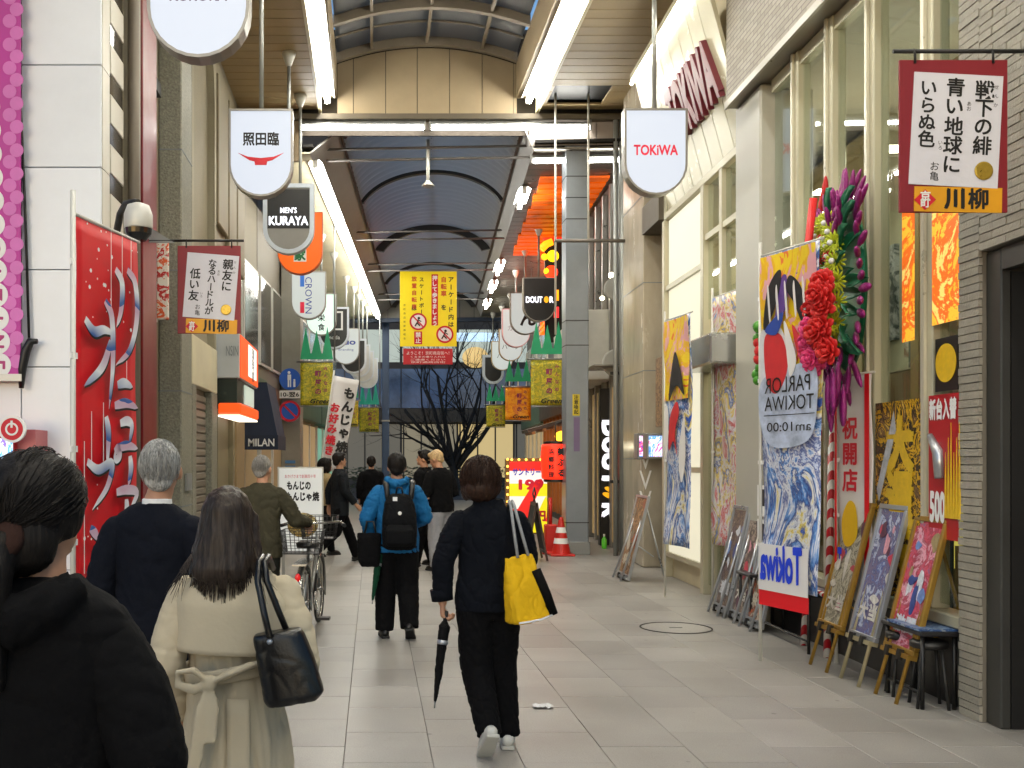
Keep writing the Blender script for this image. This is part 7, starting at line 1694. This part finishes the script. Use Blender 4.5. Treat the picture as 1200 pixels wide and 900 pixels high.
# man pushing the bicycle
hb = {'d': (0, .6, -.4), 'n': (0, -.3, -1), 'side': (-1, 0, 0), 'curl': (.6, .7, .5)}
person('grey cropped man in an olive jacket wheeling a bicycle', (xw(305, 9.0), 9.0, 0), -.12, .99, joints(RE=(.3, .08, 1.08), RW=(.37, .34, 1.06), LE=(-.22, .05, 1.08), LW=(-.05, .36, 1.05), LK=(-.1, .12, .48), LA=(-.1, .06, .1), RK=(.1, -.02, .46), RA=(.1, -.22, .12), rfoot=-.5),
       dict(m=f_olive, k=1.24, hem=.74, sleeve=(.085, .074, .062), amp=.011), dict(m=fabric('dark_olive_pants', '#22231f')), s_black, (hair_cut, h_white), head=(-.25, .0), bend=(.16, .9), hands={'R': dict(hb, side=(-1, 0, 0))})
# walking man in a charcoal suit, seen from the side
person('man in a charcoal suit striding across with black hair and a pale shirt', (xw(398, 15.9), 15.9, 0), math.radians(-70), 1.03, joints(LK=(-.09, .16, .48), LA=(-.09, .3, .1), RK=(.09, -.08, .47), RA=(.09, -.38, .2), rfoot=-.7, lfoot=.2, RE=(.22, .02, 1.07), RW=(.22, .18, .88), LE=(-.22, -.1, 1.07), LW=(-.22, -.1, .84)),
       dict(m=f_char, k=1.16, hem=.7, sleeve=(.08, .068, .055)), dict(m=f_black, r=(.1, .085, .075)), s_black, (hair_short, h_black), head=(.15, .02))
person('woman in a tan jacket half hidden behind the white menu board and the bicycle', (xw(382, 16.9), 16.9, 0), math.radians(-60), .97, joints(LK=(-.09, .1, .47), LA=(-.09, .15, .09), RK=(.09, -.05, .47), RA=(.09, -.2, .12), rfoot=-.4), dict(m=f_tan, k=1.25, hem=.86, sleeve=(.09, .078, .06)), dict(m=f_black), s_black, (hair_bob, h_black))
person('person in dark clothes walking far off between the suited man and the blue jacket', (xw(435, 19.3), 19.3, 0), 0.05, 1.0, joints(LA=(-.1, .1, .09), RA=(.1, -.12, .1)), dict(m=f_black, k=1.28, hem=.74, sleeve=(.088, .075, .06)), dict(m=f_black), s_black, (hair_short, h_black))
# blue jacket with rucksack
def hoodb(B): B.tube([(-.1, -.05, 1.43), (-.07, -.11, 1.40), (0, -.135, 1.38), (.07, -.11, 1.40), (.1, -.05, 1.43)], [.03, .042, .05, .042, .03], 12)
pbm = person('man in a bright blue hooded jacket carrying a black rucksack', (xw(465, 9.2), 9.2, 0), 0, 1.0, joints(LE=(-.27, -.03, 1.07), LW=(-.21, .12, .86), RE=(.255, .04, 1.08), RW=(.14, .24, 1.0), LK=(-.1, .03, .46), LA=(-.11, .0, .09), RK=(.1, .0, .46), RA=(.11, -.13, .13), rfoot=-.55),
             dict(m=f_blue, k=1.24, hem=.76, sleeve=(.084, .075, .062), amp=.012, extra=(hoodb,)), dict(m=f_black, r=(.115, .1, .085)), s_black, (hair_short, h_black), vox=.01)
rk = empty('rucksack', 'black rucksack with a white tag worn over the blue jacket', 'backpack', (xw(468, 9.02), 9.02, 0))
rl = MB(); rl.loft([(0, -.02, .80, .11, .05, .7), (0, -.045, .83, .15, .085, .7), (0, -.055, .95, .158, .1, .7), (0, -.05, 1.1, .15, .095, .7), (0, -.035, 1.22, .13, .075, .7), (0, -.02, 1.285, .09, .05, .75), (0, -.01, 1.3, .05, .03)], 28)
solid('pack', rl, mat('nylon_black', '#08090c', .8, bump=.3, bscale=60, spec=.15), rk, .008, 3, wrinkle(.006, (12, 12, 9), 3))
pk = MB(); pk.loft([(0, -.125, .84, .1, .03, .7), (0, -.15, .87, .125, .035, .7), (0, -.155, .98, .125, .035, .7), (0, -.14, 1.03, .1, .025, .7)], 24); solid('front_pocket', pk, mat('nylon_black', '#08090c', .8, bump=.3, bscale=60, spec=.15), rk, .008, 2)
for s in (-1, 1): MB().tube([(s * .1, -.03, 1.25), (s * .115, .02, 1.37), (s * .12, .1, 1.4), (s * .125, .2, 1.34), (s * .13, .26, 1.2)], .02, 8, flat=((1, 0, 0), 1.2)).build('shoulder_strap', m_black, rk)
MB().tube([(-.03, -.01, 1.29), (-.02, -.02, 1.35), (.02, -.02, 1.35), (.03, -.01, 1.29)], .008, 8).build('grab_handle', m_black, rk)
MB().sph((.0, -.15, 1.13), (.017, .006, .017)).build('white_tag', m_whiteink, rk)
MB().bb(-.06, -.02, -.105, -.1, 1.235, 1.27).build('logo_patch', m_whiteink, rk)
# his bag and green umbrella
hbg = empty('hand_bag', 'black tote bag carried low beside the blue jacket', 'bag', (xw(434, 9.1), 9.1, zw(664, 9.1)))
hl = MB(); hl.loft([(0, 0, 0, .085, .05, .6), (-.01, 0, .05, .1, .06, .6), (-.01, 0, .26, .11, .05, .6), (-.01, 0, .3, .105, .03, .6)], 24); solid('pouch', hl, f_black, hbg, .008, 2, wrinkle(.005, (12, 12, 12)))
MB().tube([(-.05, 0, .29), (-.03, 0, .40), (.03, 0, .40), (.05, 0, .29)], .01, 8).build('handle', m_black, hbg)
def umbrella(label, top, tip, m, name='furled_umbrella', r=.03):
    top, tip = Vector(top), Vector(tip); d = tip - top; t = empty(name, label, 'umbrella', tip)
    o = -tip
    pts = [top + d * k for k in (.1, .16, .3, .6, .85, .95)]
    B = MB(); B.tube([p + o for p in pts], [.012, r * 1.1, r, r * .8, r * .45, .008], 14)
    solid('canopy', B, m, t, .005, 1, wrinkle(.006, (60, 60, 6), 1))
    MB().cyl(top + d * .93 + o, tip + o, .006, .004, 8).build('ferrule', m_steel, t)
    MB().tube([top + o + Vector((0, 0, .0)), top + d * .12 + o], .012, 8).build('handle', m_black, t)
    B2 = MB(); B2.tube([top + d * .3 + o, top + d * .345 + o], r * 1.06, 12).build('strap_band', m_silver, t)
    return t
umbrella('dark green furled umbrella hanging beside the blue jacket', P(446, 640, 9.15), P(436, 708, 9.0), fabric('bottle_green', '#123a28'), r=.033)
# the pair further on
person('black haired man in black turned sideways, further of the pair past the blue jacket', (xw(497, 15.3), 15.3, 0), math.radians(62), 1.05, joints(LA=(-.1, .1, .09), RA=(.1, -.1, .1)), dict(m=f_black, k=1.25, hem=.72, sleeve=(.088, .075, .06)), dict(m=f_black, r=(.11, .1, .09)), s_black, (hair_short, h_black), head=(.25, 0))
person('straw haired man in a black jacket and pale grey trousers looking down', (xw(517, 14.7), 14.7, 0), math.radians(40), 1.05, joints(RW=(.12, .22, 1.0), LW=(-.1, .25, 1.05), LE=(-.24, .02, 1.08)), dict(m=f_black, k=1.25, hem=.8, sleeve=(.088, .075, .06)), dict(m=f_grey, r=(.115, .105, .095)), s_black, (hair_short, h_blond), head=(.3, -.35), bend=(.1, .95))
# woman with the yellow bag
hp = {'d': (0, .05, -1), 'n': (1, 0, 0), 'side': (0, 1, 0), 'curl': (1.0, 1.1, .7)}
pw = person('woman in dark navy jacket and black trousers walking with a yellow tote and white sneakers', (xw(572, 5.68), 5.68, 0), .03, .968,
            joints(LS=(-.168, 0, 1.32), LE=(-.262, -.03, 1.07), LW=(-.262, .0, .835), RS=(.168, 0, 1.32), RE=(.235, .05, 1.08), RW=(.12, .26, 1.05), LH=(-.08, 0, .84), LK=(-.07, -.02, .46), LA=(-.03, -.22, .16), lfoot=-.75, RK=(.08, .05, .47), RA=(.115, .02, .09)),
            dict(m=f_navyblk, k=1.16, hem=.79, sleeve=(.08, .066, .058), amp=.006, collar=1.43), dict(m=f_black, r=(.112, .094, .072), amp=.006), s_white, (hair_bob, h_brown), head=(.1, -.02), hx=-.05, hands={'L': hp}, vox=.0065)
MB().tube([(-.27, -.0, .91), (-.262, -.0, .845)], [.066, .062], 18).build('cuff', f_navyblk, pw)
umbrella("black furled umbrella with a silver band held by the woman with the yellow tote", P(523, 716, 5.66), P(509, 830, 5.6), fabric('umbrella_black', '#0b0b0c', .6), r=.03)
yb = empty('tote_bag', 'yellow canvas tote with dark band and grey straps on a shoulder', 'bag', (xw(620, 5.5), 5.5, zw(728, 5.5)))
m_yel = fabric('yellow_canvas', '#d9ac1c', .7, .15)
yl = MB(); Mt = rotm('Y', -.14) @ rotm('Z', .5)
yl.loft([(.0, 0, 0, .1, .06, .5), (.0, 0, .015, .125, .08, .5), (-.005, 0, .14, .12, .06, .5), (-.01, 0, .28, .105, .03, .5), (-.01, 0, .36, .09, .012, .5)], 28, Mt)
solid('canvas_body', yl, m_yel, yb, .008, 2, wrinkle(.006, (11, 11, 8), 4))
MB().tube([Mt @ Vector(v) for v in ((.11, -.075, .02), (.085, -.07, .14), (.06, -.045, .27))], .016, 8, flat=((1, 0, 0), 1.6)).build('dark_band', f_black, yb)
MB().tube([Mt @ Vector(v) for v in ((-.12, -.078, .018), (-.06, -.084, .014), (.02, -.086, .012), (.1, -.08, .02))], .006, 6).build('white_piping', m_whiteink, yb)
for k, dx in enumerate((-.03, .04)):
    a = Mt @ Vector((dx, -.02, .35)); b = P(597 + k * 4, 592, 5.62) - Vector(yb.location)
    MB().tube([a, a.lerp(b, .5) + Vector((.0, -.02, 0)), b + Vector((0, -.05, .0)), b + Vector((.0, .02, .02)), b + Vector((.0, .1, -.05))], .011, 8, flat=((1, 0, 0), .8)).build('strap', fabric('grey_webbing', '#8e9092'), yb)
bpy.data.scenes.remove(_tmp)
